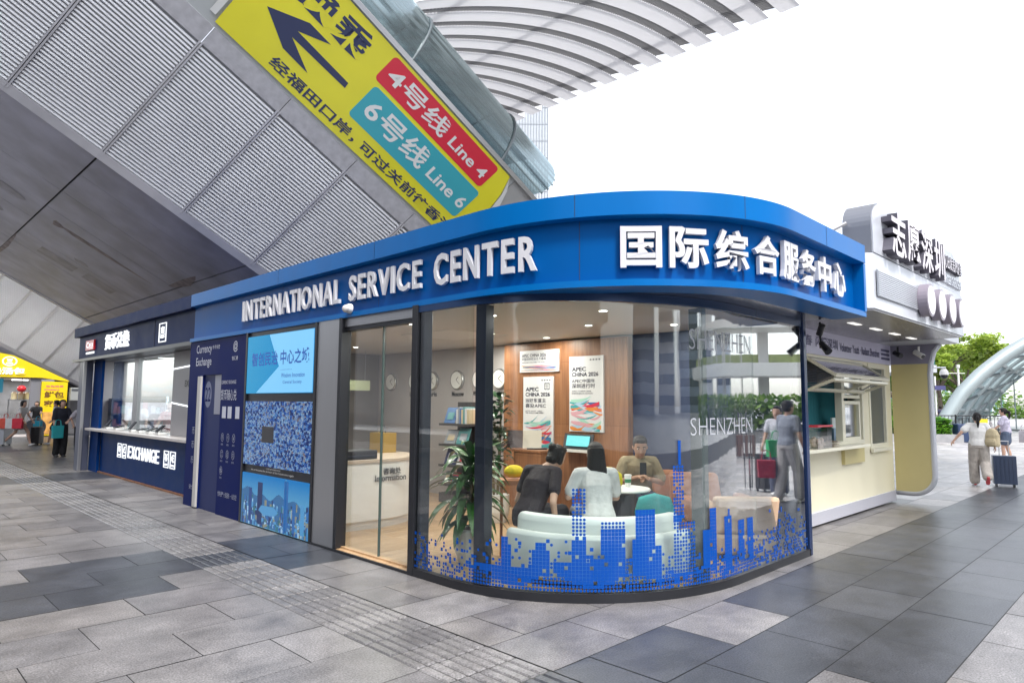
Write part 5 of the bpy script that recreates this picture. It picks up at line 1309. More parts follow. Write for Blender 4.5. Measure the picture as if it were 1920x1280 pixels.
    if face:
        for sd in (-1, 1):
            e = MB(); e.ball(hp(sd * .031, .081, .008), (.0125 * s, .008 * s, .0085 * s), 10); e.build('eye', EYE, root, smooth=True)
            e = MB(); e.ball(hp(sd * .031, .087, .008), (.006 * s, .004 * s, .0065 * s), 8); e.build('iris', IRIS, root, smooth=True)
            e = MB(); e.tube([hp(sd * .016, .092, .027), hp(sd * .031, .091, .032), hp(sd * .047, .078, .028)], .0045 * s, 6); e.build('eyebrow', HAIR, root)
        e = MB(); e.tube([hp(-.02, .086, -.062), hp(0, .093, -.060), hp(.02, .086, -.062)], [.003, .006 * s, .003], 8, squash=.7); e.build('mouth', LIP, root, smooth=True)
    return root

def heading(a): return a - math.pi / 2      # rotation for a figure that should face plan angle a

def suitcase(label, loc, rz, col, w=0.42, d=0.26, h=0.62, handle=0.42, group=None, stripes=True):
    t = thing('suitcase', label, 'suitcase', loc, rz, group, world=False)
    shell = mat('suitcase_shell', col, 0.35, coat=0.2, var=0.05)
    z0 = 0.055
    b = MB(); b.box((-w / 2, -d / 2, z0), (w / 2, -.006, z0 + h)); b.box((-w / 2, .006, z0), (w / 2, d / 2, z0 + h)); b.box((-w / 2 + .006, -.006, z0 + .006), (w / 2 - .006, .006, z0 + h - .006)); b.build('shell', shell, t, bevel=0.025)
    if stripes:
        b = MB()
        for k in range(5): b.box((-w / 2 + .06 + k * (w - .12) / 4 - .006, -d / 2 - .005, z0 + .05), (-w / 2 + .06 + k * (w - .12) / 4 + .006, -d / 2 + .001, z0 + h - .05))
        b.build('ridges', shell, t)
    b = MB()
    for sx in (-1, 1):
        b.tube([(sx * .08, -d / 2 + .05, z0 + h), (sx * .08, -d / 2 + .05, z0 + h + handle)], .008, 8)
    b.tube([(-.09, -d / 2 + .05, z0 + h + handle), (.09, -d / 2 + .05, z0 + h + handle)], .013, 8); b.build('handle', M_STEEL, t)
    for sx in (-1, 1):
        for sy in (-1, 1):
            b = MB(); b.lathe((sx * (w / 2 - .05), sy * (d / 2 - .05), .028), [(.028, -.012), (.028, .012)], 14, axis='x'); b.box((sx * (w / 2 - .05) - .008, sy * (d / 2 - .05) - .012, .028), (sx * (w / 2 - .05) + .008, sy * (d / 2 - .05) + .012, z0 + .01)); b.build('wheel', M_BLACK, t)
    return t
def tote(label, loc, rz, col, w=.34, d=.12, h=.32, name='bag'):
    t = thing(name, label, 'bag', loc, rz, world=False); m_ = cloth(col, .6)
    b = MB(); b.add([(-w / 2 * .9, -d / 2, 0), (w / 2 * .9, -d / 2, 0), (w / 2 * .9, d / 2, 0), (-w / 2 * .9, d / 2, 0), (-w / 2, -d / 2 * .7, h), (w / 2, -d / 2 * .7, h), (w / 2, d / 2 * .7, h), (-w / 2, d / 2 * .7, h)], [(0, 3, 2, 1), (4, 5, 6, 7), (0, 1, 5, 4), (1, 2, 6, 5), (2, 3, 7, 6), (3, 0, 4, 7)]); b.build('pouch', m_, t, bevel=.012)
    b = MB()
    for sy in (-1, 1): b.tube([(-.08, sy * d * .3, h - .01), (-.06, sy * .01, h + .14), (0, 0, h + .17), (.06, sy * .01, h + .14), (.08, sy * d * .3, h - .01)], .007, 6)
    b.build('handles', m_, t)
    return t
def backpack(label, loc, rz, col):
    t = thing('backpack', label, 'backpack', loc, rz, world=False); m_ = cloth(col, .8)
    b = MB(); loft(b, [((0, 0, 0), .13, .075), ((0, 0, .06), .145, .09), ((0, 0, .24), .14, .085), ((0, 0, .34), .10, .06), ((0, 0, .38), .04, .03)]); remesh(b, 'pouch', m_, t, .01, 3)
    b = MB(); loft(b, [((0, -.08, .03), .10, .03), ((0, -.09, .1), .105, .035), ((0, -.085, .17), .09, .025)]); remesh(b, 'pocket', m_, t, .008, 2)
    b = MB(); b.tube([(-.07, .07, .03), (-.1, .12, .15), (-.09, .12, .3), (-.05, .05, .36)], .014, 6); b.tube([(.07, .07, .03), (.1, .12, .15), (.09, .12, .3), (.05, .05, .36)], .014, 6); b.build('straps', cloth((.05, .05, .05)), t)
    return t

FWD, RGT = V((math.sqrt(.5), math.sqrt(.5), 0)), V((math.sqrt(.5), -math.sqrt(.5), 0))
CAM_A = R(45)
def place(f, r, z=0): q = FWD * f + RGT * r; return (q.x, q.y, z)

# --- travellers on the open square to the right
J = stand(1.53, stride=.46, phase=-1, lift=.07, arms=(-.55, .25))
J['anl'] = V((-.085, .1, .075)) ; J['knl'] = V((-.09, .10, .48)); J['anr'] = V((.10, -.30, .20)); J['knr'] = V((.10, .03, .47))
J['ell'] = V((-.30, -.06, 1.10)); J['wrl'] = V((-.43, -.04, .93)); J['elr'] = V((.22, -.05, 1.05)); J['wrr'] = V((.27, -.02, .83))
figure('woman seen from behind in a white T-shirt and baggy grey trousers pulling a dark suitcase', (17.0, 3.10, 0), heading(R(16)), J, cloth((.72, .71, .69), .85, .06), .62, cloth((.42, .38, .34), .9, .22, 14), 2.0, 2.2, shoe=(.5, .06, .07), hair='tied', vox=.009)
suitcase('navy ribbed suitcase pulled by the woman in baggy grey trousers', (17.25, 2.72, 0), heading(R(16)), (.035, .05, .09), .40, .24, .58, .30)
backpack('tan backpack hanging at the right side of the woman in white', (17.0, 2.86, .82), heading(R(-10)), (.50, .42, .27))
J = stand(1.62, stride=.18, arms=(.5, .15), lean=.03)
figure('woman in a lilac print T-shirt and denim shorts beside the planter railing', (24.2, 3.72, 0), heading(R(95)), J, cloth((.50, .47, .58), .85, .35, 16), .7, cloth((.09, .12, .18)), .62, 2.0, shoe=(.35, .27, .2), hair='tied', vox=.011)
tote('white shopping bag with red print held by the woman in denim shorts', (24.35, 3.34, .62), R(40), (.7, .66, .66), .3, .1, .34)
tote('beige shoulder bag on the arm of the woman in denim shorts', (24.0, 4.05, .78), R(20), (.55, .5, .5), .36, .12, .28, 'handbag')
J = stand(1.66, stride=.2, arms=(.3, .2))
figure('person in teal at the right edge of the square with a pink bag', (25.3, 2.95, 0), heading(R(160)), J, cloth((.05, .38, .4)), .6, cloth((.05, .05, .07)), 2.0, 1.2, hair='bob', vox=.012)
tote('pink bag at the right edge beside the person in teal', (24.95, 2.93, .5), R(60), (.7, .38, .36), .3, .12, .3)
# --- far walkers beyond the hedge
figure('far walker in a white shirt beyond the clipped hedge', (56, 14.4, 0), heading(R(200)), stand(1.7, .3), cloth((.7, .7, .72)), .6, cloth((.3, .3, .34)), 2.0, hair='bob', vox=.02, hands=False)
figure('far walker in a dark top beyond the clipped hedge', (57, 12.6, 0), heading(R(30)), stand(1.68, .3), cloth((.05, .05, .1)), .6, cloth((.25, .08, .2)), 2.0, hair='bob', vox=.02, hands=False)
figure('clerk in a red vest standing behind the exchange booth window', (5.35, 16.3, .04), heading(R(-130)), stand(1.6, .05, arms=(.6, .6)), cloth((.45, .12, .12)), .6, cloth((.03, .03, .04)), 2.0, 1.1, hair='bob', vox=.013, hands=False)
figure('clerk in a white shirt farther back inside the exchange booth', (5.0, 17.5, .04), heading(R(-110)), stand(1.66, .05, arms=(.5, .3)), cloth((.6, .62, .66)), .6, cloth((.03, .03, .04)), 2.0, 1.1, hair='short', vox=.014, hands=False)
# --- people by the yellow shop at the far left
J = stand(1.62, stride=.75, phase=1, lift=.10, arms=(.35, .3), lean=.08)
figure('woman striding in a short white dress with shopping bags before the yellow shop', (4.62, 29.5, 0), heading(R(-42)), J, None, .5, None, dress=cloth((.72, .70, .66), .8, .08), shoe=(.75, .74, .72), hair='bob', vox=.013)
for k, (dx, cc, lb) in enumerate(((-.42, (.75, .1, .06), 'red shopping bag carried by the woman in the white dress'), (-.22, (.72, .7, .68), 'white shopping bag between two red ones on her arm'), (.02, (.7, .03, .06), 'crimson shopping bag nearest the knees of the woman in white'))):
    tote(lb, (4.62 + dx * .7 - .1, 29.5 - dx * .7 - .2, .62), R(-42), cc, .36, .14, .36)
J = stand(1.64, stride=.5, phase=-1, arms=(-.3, .3))
J['wrl'] = J['ell'] + V((-.1, -.18, -.1))
figure('woman in a grey T-shirt and black shorts pulling a black suitcase by the yellow shop', (5.75, 29.6, 0), heading(R(150)), J, cloth((.5, .52, .58), .85, .25, 18), .7, cloth((.015, .015, .02)), .7, 1.5, shoe=(.72, .72, .74), hair='tied', vox=.013)
suitcase('black suitcase with a blue bag on top pulled by the woman in shorts', (5.2, 29.7, 0), heading(R(150)), (.012, .012, .015), .42, .28, .6, .5, stripes=False)
tote('bright blue bag resting on the black suitcase', (5.2, 29.72, .67), R(-30), (.02, .42, .6), .28, .16, .2)
suitcase('silver suitcase at the left edge of the square', (4.25, 29.9, 0), heading(R(-40)), (.5, .52, .55), .46, .28, .72, .3)
suitcase('blue suitcase half out of the picture at the far left', (3.75, 30.0, 0), heading(R(-40)), (.02, .12, .5), .4, .28, .68, .25)
figure('person in a grey top and black trousers waiting behind the exchange booth corner', (4.95, 22.3, 0), heading(R(-120)), stand(1.6, .1, arms=(.9, .9)), cloth((.42, .40, .44), .85, .3, 20), .9, cloth((.012, .013, .018)), 2.0, 1.5, shoe=(.7, .7, .7), hair='bob', vox=.011)
figure('person in black with a teal bag just behind the waiting person in grey', (4.62, 23.2, 0), heading(R(-80)), stand(1.66, .1, arms=(.4, .1)), cloth((.02, .022, .035)), .9, cloth((.014, .014, .016)), 2.0, 1.4, shoe=(.05, .05, .05), hair='bob', vox=.012)
tote('teal bag at the side of the person in black behind the booth', (4.5, 22.95, .55), R(10), (.03, .42, .45), .3, .12, .36)
# ================================================================ inside the glass pavilion
FZ = 0.05
M_SOFA = mat('white_leather', (0.66, 0.68, 0.66), 0.38, var=0.03)
M_ORANGE = mat('tan_orange_leather', (0.42, 0.17, 0.075), 0.45, var=0.08)
M_TAN = mat('pale_tan_leather', (0.62, 0.42, 0.28), 0.45, var=0.05)
# curved two seat sofa with its back to the corner glass
def curved_sofa(name, label, cat, f, r, rx, depth, zs, zb, m_, a0=-58, a1=58):
    t = thing(name, label, cat, place(f, r, FZ), world=False)
    # local: +y points away from the camera; arc centre ahead of the back
    def arc(rad, a): return (rad * math.sin(R(a)), rx - rad * math.cos(R(a)))
    n = 18
    def ring(prof, nm, smooth=True):
        vs = []; k = len(prof)
        for i in range(n + 1):
            a = a0 + (a1 - a0) * i / n
            for rad, z in prof: x, y = arc(rad, a); vs.append((x, y, z))
        fs = [(i * k + j, i * k + (j + 1) % k, (i + 1) * k + (j + 1) % k, (i + 1) * k + j) for i in range(n) for j in range(k)] + [tuple(range(k)), tuple(reversed(range(n * k, n * k + k)))]
        b = MB(); b.add(vs, fs); o = b.build(nm, m_, t, bevel=.03); shade_auto(o, 50); return o
    ring([(rx, .02), (rx + .03, zb * .6), (rx + .02, zb), (rx - .02, zb + .03), (rx - .10, zb + .03), (rx - .14, zb - .02), (rx - .12, .02)], 'backrest')
    ring([(rx + .035, .03), (rx + .14, .05), (rx + .17, zb * .55), (rx + .15, zb * .80), (rx + .10, zb * .83), (rx + .035, zb * .78)], 'outer_shell')
    ring([(rx - .13, .06), (rx - .13, zs), (rx - .22, zs + .03), (rx - depth + .08, zs + .03), (rx - depth, zs - .03), (rx - depth, .06)], 'seat_cushion')
    t.rotation_euler = (0, 0, R(-45))
    return t
curved_sofa('sofa', 'white curved leather sofa backed against the corner glass', 'sofa', 6.06, .82, .98, .72, .36, .56, M_SOFA, -50, 50)
def tub(label, f, r, rz, m_, w=.78, d=.72, zs=.40, zb=.74):
    t = thing('armchair', label, 'armchair', place(f, r, FZ), rz, world=False)
    b = MB(); b.box((-w / 2, -d / 2, .08), (w / 2, d / 2, zs - .1)); b.build('base', m_, t, bevel=.04)
    b = MB(); b.box((-w / 2 + .12, -d / 2 + .13, zs - .099), (w / 2 - .12, d / 2 + .02, zs + .03)); b.build('seat_cushion', m_, t, bevel=.04)
    b = MB(); b.prism([(-w / 2, -d / 2, zs - .1), (w / 2, -d / 2, zs - .1), (w / 2 + .03, -d / 2 - .06, zb), (-w / 2 - .03, -d / 2 - .06, zb)], (0, .13, 0)); b.build('backrest', m_, t, bevel=.04)
    for sx in (-1, 1):
        b = MB(); x0, x1 = sorted((sx * (w / 2 - .12), sx * w / 2)); b.box((x0, -d / 2 + .125, zs - .098), (x1, d / 2, zs + .17)); b.build('armrest', m_, t, bevel=.035)
    for sx in (-1, 1):
        for sy in (-1, 1):
            b = MB(); b.tube([(sx * (w / 2 - .08), sy * (d / 2 - .08), 0), (sx * (w / 2 - .08), sy * (d / 2 - .08), .085)], .02, 8); b.build('leg', M_BLACK, t)
    return t
tub('orange leather tub chair under the man in the khaki shirt', 8.15, 1.62, R(-45) + math.pi, M_ORANGE, .9, .78, .4, .78)
tub('tan box armchair nearest the right end of the glass front', 7.35, 2.42, R(-45), M_TAN, .62, .7, .38, .66)
tub('orange chair facing the window behind the round table', 7.9, 2.35, R(-45) + math.pi, M_ORANGE, .8, .74, .4, .78)
t = thing('cushion', 'teal cushion leaning on the orange chair', 'cushion', place(7.1, 1.5, FZ + .45), R(-45), world=False)
b = MB(); loft(b, [((-.2, 0, 0), .04, .04), ((-.14, 0, .02), .17, .07), ((0, 0, .03), .2, .1), ((.14, 0, .02), .17, .07), ((.2, 0, 0), .04, .04)], side=(0, 0, 1)); remesh(b, 'pad', cloth((.05, .36, .36), .8), t, .012, 4)
t = thing('round_table', 'small round white topped table with a dark pedestal', 'table', place(7.45, 1.22, FZ), world=False)
b = MB(); b.lathe((0, 0, .66), [(.30, 0), (.31, .012), (.30, .025)], 32); b.build('top', M_WHITE, t); b = MB(); b.lathe((0, 0, .0), [(.2, 0), (.2, .02), (.16, .03), (.15, .62), (.2, .659)], 24); b.build('pedestal', mat('dark_pedestal', (.05, .055, .08), .4), t)
def bottle(label, f, r, z, col):
    t = thing('cup', label, 'cup', place(f, r, z), world=False)
    b = MB(); b.lathe((0, 0, 0), [(.03, 0), (.04, .12)], 16); b.build('cup_body', M_WHITE, t); b = MB(); b.lathe((0, 0, .045), [(.0345, 0), (.038, .04)], 16); b.build('sleeve', mat('cup_band', col, .5), t); b = MB(); b.lathe((0, 0, .1205), [(.043, 0), (.04, .014)], 16); b.build('lid', M_WHITE, t)
bottle('paper cup with a green band on the round table', 7.4, 1.08, FZ + .686, (.01, .2, .08)); bottle('paper cup with a green band at the far side of the round table', 7.55, 1.3, FZ + .686, (.01, .2, .08))
t = thing('cushion', 'bright yellow cushion held behind the woman in white', 'cushion', place(7.0, 1.0, .86), R(-45), world=False)
b = MB(); loft(b, [((-.14, 0, .1), .02, .02), ((-.1, 0, .07), .09, .04), ((0, 0, .03), .12, .06), ((.1, 0, -.02), .1, .04), ((.14, 0, -.04), .03, .02)], side=(0, 0, 1)); remesh(b, 'pad', cloth((.72, .6, .02), .7), t, .01, 3)
t = thing('cushion', 'small yellow plush cushion beside the woman in black', 'cushion', place(7.3, .03, .86), R(-45), world=False)
b = MB(); b.ball((0, 0, .06), (.11, .08, .07), 16); remesh(b, 'pad', cloth((.72, .55, .02), .8, .2, 12), t, .01, 3)
t = thing('side_stand', 'slim wooden side stand under the yellow plush cushion', 'stand', place(7.3, .03, FZ), R(-45), world=False)
b = MB(); b.box((-.16, -.13, .74), (.16, .13, .79)); b.build('top', M_ORANGE, t, bevel=.006)
for sx in (-1, 1):
    for sy in (-1, 1): b = MB(); b.box((sx * .13 - .014, sy * .1 - .014, 0), (sx * .13 + .014, sy * .1 + .014, .739)); b.build('leg', M_ORANGE, t)

# people in the lounge
J = sit(1.6, .40, .22)
J['head'] += V((.06, .03, -.04)); J['ell'] = V((-.24, .16, .62)); J['wrl'] = V((-.16, .36, .55)); J['elr'] = V((.27, .05, .66)); J['wrr'] = V((.24, .14, .46))
figure('seated woman in a black short sleeved top leaning forward on the white sofa', place(6.62, .16, FZ), R(-45) + R(-38), J, cloth((.018, .012, .018), .8, .1), .62, cloth((.02, .02, .03)), 2.0, 1.0, shoe=(.1, .1, .1), hair='bob', bun=True, vox=.007, head_dir=(.15, .9, -.35))
J = sit(1.62, .40, .10)
J['ell'] = V((-.27, .12, .70)); J['wrl'] = V((-.20, .34, .74)); J['head'] += V((0.02, 0, 0))
figure('seated woman in a white blouse with long dark hair, her back to the glass', place(6.52, .84, FZ), R(-45) + R(8), J, cloth((.68, .66, .64), .8, .14, 12), .75, cloth((.25, .27, .32)), 2.0, 1.1, shoe=(.5, .5, .5), hair='long', vox=.007, head_dir=(.1, 1, -.15))
J = sit(1.72, .40, .12)
J['ell'] = V((-.27, .16, .68)); J['wrl'] = V((-.07, .34, .74)); J['elr'] = V((.27, .16, .68)); J['wrr'] = V((.05, .36, .76))
figure('seated man in a khaki polo shirt looking down at his phone', place(8.2, 1.52, FZ), R(-45) + math.pi, J, cloth((.30, .24, .15), .85, .2, 10), .8, cloth((.04, .05, .09)), 2.0, 1.3, shoe=(.05, .05, .05), skin=SKIN2, hair='short', face=True, vox=.007, head_dir=(.05, 1, -.35), belly=1.12, curl=(.9, .9))
t = thing('phone', 'black phone in the hands of the seated man', 'phone', place(7.80, 1.52, FZ + .86), R(-45), world=False)
b = MB(); b.box((-.038, -.005, -.07), (.038, .005, .07)); b.build('case', M_BLACK, t, bevel=.004)
b = MB(); b.box((-.034, .0055, -.064), (.034, .007, .064)); b.build('screen', emis('phone_glow', (.5, .6, .8), .4), t)

# leafy plants
M_LEAF = mat('variegated_leaf', (.035, .12, .022), .35, var=.5, vscale=14); M_LEAF2 = mat('dark_glossy_leaf', (.016, .055, .018), .3, var=.35, vscale=9); M_STEM = mat('plant_stem', (.12, .09, .045), .7)
M_POT = mat('white_ceramic_pot', (.68, .68, .66), .3)
def leaf(mb, base, d, ln, wd, droop, n=7, fold=.25):
    d = V(d).normalized(); side = d.cross(V((0, 0, 1)))
    if side.length < .1: side = V((1, 0, 0))
    side.normalize(); p = V(base); L = []; dd = d
    for i in range(n + 1):
        u = i / n; w = wd * math.sin(math.pi * min(1, .08 + .92 * u) ** .8) ** .9 * .5
        up_ = side.cross(dd).normalized()
        L.append((p - side * w + up_ * w * fold, p, p + side * w + up_ * w * fold))
        dd = (dd + V((0, 0, -droop / n))).normalized(); p = p + dd * ln / n
    vs = [q for r in L for q in r]
    fs = []
    for i in range(n):
        a = i * 3
        fs += [(a, a + 1, a + 4, a + 3), (a + 1, a + 2, a + 5, a + 4)]
    mb.add(vs, fs)
rl = random.Random(21)
t = thing('potted_plant', 'large broad leaved dragon plant in a white pot close behind the glass', 'plant', place(6.95, -.40, FZ), world=False)
b = MB(); b.lathe((0, 0, 0), [(.13, 0), (.17, .12), (.18, .32), (.165, .34)], 24); b.build('pot', M_POT, t)
b = MB(); b.lathe((0, 0, .33), [(.15, 0), (.15, .012)], 20); b.build('soil', M_JOINT, t)
b = MB(); b.tube([(0, 0, .33), (.02, .01, .6), (0.0, .03, .95)], [.026, .022, .014], 8); b.tube([(.02, -.03, .33), (-.05, -.06, .55), (-.08, -.08, .75)], [.02, .017, .012], 8); b.build('stem', M_STEM, t)
b = MB()
for k in range(70):
    a = k * 2.4; hgt = .42 + .64 * (k / 70); el = R(15 + 60 * (k / 70) ** 1.6 + rl.uniform(-8, 8))
    leaf(b, (.015 * math.cos(a) - (.06 if k % 3 == 0 else 0), .015 * math.sin(a), hgt - (.1 if k % 3 == 0 else 0)), (math.cos(a) * math.cos(el), math.sin(a) * math.cos(el), math.sin(el)), rl.uniform(.34, .58), rl.uniform(.08, .12), rl.uniform(1.3, 2.6))
b.build('leaves', M_LEAF, t, smooth=True, fix=False)
t = thing('potted_plant', 'tall slender rubber plant with dark round leaves before the white wall', 'plant', (6.42, 6.70, FZ), world=False)
b = MB(); b.lathe((0, 0, 0), [(.14, 0), (.18, .14), (.18, .36)], 24); b.build('pot', M_POT, t)
b = MB()
for k in range(4): b.tube([(.03 * k - .045, .02 * (k % 2), .3), (.08 * (k - 1.5), .05 * (k % 2), 1.0), (.1 * (k - 1.5), .1 * (k % 2) - .03, 1.65)], [.014, .01, .006], 6)
b.build('stem', M_STEM, t)
b = MB()
for k in range(190):
    a = rl.uniform(0, 6.28); z = rl.uniform(.75, 1.72); rr = .05 + .1 * rl.random(); el = R(rl.uniform(5, 55))
    leaf(b, (rr * math.cos(a) * .8, rr * math.sin(a) * .8, z), (math.cos(a) * math.cos(el), math.sin(a) * math.cos(el), math.sin(el)), rl.uniform(.12, .19), rl.uniform(.06, .095), rl.uniform(.6, 1.6), 5, .15)
b.build('leaves', M_LEAF2, t, smooth=True, fix=False)

# magazine rack
t = thing('magazine_rack', 'dark four tier magazine rack standing against the white wall', 'rack', (7.15, 8.32, FZ))
b = MB(); y0, y1 = 8.0, 8.66
b.box((7.38, y0, FZ), (7.42, y1, 1.66)); b.build('back', mat('charcoal_rack', (.06, .055, .055), .5), t)
M_RACK = bpy.data.materials['charcoal_rack']
for zz in (.32, .62, .95, 1.28): b = MB(); b.box((6.98, y0, zz), (7.379, y1, zz + .035)); b.build('shelf', M_RACK, t)
b = MB(); b.box((7.0, y0, FZ), (7.379, y1, .20)); b.build('plinth', M_RACK, t)
covers = [mat('cover_' + n_, c, .35) for n_, c in (('blue', (.08, .18, .4)), ('white', (.6, .6, .62)), ('cream', (.55, .45, .3)), ('teal', (.1, .3, .32)), ('red', (.45, .05, .06)), ('navy', (.03, .04, .12)), ('grey', (.3, .32, .36)))]
def mag(y, z, w, h, mi, label):
    t = thing('magazine', label, 'magazine', (7.2, y, z)); b = MB(); b.obox((7.06, y, z + .002), (0, w, 0), (.09, 0, h), (-.012, 0, .004)); b.build('cover', covers[mi], t)
    b = MB(); b.obox((7.057, y + w * .15, z + h * .25), (0, w * .6, 0), (.045, 0, h * .45), (-.0015, 0, .0005)); b.build('cover_picture', covers[(mi + 3) % 7], t)
names = {0: 'blue', 1: 'white', 2: 'cream', 3: 'teal', 4: 'red', 5: 'navy', 6: 'grey'}
tier = {.355: 'lowest', .655: 'second lowest', .985: 'third', 1.315: 'topmost'}
for zz, items in ((.355, ((8.04, .2, .17, 1), (8.27, .17, .17, 4), (8.47, .16, .18, 6))), (.655, ((8.03, .26, .26, 1), (8.32, .28, .25, 5))), (.985, ((8.04, .27, .25, 3), (8.34, .27, .22, 6))), (1.315, ((8.36, .26, .25, 0),))):
    for y, w, h, mi in items: mag(y, zz, w, h, mi, f'{names[mi]} magazine on the {tier[zz]} shelf of the dark rack')
bk = [(.06, 2), (.05, 1), (.04, 3), (.05, 2), (.035, 0), (.045, 6), (.04, 1)]
yy = 8.03
for k, (w, mi) in enumerate(bk):
    t = thing('book', f'upright {names[mi]} book, {("first", "second", "third", "fourth", "fifth", "sixth", "seventh")[k]} from the right on the topmost rack shelf', 'book', (7.2, yy, 1.315))
    b = MB(); b.box((7.08, yy, 1.316), (7.3, yy + w - .004, 1.54 + .02 * (k % 3))); b.build('binding', covers[mi], t); b = MB(); b.box((7.085, yy + .003, 1.541 + .02 * (k % 3)), (7.298, yy + w - .007, 1.542 + .02 * (k % 3))); b.build('pages', M_WHITE, t); yy += w
# world clocks
M_CLK = mat('clock_rim', (.5, .5, .5), .25, .7)
for y, st in ((10.9, ''), (10.15, 'London'), (9.62, 'Paris'), (8.92, 'Moscow'), (8.35, 'Beijing'), (7.86, 'Tokyo')):
    t = thing('wall_clock', f'round silver wall clock above the name {st}' if st else 'round silver wall clock farthest along the white wall', 'clock', (7.58, y, 2.04))
    b = MB(); b.lathe((7.6, y, 2.04), [(.16, -.045), (.17, -.03), (.17, 0)], 32, axis='x'); b.build('rim', M_CLK, t)
    b = MB(); b.lathe((7.554, y, 2.04), [(.145, -.002), (.145, 0)], 32, axis='x'); f_ = b.build('dial', M_WHITE, t)
    b = MB()
    for a, l_, w_ in ((R(50), .08, .012), (R(130), .115, .008)): b.obox((7.5505, y, 2.04), (0, -math.sin(a) * l_, math.cos(a) * l_), (0, math.cos(a) * w_, math.sin(a) * w_), (-.001, 0, 0))
    b.build('hands', M_BLACK, t)
    if st:
        b = MB(); text(b, st, (7.598, y + .16, 1.76), XR, ZU, fit=(.08 + .04 * len(st), .085), bold=.02, depth=.004); b.build('name_plate', M_BLACK, t)
# posters on the timber wall
def ribbon_art(mb, y0, y1, z0, z1, x, seed, cols):
    r2 = random.Random(seed); w, h = y1 - y0, z1 - z0
    for k in range(34):
        u0, v0 = r2.uniform(-.2, .7), r2.uniform(0.02, .75); L = r2.uniform(.4, .9); th = r2.uniform(.02, .06); ph = r2.uniform(-.3, .9)
        pts = []; ci = r2.randrange(len(cols))
        for i in range(9):
            q = i / 8; u = u0 + L * q; v = v0 + ph * .4 * q * q + .05 * math.sin(q * 3 + seed); t_ = th * math.sin(math.pi * min(.98, q + .02))
            pts.append((u, v, t_))
        d = .0006 * k / 26
        for i in range(8):
            (u1_, v1_, t1), (u2_, v2_, t2) = pts[i], pts[i + 1]
            if u2_ > 1 or u1_ < 0 or v1_ > .97 or v2_ > .97: continue
            P = lambda u, v: (x - d, y1 - u * w, z0 + max(0, min(1, v)) * h)
            mb.quad(P(u1_, v1_ - t1), P(u2_, v2_ - t2), P(u2_, v2_ + t2), P(u1_, v1_ + t1), ci)
ART = [mat('art_' + n_, c, .4) for n_, c in (('red', (.6, .03, .07)), ('teal', (.06, .35, .38)), ('blue', (.04, .13, .35)), ('orange', (.7, .25, .06)), ('mint', (.35, .6, .5)), ('rose', (.65, .35, .4)), ('sky', (.4, .55, .7)))]
M_POSTER = mat('poster_paper', (.66, .66, .68), .35)
def poster(label, y0, y1, z0, z1, seed, lines, artfrac):
    t = thing('poster', label, 'poster', (7.44, (y0 + y1) / 2, z0))
    b = MB(); b.box((7.425, y0, z0), (7.449, y1, z1)); b.build('board', M_POSTER, t)
    b = MB(); ribbon_art(b, y0 + .01, y1 - .01, z0 + .01, z0 + (z1 - z0) * artfrac, 7.4238, seed, ART); b.build('ribbon_picture', ART, t, fix=False)
    b = MB()
    for st, u, v, w, h, bd in lines: text(b, st, (7.4228, y1 - u * (y1 - y0), z0 + v * (z1 - z0)), XR, ZU, fit=(w, h), bold=bd)
    b.build('poster_lettering', mat('poster_ink', (.02, .02, .05), .5), t)
poster('tall narrow poster of red and blue ribbons under the small wide poster', 6.56, 7.17, .95, 2.05, 3, [('APEC', .08, .80, .27, .06, .03), ('CHINA 2026', .08, .73, .50, .06, .03), ('当好东道主', .08, .645, .42, .065, .012), ('喜迎APEC', .08, .575, .42, .065, .012), ("LET'S HOST APEC", .08, .52, .35, .02, .01), ('WE WELCOME APEC', .08, .495, .38, .02, .01), ('ꕥ', .72, .82, .1, .1, .0), ('▪▪▪▪', .62, .94, .18, .02, 0)], .52)
poster('tall poster with a fan of coloured ribbons at the right of the timber wall', 5.64, 6.25, 1.255, 2.32, 9, [('APEC', .08, .80, .26, .06, .03), ('CHINA 2026', .08, .73, .48, .06, .03), ('APEC中国年', .08, .645, .42, .055, .012), ('深圳进行时', .08, .575, .42, .065, .012), ('APEC CHINA 2026', .08, .525, .35, .02, .01), ('SHENZHEN IN ACTION', .08, .495, .38, .02, .01), ('▪▪▪▪', .62, .94, .18, .02, 0)], .55)
poster('small wide poster near the top of the timber wall', 6.45, 7.25, 2.12, 2.45, 14, [('APEC CHINA 2026', .06, .70, .5, .05, .03), ('中国深圳欢迎各方嘉宾', .06, .54, .5, .045, .01), ('SHENZHEN WELCOMES THE WORLD', .06, .42, .5, .02, .01)], .4)
# open laptop on its pedestal, tablet on the wall
t = thing('laptop', 'open laptop with a pale screen on a tall wooden pedestal', 'laptop', (6.75, 6.15, 1.05))
b = MB(); b.obox((6.62, 6.32, 1.03), (.16, -.22, 0), (.17, .14, 0), (0, 0, .014)); b.build('keyboard', M_BLACK, t)
b = MB(); b.obox((6.60, 6.38, 1.045), (.155, -.20, 0), (.05, .04, .235), (.008, .006, 0)); b.build('screen', mat('laptop_cream', (.55, .5, .42), .4), t)
b = MB(); b.obox((6.48, 6.56, 1.045), (.12, -.175, 0), (.05, .04, .235), (.008, .006, 0)); b.build('lid', mat('laptop_brown', (.10, .07, .07), .4), t)
t = thing('pedestal', 'tall wooden pedestal carrying the open laptop', 'pedestal', (6.75, 6.25, FZ)); b = MB(); b.box((6.55, 6.0, FZ), (6.95, 6.5, 1.0)); b.build('column', M_CLAD, t, bevel=.005); b = MB(); b.box((6.53, 5.98, 1.001), (6.97, 6.52, 1.028)); b.build('top', M_CLAD, t)
t = thing('tablet', 'tilted tablet in a dark frame on a wall shelf', 'tablet', (7.3, 6.0, 1.05))
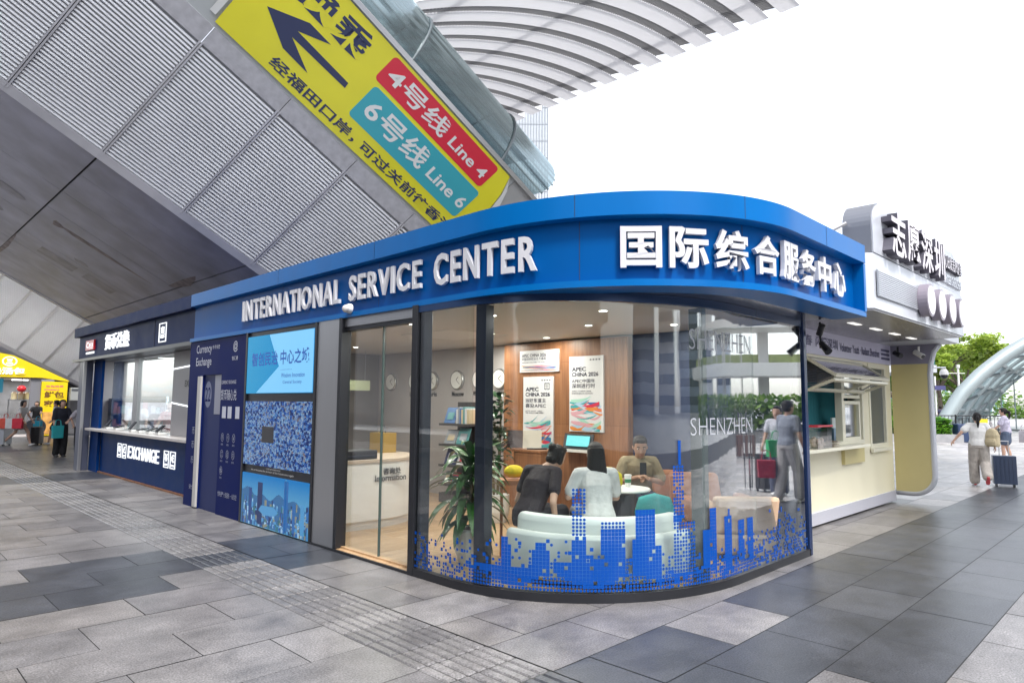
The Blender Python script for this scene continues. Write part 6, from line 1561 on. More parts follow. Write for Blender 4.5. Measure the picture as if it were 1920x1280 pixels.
b = MB(); b.obox((7.22, 5.68, 1.03), (0, .52, 0), (.12, .06, .2), (.015, 0, -.01)); b.build('frame', M_BLACK, t); b = MB(); b.obox((7.226, 5.74, 1.065), (0, .40, 0), (.085, .04, .135), (-.012, 0, .004)); b.build('screen', emis('tablet_glow', (.1, .42, .45), .5), t)
b = MB(); b.box((7.18, 5.66, .985), (7.449, 6.3, 1.02)); b.build('shelf', M_WHITE, t)
# information desk with a rounded end, printer, clerk
t = thing('information_desk', 'white curved information desk inside the glass door', 'desk', (5.1, 7.8, FZ))
dk = [(4.2, 7.40), (5.05, 7.36)] + [(5.05 + .95 * math.sin(R(a)), 8.31 - .95 * math.cos(R(a))) for a in range(9, 82, 8)] + [(6.0, 8.31), (6.0, 8.75), (5.5, 8.75), (5.45, 8.2), (5.2, 7.92), (4.2, 7.92)]
b = MB(); b.prism([(x, y, .16) for x, y in dk], (0, 0, .72)); shade_auto(b.build('front', M_WHITE, t), 30)
ctr = (5.0, 8.0)
b = MB(); b.prism([(x + (ctr[0] - x) * .025, y + (ctr[1] - y) * .06, FZ) for x, y in dk], (0, 0, .109)); shade_auto(b.build('plinth', M_WHITE, t), 30)
b = MB(); b.prism([(x, y - .015, .881) for x, y in dk], (0, 0, .035)); shade_auto(b.build('top', mat('pale_oak_top', (.55, .45, .36), .4), t), 30)
b = MB(); text(b, '咨询处', (5.02, 7.352, .72), (1, 0, 0), (0, 0, 1), fit=(.28, .085), bold=.02, depth=.004); text(b, 'Information', (4.9, 7.352, .635), (1, 0, 0), (0, 0, 1), fit=(.48, .085), bold=.012, depth=.004); b.build('desk_lettering', M_BLACK, t)
t = thing('printer', 'flat black printer on the information desk', 'printer', (4.75, 7.6, .917)); b = MB(); b.box((4.45, 7.46, .918), (5.0, 7.8, 1.03)); b.build('case', M_BLACK, t, bevel=.01); b = MB(); b.box((4.5, 7.44, .95), (4.95, 7.459, .97)); b.build('tray', M_DKBLUE, t)
t = thing('gold_box', 'golden gift bag standing on the end of the information desk', 'bag', (5.75, 8.4, .917)); b = MB(); b.box((5.62, 8.25, .918), (5.85, 8.6, 1.2)); b.build('pouch', mat('gold_paper', (.45, .28, .04), .35, .3), t); b = MB(); b.tube([(5.73, 8.35, 1.2), (5.73, 8.38, 1.3), (5.73, 8.46, 1.3), (5.73, 8.5, 1.2)], .006, 6); b.build('handles', M_BLACK, t)
t = thing('monitor', 'pale monitor on the information desk before the clerk', 'monitor', (4.6, 7.8, .917)); b = MB(); b.box((4.3, 7.83, 1.0), (4.75, 7.86, 1.3)); b.build('screen', mat('monitor_back', (.5, .5, .52), .4), t); b = MB(); b.box((4.48, 7.80, .918), (4.56, 7.89, 1.0)); b.build('foot', M_STEEL, t)
figure('clerk in a pale shirt sitting behind the information desk', (4.75, 8.45, FZ), heading(R(-110)), sit(1.6, .46, .1), cloth((.5, .5, .55)), .7, cloth((.03, .03, .04)), 2.0, 1.0, hair='bob', vox=.011, face=True)
t = thing('chair', 'black swivel chair under the clerk', 'chair', (4.75, 8.45, FZ)); b = MB(); b.box((4.5, 8.2, .42), (5.0, 8.7, .5)); b.build('seat', M_BLACK, t, bevel=.02); b = MB(); b.box((4.55, 8.68, .52), (5.0, 8.74, 1.0)); b.build('backrest', M_BLACK, t, bevel=.02); b = MB(); b.tube([(4.75, 8.45, .07), (4.75, 8.45, .42)], .03, 10); b.lathe((4.75, 8.45, .05), [(.26, 0), (.24, .02), (.05, .05)], 10); b.build('stand', M_STEEL, t)
# noticeboard shelves on the far side wall, board standing in for a mirrored sign
t = thing('wall_shelf', 'dark slatted wall shelf with papers behind the information desk', 'shelf', (4.9, 11.2, 1.2))
for k in range(6): b = MB(); b.box((4.6, 11.1, 1.35 + k * .09), (5.4, 11.355, 1.40 + k * .09)); b.build('slat', M_RACK, t)
t = thing('reflection_sign_strip', 'pale green board standing in for a mirrored sign inside the door', 'sign', (6.0, 10.6, 1.95)); b = MB(); b.box((5.3, 10.6, 1.86), (6.9, 10.63, 2.04)); b.build('board', mat('pale_green_board', (.5, .55, .35), .5), t); b = MB(); text(b, '服务指引 Service', (5.5, 10.598, 1.91), (1, 0, 0), (0, 0, 1), fit=(.9, .08), bold=.01); b.build('strip_lettering', M_BLACK, t); b = MB(); b.tube([(5.4, 10.615, 2.04), (5.4, 10.615, 2.59)], .006, 5); b.tube([(6.8, 10.615, 2.04), (6.8, 10.615, 2.59)], .006, 5); b.build('wires', M_STEEL, t)
# ================================================================ left: yellow dumpling shop ; right: square, planting, metro shell
M_SHOPY = mat('shop_yellow', (0.82, 0.60, 0.01), 0.4, var=0.04)
M_DIM = mat('dim_interior', (0.07, 0.075, 0.085), 0.6)
SR, SU = V((1, 0, 0)), V((0, 0, 1))
sh = thing('dumpling_shop', 'yellow dumpling shop front under the louvred hall at the far left', 'shop', (4.9, 36.5, 0))
b = MB(); b.prism([(1.5, 36.0, 2.62), (6.34, 36.0, 2.62), (7.36, 36.0, 2.47), (7.36, 36.0, 2.52), (6.2, 36.0, 3.1), (5.25, 36.0, 3.56), (4.6, 36.0, 3.68), (1.5, 36.0, 3.68)], (0, 0.25, 0)); b.build('fascia', M_SHOPY, sh)
b = MB(); b.box((6.34, 36.02, 0.05), (7.33, 36.3, 2.46)); pl = b.build('sign_column', M_SHOPY, sh)
b = MB(); b.box((6.42, 36.005, 0.12), (7.25, 36.018, 1.1)); b.build('column_picture', mat('food_picture', (.7, .36, .10), .4, var=.5, vscale=4), pl)
M_BROWN = mat('brown_ink', (.16, .07, .02), .5)
b = MB(); text(b, '鲜包', (6.46, 36.015, 1.72), SR, SU, fit=(.75, .30), bold=.03); text(b, '家族', (6.46, 36.015, 1.32), SR, SU, fit=(.75, .30), bold=.03); b.build('column_lettering', M_BROWN, pl)
b = MB(); text(b, '现包现蒸', (6.5, 36.015, 2.2), SR, SU, fit=(.68, .1), bold=.02); text(b, 'FRESH', (6.46, 36.015, 2.06), SR, SU, fit=(.55, .07), bold=.03); b.build('column_small_lettering', mat('pink_ink', (.7, .15, .2), .5), pl)
M_SHW = emis('shop_white_sign', (1, 1, .96), .36)
b = MB(); text(b, '熟汤包', (4.45, 35.995, 2.72), SR, SU, fit=(1.25, .32), bold=.035, depth=.03); b.build('sign_letter', M_SHW, sh)
b = MB()
for k in range(32):
    a0, a1 = R(11.25 * k), R(11.25 * (k + 1)); f = lambda a, r_: (5.12 + r_ * math.cos(a), 35.985, 3.30 + r_ * math.sin(a) * .78)
    b.quad(f(a0, .27), f(a1, .27), f(a1, .22), f(a0, .22))
for dz, w in ((.08, .2), (0, .16), (-.09, .24)): b.box((5.12 - w / 2, 35.98, 3.3 + dz - .025), (5.12 + w / 2, 35.99, 3.3 + dz + .025))
b.build('round_emblem', M_SHW, sh, fix=False)
b = MB(); b.box((1.5, 36.3, 0), (7.3, 39, .04)); b.build('floor', M_WALL, sh)
b = MB(); b.box((1.5, 38.6, 0), (7.3, 38.7, 2.62)); b.box((7.2, 36.3, 0), (7.3, 38.6, 2.46)); b.build('inner_wall', mat('shop_inner', (.2, .2, .21), .6, var=.3, vscale=2), sh)
b = MB(); b.box((1.5, 36.3, 2.55), (6.3, 38.6, 2.6)); b.build('ceiling', M_WHITE, sh)
b = MB(); b.box((5.95, 36.1, .05), (6.33, 36.3, 2.6)); b.build('grey_pier', mat('grey_pier', (.2, .2, .22), .5), sh)
b = MB(); b.box((3.0, 36.6, .04), (5.2, 37.1, .95)); b.build('counter', mat('steel_counter', (.4, .4, .42), .4, .4), sh)
b = MB(); b.box((3.5, 36.32, 1.95), (5.0, 36.40, 2.56)); b.build('menu_board', emis('menu_teal', (.01, .08, .12), .6), sh)
b = MB(); b.box((5.4, 37.0, 2.5), (6.0, 37.1, 2.54)); b.build('tube_light', emis('shop_tube', (1, 1, 1), 1.2), sh)
la = bpy.data.lights.new('shop_lamp', 'AREA'); la.shape = 'RECTANGLE'; la.size = 3.5; la.size_y = .3; la.energy = 35; lo = bpy.data.objects.new('lamp', la); COL.objects.link(lo); lo.parent = sh; lo.location = (0, .8, 2.53)
t = thing('paper_lantern', 'red paper lantern hanging in the opening of the yellow shop', 'lantern', (5.65, 36.3, 2.1)); b = MB(); b.ball((5.65, 36.2, 2.12), (.17, .17, .15), 16); b.build('shade', mat('red_lantern', (.7, .02, .03), .4), t, smooth=True); b = MB(); b.tube([(5.65, 36.2, 2.26), (5.65, 36.2, 2.6)], .01, 5); b.build('cord', M_BLACK, t)
for k, (x, c) in enumerate(((5.45, (.7, .6, .35)), (5.7, (.72, .63, .4)), (5.92, (.7, .6, .3)))):
    t = thing('steamer_basket', ('leftmost', 'middle', 'rightmost')[k] + ' of three pale bamboo steamers on the shop counter shelf', 'steamer', (x, 36.5, 1.72)); b = MB(); b.lathe((x, 36.55, 1.66), [(.11, 0), (.11, .26)], 16); b.build('basket', mat('bamboo', c, .6), t); b = MB(); b.lathe((x, 36.55, 1.921), [(.115, 0), (.06, .06)], 16); b.build('lid', mat('bamboo_lid', (.6, .5, .3), .6), t)
t = thing('shelf', 'shop shelf that carries the bamboo steamers', 'shelf', (5.7, 36.6, 1.6)); b = MB(); b.box((5.25, 36.4, 1.62), (5.94, 36.75, 1.659)); b.build('board', M_STEEL, t); b = MB(); b.box((5.27, 36.7, .05), (5.31, 36.74, 1.619)); b.build('post', M_STEEL, t)
figure('shop worker in a grey top bending over the shop counter', (4.5, 37.4, 0), heading(R(-100)), stand(1.62, .1, arms=(.8, .9), lean=.2), cloth((.3, .32, .33)), .8, cloth((.03, .03, .03)), 2.0, 1.2, hair='bob', vox=.016, hands=False)
figure('shop worker with arm raised at the left edge of the yellow shop', (3.9, 37.5, 0), heading(R(-60)), stand(1.65, .1, arms=(1.6, .4)), cloth((.35, .3, .25)), .6, cloth((.03, .03, .03)), 2.0, 1.2, hair='short', vox=.016, hands=False)
figure('person in a printed black T-shirt standing by the yellow column', (6.05, 35.0, 0), heading(R(-110)), stand(1.58, .05, arms=(.9, .9)), cloth((.012, .012, .014)), .8, cloth((.02, .02, .02)), .8, 1.2, hair='bob', vox=.016, hands=False)
t = thing('fan', 'grey floor fan standing by the yellow shop column', 'fan', (5.9, 34.2, 0))
b = MB(); b.lathe((5.9, 34.2, .5), [(.36, -.06), (.38, 0), (.36, .06)], 28, axis='y'); b.build('cage', mat('fan_grey', (.12, .12, .13), .4, .3), t); b = MB(); b.lathe((5.9, 34.12, .5), [(.1, -.02), (.1, 0)], 16, axis='y'); b.build('hub', M_STEEL, t); b = MB(); b.tube([(5.65, 34.2, 0.02), (5.9, 34.22, .15), (6.15, 34.2, .02)], .025, 6); b.build('stand', M_BLACK, t)
t = thing('equipment_cabinet', 'dark equipment cabinet in the gap right of the yellow shop', 'cabinet', (7.9, 36.5, 0)); b = MB(); b.box((7.45, 36.4, 0), (8.6, 37.2, 2.0)); b.build('case', M_DIM, t, bevel=.02); b = MB(); b.box((7.5, 36.38, .1), (8.0, 36.399, 1.9)); b.build('door', mat('cabinet_door', (.11, .11, .12), .5), t)
t = thing('wall_box', 'pale grey box fixed beside the yellow shop fascia', 'box', (7.7, 35.9, 1.9)); b = MB(); b.box((7.42, 35.8, 1.62), (7.78, 36.1, 2.2)); b.build('case', mat('grey_box', (.3, .31, .3), .5), t, bevel=.015); b = MB(); b.box((7.45, 35.79, 2.05), (7.75, 35.799, 2.15)); b.build('grille', M_DIM, t)
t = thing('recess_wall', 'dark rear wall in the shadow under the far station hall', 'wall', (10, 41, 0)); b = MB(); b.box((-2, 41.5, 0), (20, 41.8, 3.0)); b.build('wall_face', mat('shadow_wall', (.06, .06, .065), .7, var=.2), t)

# ---- foliage
def leaf_mat(name, c0, c1, scale=1.2):
    m, nt, b_ = _new(name)
    tc = nt.nodes.new('ShaderNodeTexCoord'); n = nt.nodes.new('ShaderNodeTexNoise'); n.inputs['Scale'].default_value = scale; n.inputs['Detail'].default_value = 5
    cr = nt.nodes.new('ShaderNodeValToRGB'); cr.color_ramp.elements[0].color = (*c0, 1); cr.color_ramp.elements[1].color = (*c1, 1); cr.color_ramp.elements[0].position = .35; cr.color_ramp.elements[1].position = .65
    nt.links.new(tc.outputs['Object'], n.inputs['Vector']); nt.links.new(n.outputs['Fac'], cr.inputs[0]); nt.links.new(cr.outputs[0], b_.inputs['Base Color'])
    b_.inputs['Roughness'].default_value = .5
    tl = nt.nodes.new('ShaderNodeBsdfTranslucent'); nt.links.new(cr.outputs[0], tl.inputs[0]); mx = nt.nodes.new('ShaderNodeMixShader'); mx.inputs[0].default_value = .35
    nt.links.new(b_.outputs[0], mx.inputs[1]); nt.links.new(tl.outputs[0], mx.inputs[2]); nt.links.new(mx.outputs[0], nt.nodes['Material Output'].inputs[0])
    return m
M_TREE1 = leaf_mat('light_feathery_leaf', (.24, .38, .05), (.46, .55, .10), .8)
M_TREE2 = leaf_mat('deep_leaf', (.10, .22, .04), (.24, .36, .07), .8)
M_HEDGE = leaf_mat('hedge_leaf', (.05, .2, .015), (.2, .42, .03), 2.5)
M_BARK = mat('tree_bark', (.14, .11, .085), .85, var=.3, vscale=8, bump=.5, bscale=20)
def leaves(mb, c, rad, n, size, r_, flat=1.0):
    c = V(c)
    for _ in range(n):
        d = V((r_.gauss(0, 1), r_.gauss(0, 1), r_.gauss(0, 1))); d.normalize(); d *= (r_.random() ** .45); p = c + V((d.x * rad[0], d.y * rad[1], d.z * rad[2]))
        a = V((r_.uniform(-1, 1), r_.uniform(-1, 1), r_.uniform(-.4, .4) * flat)).normalized(); bb = a.cross(V((r_.uniform(-.5, .5), r_.uniform(-.5, .5), 1))).normalized(); s_ = size * r_.uniform(.6, 1.3)
        mb.quad(p - a * s_, p - bb * s_ * .45, p + a * s_, p + bb * s_ * .45)
def tree(label, f, r, h, spread, m_, seed, thick=1.0, n=44, per=240, size=.22, crown0=.45, loc=None):
    r_ = random.Random(seed); base = loc or place(f, r)
    t = thing('tree', label, 'tree', base, world=False)
    b = MB(); top = h * .55
    b.tube([(0, 0, 0), (.1, .05, top * .5), (.0, .1, top)], [.24 * thick, .19 * thick, .14 * thick], 10)
    tips = []
    for k in range(7):
        a = k * 2.4 + r_.uniform(-.3, .3); L = spread * r_.uniform(.5, .95); z1 = h * r_.uniform(.66, .9)
        q = V((math.cos(a) * L, math.sin(a) * L, z1)); b.tube([(0, .08, top * r_.uniform(.6, .98)), V((q.x * .45, q.y * .45, (top + z1) * .52)), q], [.12 * thick, .08 * thick, .03 * thick], 7); tips.append(q)
    b.build('trunk', M_BARK, t, smooth=True)
    b = MB()
    for k in range(n):
        q = r_.choice(tips) if k > 6 else tips[k]
        c = q + V((r_.uniform(-1, 1) * spread * .4, r_.uniform(-1, 1) * spread * .4, r_.uniform(-.06, .16) * h))
        leaves(b, c, (spread * r_.uniform(.2, .36), spread * r_.uniform(.2, .36), h * r_.uniform(.05, .10)), per, size, r_)
    b.build('crown', m_, t, fix=False); return t
tree('broad feathery tree with a flat pale green crown beyond the cream fin', 60, 38.3, 7.4, 4.6, M_TREE1, 1)
tree('wide flat crowned tree reaching over the curved metro shell', 64, 43.2, 7.3, 4.8, M_TREE1, 2)
tree('smaller pale tree between the fin and the lamp post', 52, 31.6, 5.6, 2.8, M_TREE1, 3, size=.16)
tree('dark green tree farther back left of the lamp post', 80, 48, 7.0, 4.2, M_TREE2, 4)
tree('dark green tree farther back behind the metro shell', 82, 55, 6.6, 4.6, M_TREE2, 5)
tree('deep green low tree behind the clipped hedge', 74, 42.5, 5.0, 3.6, M_TREE2, 6)
tree('deep green low tree at the back by the shaded shrubs', 88, 59, 6.0, 5.0, M_TREE2, 16)
rg = random.Random(55); b = MB()
for k in range(9000):
    r = rg.uniform(28, 95); f = 96 + rg.uniform(-4, 4); h_ = 3.0 + 1.6 * math.sin(r * .31) + .9 * math.sin(r * .83 + 1)
    p = V(place(f, r)) + V((0, 0, rg.random() ** .8 * h_)); a = V((rg.uniform(-1, 1), rg.uniform(-1, 1), rg.uniform(-.5, .5))).normalized(); bb = a.cross(V((rg.uniform(-.5, .5), rg.uniform(-.5, .5), 1))).normalized(); s_ = rg.uniform(.2, .5)
    b.quad(p - a * s_, p - bb * s_ * .6, p + a * s_, p + bb * s_ * .6)
o = b.build('distant_greenery', M_TREE2, fix=False); tag(o, 'hazy belt of shrubs along the far end of the square', 'shrubs', kind='stuff')
for k, (f, r, w_, h_, cc, lb) in enumerate(((130, 80, 16, 7, (.6, .66, .68), 'low pale glass building behind the trees at the right'), (125, 62, 10, 5.5, (.5, .6, .6), 'teal glazed building between the trees beyond the hedge'))):
    t = thing('low_building', lb, 'building', place(f, r)); q = V(place(f, r)); b = MB(); b.obox(q, RGT * w_, FWD * 8, V((0, 0, h_))); b.build('wall', mat('far_wall', cc, .4), t)
    b = MB()
    for j in range(int(w_ / 1.2)): b.obox(q + RGT * (.3 + j * 1.2) - FWD * .1 + V((0, 0, .4)), RGT * .5, FWD * .09, V((0, 0, h_ - 1)))
    b.build('glazing_bands', mat('far_glazing', (.12, .25, .27), .2), t)
# clipped hedge in its kerbed planter
t = thing('hedge', 'clipped bright green hedge behind the low stone kerb', 'hedge', place(32, 18, 0))
rh = random.Random(31); b = MB(); pl0 = V(place(31.2, 13.5)); du, dv = RGT, FWD
L_, D_ = 6.9, 2.2
for k in range(5200):
    u, v, w = rh.random() * L_, rh.random() * D_, rh.random()
    face = rh.random()
    if face < .45: v = rh.uniform(0, .12)
    elif face < .85: w = rh.uniform(.88, 1.04)
    else: u = L_ - rh.uniform(0, .15)
    if u > L_ - .3: w *= .93
    p = pl0 + du * u + dv * v + V((0, 0, .34 + w * .78))
    a = V((rh.uniform(-1, 1), rh.uniform(-1, 1), rh.uniform(-.6, .6))).normalized() ; bb = a.cross(V((rh.uniform(-1, 1), rh.uniform(-1, 1), 1))).normalized(); s_ = rh.uniform(.05, .10)
    b.quad(p - a * s_, p - bb * s_ * .55, p + a * s_, p + bb * s_ * .55)
b.build('foliage', M_HEDGE, t, fix=False)
b = MB(); b.obox(pl0 + du * .1 + dv * .12 + V((0, 0, .3)), du * (L_ - .2), dv * (D_ - .2), V((0, 0, .7))); b.build('twig_mass', mat('hedge_core', (.012, .03, .008), .9), t)
t = thing('planter', 'low grey stone kerb round the clipped hedge', 'planter', place(31, 18, 0)); b = MB(); b.obox(pl0 - dv * .25 + V((0, 0, 0)), du * (L_ + .35), dv * .3, V((0, 0, .36))); b.obox(pl0 + du * (L_ + .05) + dv * .06, du * .3, dv * 2.4, V((0, 0, .36))); b.build('kerb', mat('kerb_stone', (.3, .3, .31), .6, var=.15), t)
# crowd barrier with a yellow plate
t = thing('crowd_barrier', 'dark metal crowd barrier with a yellow plate before the metro shell', 'barrier', place(33, 22, 0))
b = MB(); p0 = V(place(32.6, 20.3))
for z in (.25, 1.2): b.tube([p0 + V((0, 0, z)), p0 + du * 3.6 + V((0, 0, z))], .03, 6)
for k in range(22): b.tube([p0 + du * (3.6 * k / 21) + V((0, 0, .25)), p0 + du * (3.6 * k / 21) + V((0, 0, 1.2))], .014 if k % 7 else .03, 5)
for k in (0, 7, 14, 21): b.tube([p0 + du * (3.6 * k / 21), p0 + du * (3.6 * k / 21) + V((0, 0, 1.25))], .035, 6)
b.build('bars', M_BLACK, t); b = MB(); b.obox(p0 + du * 2.1 - dv * .05 + V((0, 0, .55)), du * .62, dv * .02, V((0, 0, .5))); b.build('plate', mat('yellow_plate', (.7, .5, .02), .5), t)
t = thing('luggage_cart', 'dark luggage left by the planter end', 'luggage', place(31.2, 20.9)); b = MB(); q = V(place(31.0, 20.55)); b.obox(q, du * .7, dv * .45, V((0, 0, .85))); b.build('case', mat('dark_blue_case', (.02, .04, .1), .5), t, bevel=.05); b = MB(); b.tube([q + du * .2 + V((0, 0, .85)), q + du * .2 + V((0, 0, 1.1)), q + du * .5 + V((0, 0, 1.1)), q + du * .5 + V((0, 0, .85))], .02, 6); b.build('handle', M_BLACK, t)
# lamp post, sign post, dome camera on an arm
t = thing('lamp_post', 'slender white lamp post in front of the pale trees', 'lamp post', place(50, 33.35)); q = V(place(50, 33.35)); b = MB(); b.tube([q, q + V((0, 0, 4.6))], [.11, .07], 8); b.build('pole', M_WHITE, t); b = MB(); b.tube([q + V((0, 0, 4.5)), q + V((0, 0, 4.75))], .13, 8); b.build('lamp_head', M_WHITE, t); b = MB(); b.tube([q + V((0, 0, 4.1)) - RGT * .8, q + V((0, 0, 4.1)) + RGT * .5], .03, 6); b.build('arm', M_WHITE, t)
t = thing('sign_post', 'thin post with a small dark blue plate beyond the hedge', 'sign', place(44, 27.8)); q = V(place(44, 27.8)); b = MB(); b.tube([q, q + V((0, 0, 3.6))], .05, 8); b.build('post', M_WHITE, t); b = MB(); b.obox(q + V((-.2, -.2, 2.7)) - RGT * .2, RGT * .7, FWD * .04, V((0, 0, .28))); b.build('plate', mat('dark_plate', (.08, .08, .2), .5), t)
t = thing('dome_camera', 'white dome camera on a thin pole arm against the trees', 'camera', place(20, 12.42)); q = V(place(20, 12.42)); b = MB(); b.tube([q, q + V((0, 0, 3.1))], .04, 8); b.tube([q + V((0, 0, 2.8)), q + RGT * .55 + V((0, 0, 2.8))], .025, 6); b.build('pole', M_SILV, t); c_ = q + RGT * .5 + V((0, 0, 2.62)); b = MB(); b.lathe(c_, [(.06, .14), (.11, .06), (.12, 0), (.12, -.04)], 18); b.build('housing', M_WHITE, t); b = MB(); b.ball(c_ - V((0, 0, .06)), .1, 14); b.build('dome', M_BLACK, t, smooth=True)
# raised glass gallery seen past the fin
t = thing('glass_gallery', 'green glazed upper gallery seen just past the cream fin', 'building', place(46, 26)); b = MB(); o = V(place(45, 16)); b.obox(o + V((0, 0, 3.9)), RGT * 12.6, FWD * 8, V((0, 0, .5))); b.obox(o + V((0, 0, 5.9)), RGT * 12.6, FWD * 8, V((0, 0, .3))); b.obox(o + V((0, 0, 5.1)), RGT * 12.6, FWD * 8, V((0, 0, .12))); b.build('floor_slabs', mat('pale_slab', (.5, .52, .55), .5), t)
b = MB(); b.obox(o + RGT * .05 + FWD * .08 + V((0, 0, 4.4)), RGT * 12.5, FWD * 7.8, V((0, 0, .7))); b.obox(o + RGT * .05 + FWD * .08 + V((0, 0, 5.22)), RGT * 12.5, FWD * 7.8, V((0, 0, .68))); b.build('glazing', mat('green_glazing', (.05, .16, .13), .12, .2, var=.3, vscale=1.5), t)
for k in (1, 7): b = MB(); b.obox(o + RGT * k + FWD * 4, RGT * .5, FWD * .5, V((0, 0, 3.9))); b.build('column', M_WHITE, t)
# metro entrance: a leaning arched shell of steel ribs and glass
M_SHELL = mat('silver_shell_tube', (.30, .35, .36), .4, .2, var=.06, vscale=.5); M_SHG = glass('shell_glass', (.72, .80, .81), base=.06, power=3.5)
me_ = thing('metro_entrance', 'curved glass and steel metro entrance shell at the right edge', 'entrance', place(41, 33))
def arch(u, dep, k=1.0):       # u 0..1 along the arch from the left foot, dep metres back
    A_ = [(0, 25.25, 0), (.04, 25.6, .62), (.13, 26.7, 2.3), (.2, 28.07, 3.6), (.27, 29.41, 4.6), (.33, 30.73, 5.4), (.40, 33, 6.35), (.46, 36, 6.95), (.5, 38, 7.05)]
    uu = u if u <= .5 else 1 - u
    for (u0, r0, z0), (u1, r1, z1) in zip(A_, A_[1:]):
        if uu <= u1 + 1e-9: break
    q = (uu - u0) / (u1 - u0); r = r0 + (r1 - r0) * q; z = z0 + (z1 - z0) * q
    if u > .5: r = 76 - r
    return V(place(40 + dep, 38 + (r - 38) * k + dep * .85, 0)) + V((0, 0, z * k))
N_ = 36
b = MB(); b.tube([arch(i / N_, 0) for i in range(N_ + 1)], .40, 10); b.build('edge_tube', M_SHELL, me_, smooth=True)
for dep in (3.2, 6.4, 9.6, 13): b = MB(); b.tube([arch(i / N_, dep, .97) for i in range(N_ + 1)], .2, 8); b.build('rib', M_SHELL, me_, smooth=True)
for i in range(3, N_ - 2, 3): b = MB(); b.tube([arch(i / N_, .1, .985), arch(i / N_, 13, .97)], .14, 6); b.build('purlin', M_SHELL, me_)
for i in range(1, 18, 3): b = MB(); b.tube([arch(i / N_, .2, .975), arch((i + 4) / N_, 12.6, .96)], .09, 5); b.build('brace', M_DARKSTEEL, me_)
b = MB()
for i in range(N_): b.quad(arch(i / N_, .2, .99), arch((i + 1) / N_, .2, .99), arch((i + 1) / N_, 13, .98), arch(i / N_, 13, .98))
b.build('glass_skin', M_SHG, me_, smooth=True, fix=False)
b = MB()
for i in range(4, N_ - 4, 2): b.obox(arch(i / N_, 9.9, .95), RGT * .06, FWD * .06, V((0, 0, -arch(i / N_, 9.9, .95).z + .02)))
b.build('rear_mullions', M_SHELL, me_, fix=False)
# pale tower far behind the station
tw = thing('tower', 'tower coloured pale for haze, with thin vertical fins under the ribbed canopy', 'tower', place(155, -6)); o = V(place(150, -22)); b = MB(); b.obox(o, RGT * 30, FWD * 20, V((0, 0, 96))); b.build('tower_body', mat('haze_pale_tower_glass', (.5, .53, .57), .3), tw)  # haze is put into the pale body colour
b = MB()
for k in range(46): b.obox(o + RGT * (.2 + k * .66) - FWD * .35, RGT * .15, FWD * .34, V((0, 0, 96)))
b.build('fins', mat('tower_fin', (.22, .24, .27), .5), tw)
b = MB()
for k in range(24): b.obox(o - FWD * .12 + V((0, 0, 2 + k * 4)), RGT * 30, FWD * .11, V((0, 0, .5)))
b.build('floor_bands', mat('tower_band', (.4, .43, .46), .5), tw)

# ---- the far side of the square, which shows in the pavilion's glass
def P2(d, ang): a = R(ang); return V((d * math.cos(a), d * math.sin(a), 0))
t = thing('footbridge', 'white elevated walkway mirrored in the right hand glass', 'footbridge', tuple(P2(46, -30)))
a_, b_ = P2(52, -11.5), P2(52, -52); u = (b_ - a_).normalized(); w = u.cross(V((0, 0, 1))); L_ = (b_ - a_).length
b = MB(); b.obox(a_ + V((0, 0, 3.6)), u * L_, w * 4, V((0, 0, .9))); b.obox(a_ + V((0, 0, 6.9)), u * L_, w * 4, V((0, 0, .6))); b.build('decks', M_WHITE, t)
for k in range(8): b = MB(); b.obox(a_ + u * (L_ * (k + .3) / 8) - w * .05, u * .7, w * .7, V((0, 0, 6.9))); b.build('column', M_WHITE, t)
b = MB(); b.obox(a_ + w * .4 + V((0, 0, 4.5)), u * L_, w * .1, V((0, 0, .8))); b.build('balustrade', mat('yellow_green_panel', (.45, .52, .22), .5, var=.2), t)
t = thing('hedge', 'long dark hedge mirrored in the right hand glass', 'hedge', tuple(P2(44, -30))); b = MB(); rr_ = random.Random(77); a2, b2 = P2(46, -11), P2(46, -50); u2 = (b2 - a2)
for k in range(3500): p = a2 + u2 * rr_.random() + V((rr_.uniform(-.8, .8), rr_.uniform(-.8, .8), rr_.uniform(.1, 2.3))); q = V((rr_.uniform(-1, 1), rr_.uniform(-1, 1), rr_.uniform(-1, 1))).normalized(); s_ = q.cross(V((rr_.random(), .3, 1))).normalized(); b.quad(p - q * .3, p - s_ * .2, p + q * .3, p + s_ * .2)
b.build('foliage', M_TREE2, t, fix=False)
for k, (d, an, wd, h, col, lb) in enumerate(((120, -33, 26, 70, (.45, .5, .56), 'grey glass tower mirrored in the middle of the curved glass'), (105, -47, 18, 95, (.62, .63, .64), 'tall white tower mirrored in the curved glass'), (130, -60, 30, 60, (.30, .36, .44), 'blue grey slab mirrored in the curved glass'), (110, -74, 20, 85, (.55, .52, .5), 'beige tower mirrored in the left part of the curved glass'), (100, -90, 22, 60, (.4, .44, .5), 'grey office block mirrored beside the window lettering'))):
    t = thing('office_tower', lb, 'tower', tuple(P2(d, an))); c = P2(d, an); n_ = -c.normalized(); s_ = V((-n_.y, n_.x, 0))
    b = MB(); b.obox(c - s_ * wd / 2, s_ * wd, -n_ * 18, V((0, 0, h))); b.build('tower_body', mat('tower_wall', col, .4, var=.1, vscale=.1), t)
    b = MB()
    for q in range(int(h / 3.6)): b.obox(c - s_ * (wd / 2 - .5) + n_ * .02 + V((0, 0, 1.5 + q * 3.6)), s_ * (wd - 1), n_ * .1, V((0, 0, 1.7)))
    b.build('window_bands', mat('window_band', (.05, .07, .10), .15), t)
J = stand(1.64, .1, arms=(.3, .6)); figure('woman in a pale blouse with a green bag mirrored in the right hand glass', (12.3, .72, 0), heading(R(175)), J, cloth((.55, .55, .6), .8, .2), .6, cloth((.08, .09, .14)), 2.0, 1.2, hair='long', vox=.013)
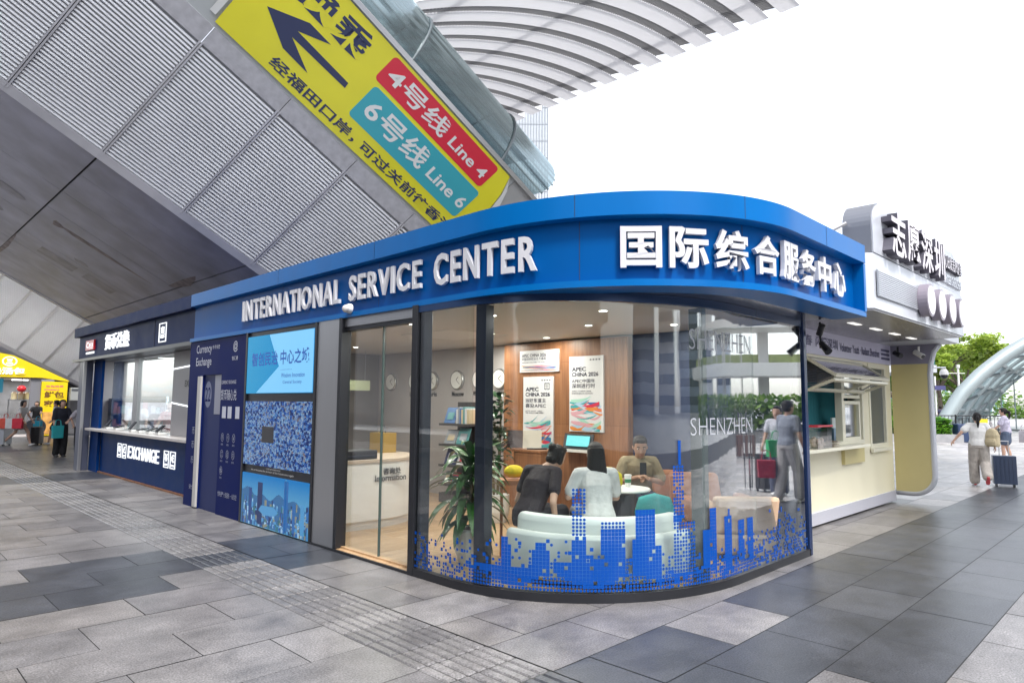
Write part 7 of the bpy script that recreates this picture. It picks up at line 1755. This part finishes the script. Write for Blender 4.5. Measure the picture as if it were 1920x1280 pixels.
J = stand(1.74, .3, phase=1, arms=(.1, .2)); figure('man in a grey shirt carrying a crimson bag mirrored in the right hand glass', (11.6, 1.18, 0), heading(R(20)), J, cloth((.2, .22, .27), .8, .1), .6, cloth((.35, .34, .34)), 2.0, 1.3, hair='short', vox=.013)
tote('crimson carrier bag mirrored low in the right hand glass', (11.45, .86, .4), R(60), (.28, .008, .035), .3, .24, .3)
tote('green carrier bag mirrored in the right hand glass', (12.0, .8, .72), R(40), (.02, .35, .12), .34, .16, .3)
suitcase('black suitcase mirrored in the right hand glass', (12.75, .3, 0), R(20), (.012, .012, .015), .46, .28, .66, .3, stripes=False)
J = stand(1.66, .4, arms=(.3, .3)); figure('distant walker in dark clothes mirrored behind the window lettering', (20.5, -4.2, 0), heading(R(190)), J, cloth((.03, .03, .04)), .9, cloth((.02, .02, .03)), 2.0, 1.2, hair='bob', vox=.02, hands=False)
suitcase('brown suitcase mirrored behind the window lettering', (20.2, -3.7, 0), R(10), (.10, .05, .04), .46, .3, .66, .3, stripes=False)
# unseen roof and rear wall added to shade the left forecourt and darken reflections
st_ = thing('added_shade_roof', 'unseen grey roof added to shade the forecourt on the left', 'roof', (-14, 16, 10.5)); b = MB(); b.box((-34, 3, 7.4), (-1.6, 15, 8.0)); b.build('roof_slab', mat('roof_soffit', (.22, .22, .23), .6, var=.1), st_)
for k in range(2): b = MB(); b.lathe((-9, 4 + k * 9, 0), [(.5, 0), (.45, 7.39)], 20); b.build('column', M_BAND, st_)
b = MB(); b.box((-20, 3, 0), (-19.6, 80, 12)); b.build('rear_wall', mat('added_dark_wall', (.25, .24, .25), .6, var=.3, vscale=.3), st_)
hl = thing('added_dark_hall', 'unseen dark hall added to darken the reflection in the corner glass', 'building', tuple(P2(26, 212)))  # unseen block added behind the camera to darken the corner glass
c = P2(24, 212); n_ = -c.normalized(); s_ = V((-n_.y, n_.x, 0)); b = MB(); b.obox(c - s_ * 16, s_ * 30, -n_ * 14, V((0, 0, 13))); b.build('wall', mat('hall_wall', (.12, .12, .13), .5, var=.2, vscale=.3), hl)
for k in range(9): b = MB(); b.obox(c - s_ * (15 - k * 3.2) + n_ * .01 + V((0, 0, .3)), s_ * 2.6, n_ * .08, V((0, 0, 5.2))); b.build('window', mat('hall_window', (.05, .06, .07), .1), hl)
b = MB(); b.obox(c - s_ * 16.5 + n_ * .3 + V((0, 0, 6.2)), s_ * 31, n_ * 3.2, V((0, 0, .5))); b.build('awning', mat('hall_awning', (.07, .07, .08), .5), hl)
t = thing('advertising_board', 'red advertising board mirrored in the door glass', 'sign', (-12, 9, 0)); b = MB(); b.box((-12.2, 12.5, .3), (-12, 14.3, 4.2)); b.build('panel', mat('red_advert', (.45, .05, .10), .4, var=.3), t); b = MB(); b.box((-12.3, 12.6, 0), (-12.21, 12.8, 4.0)); b.box((-12.3, 14.0, 0), (-12.21, 14.2, 4.0)); b.build('posts', M_BLACK, t)
for o in list(bpy.data.objects):
    if '_w' in o: del o['_w']
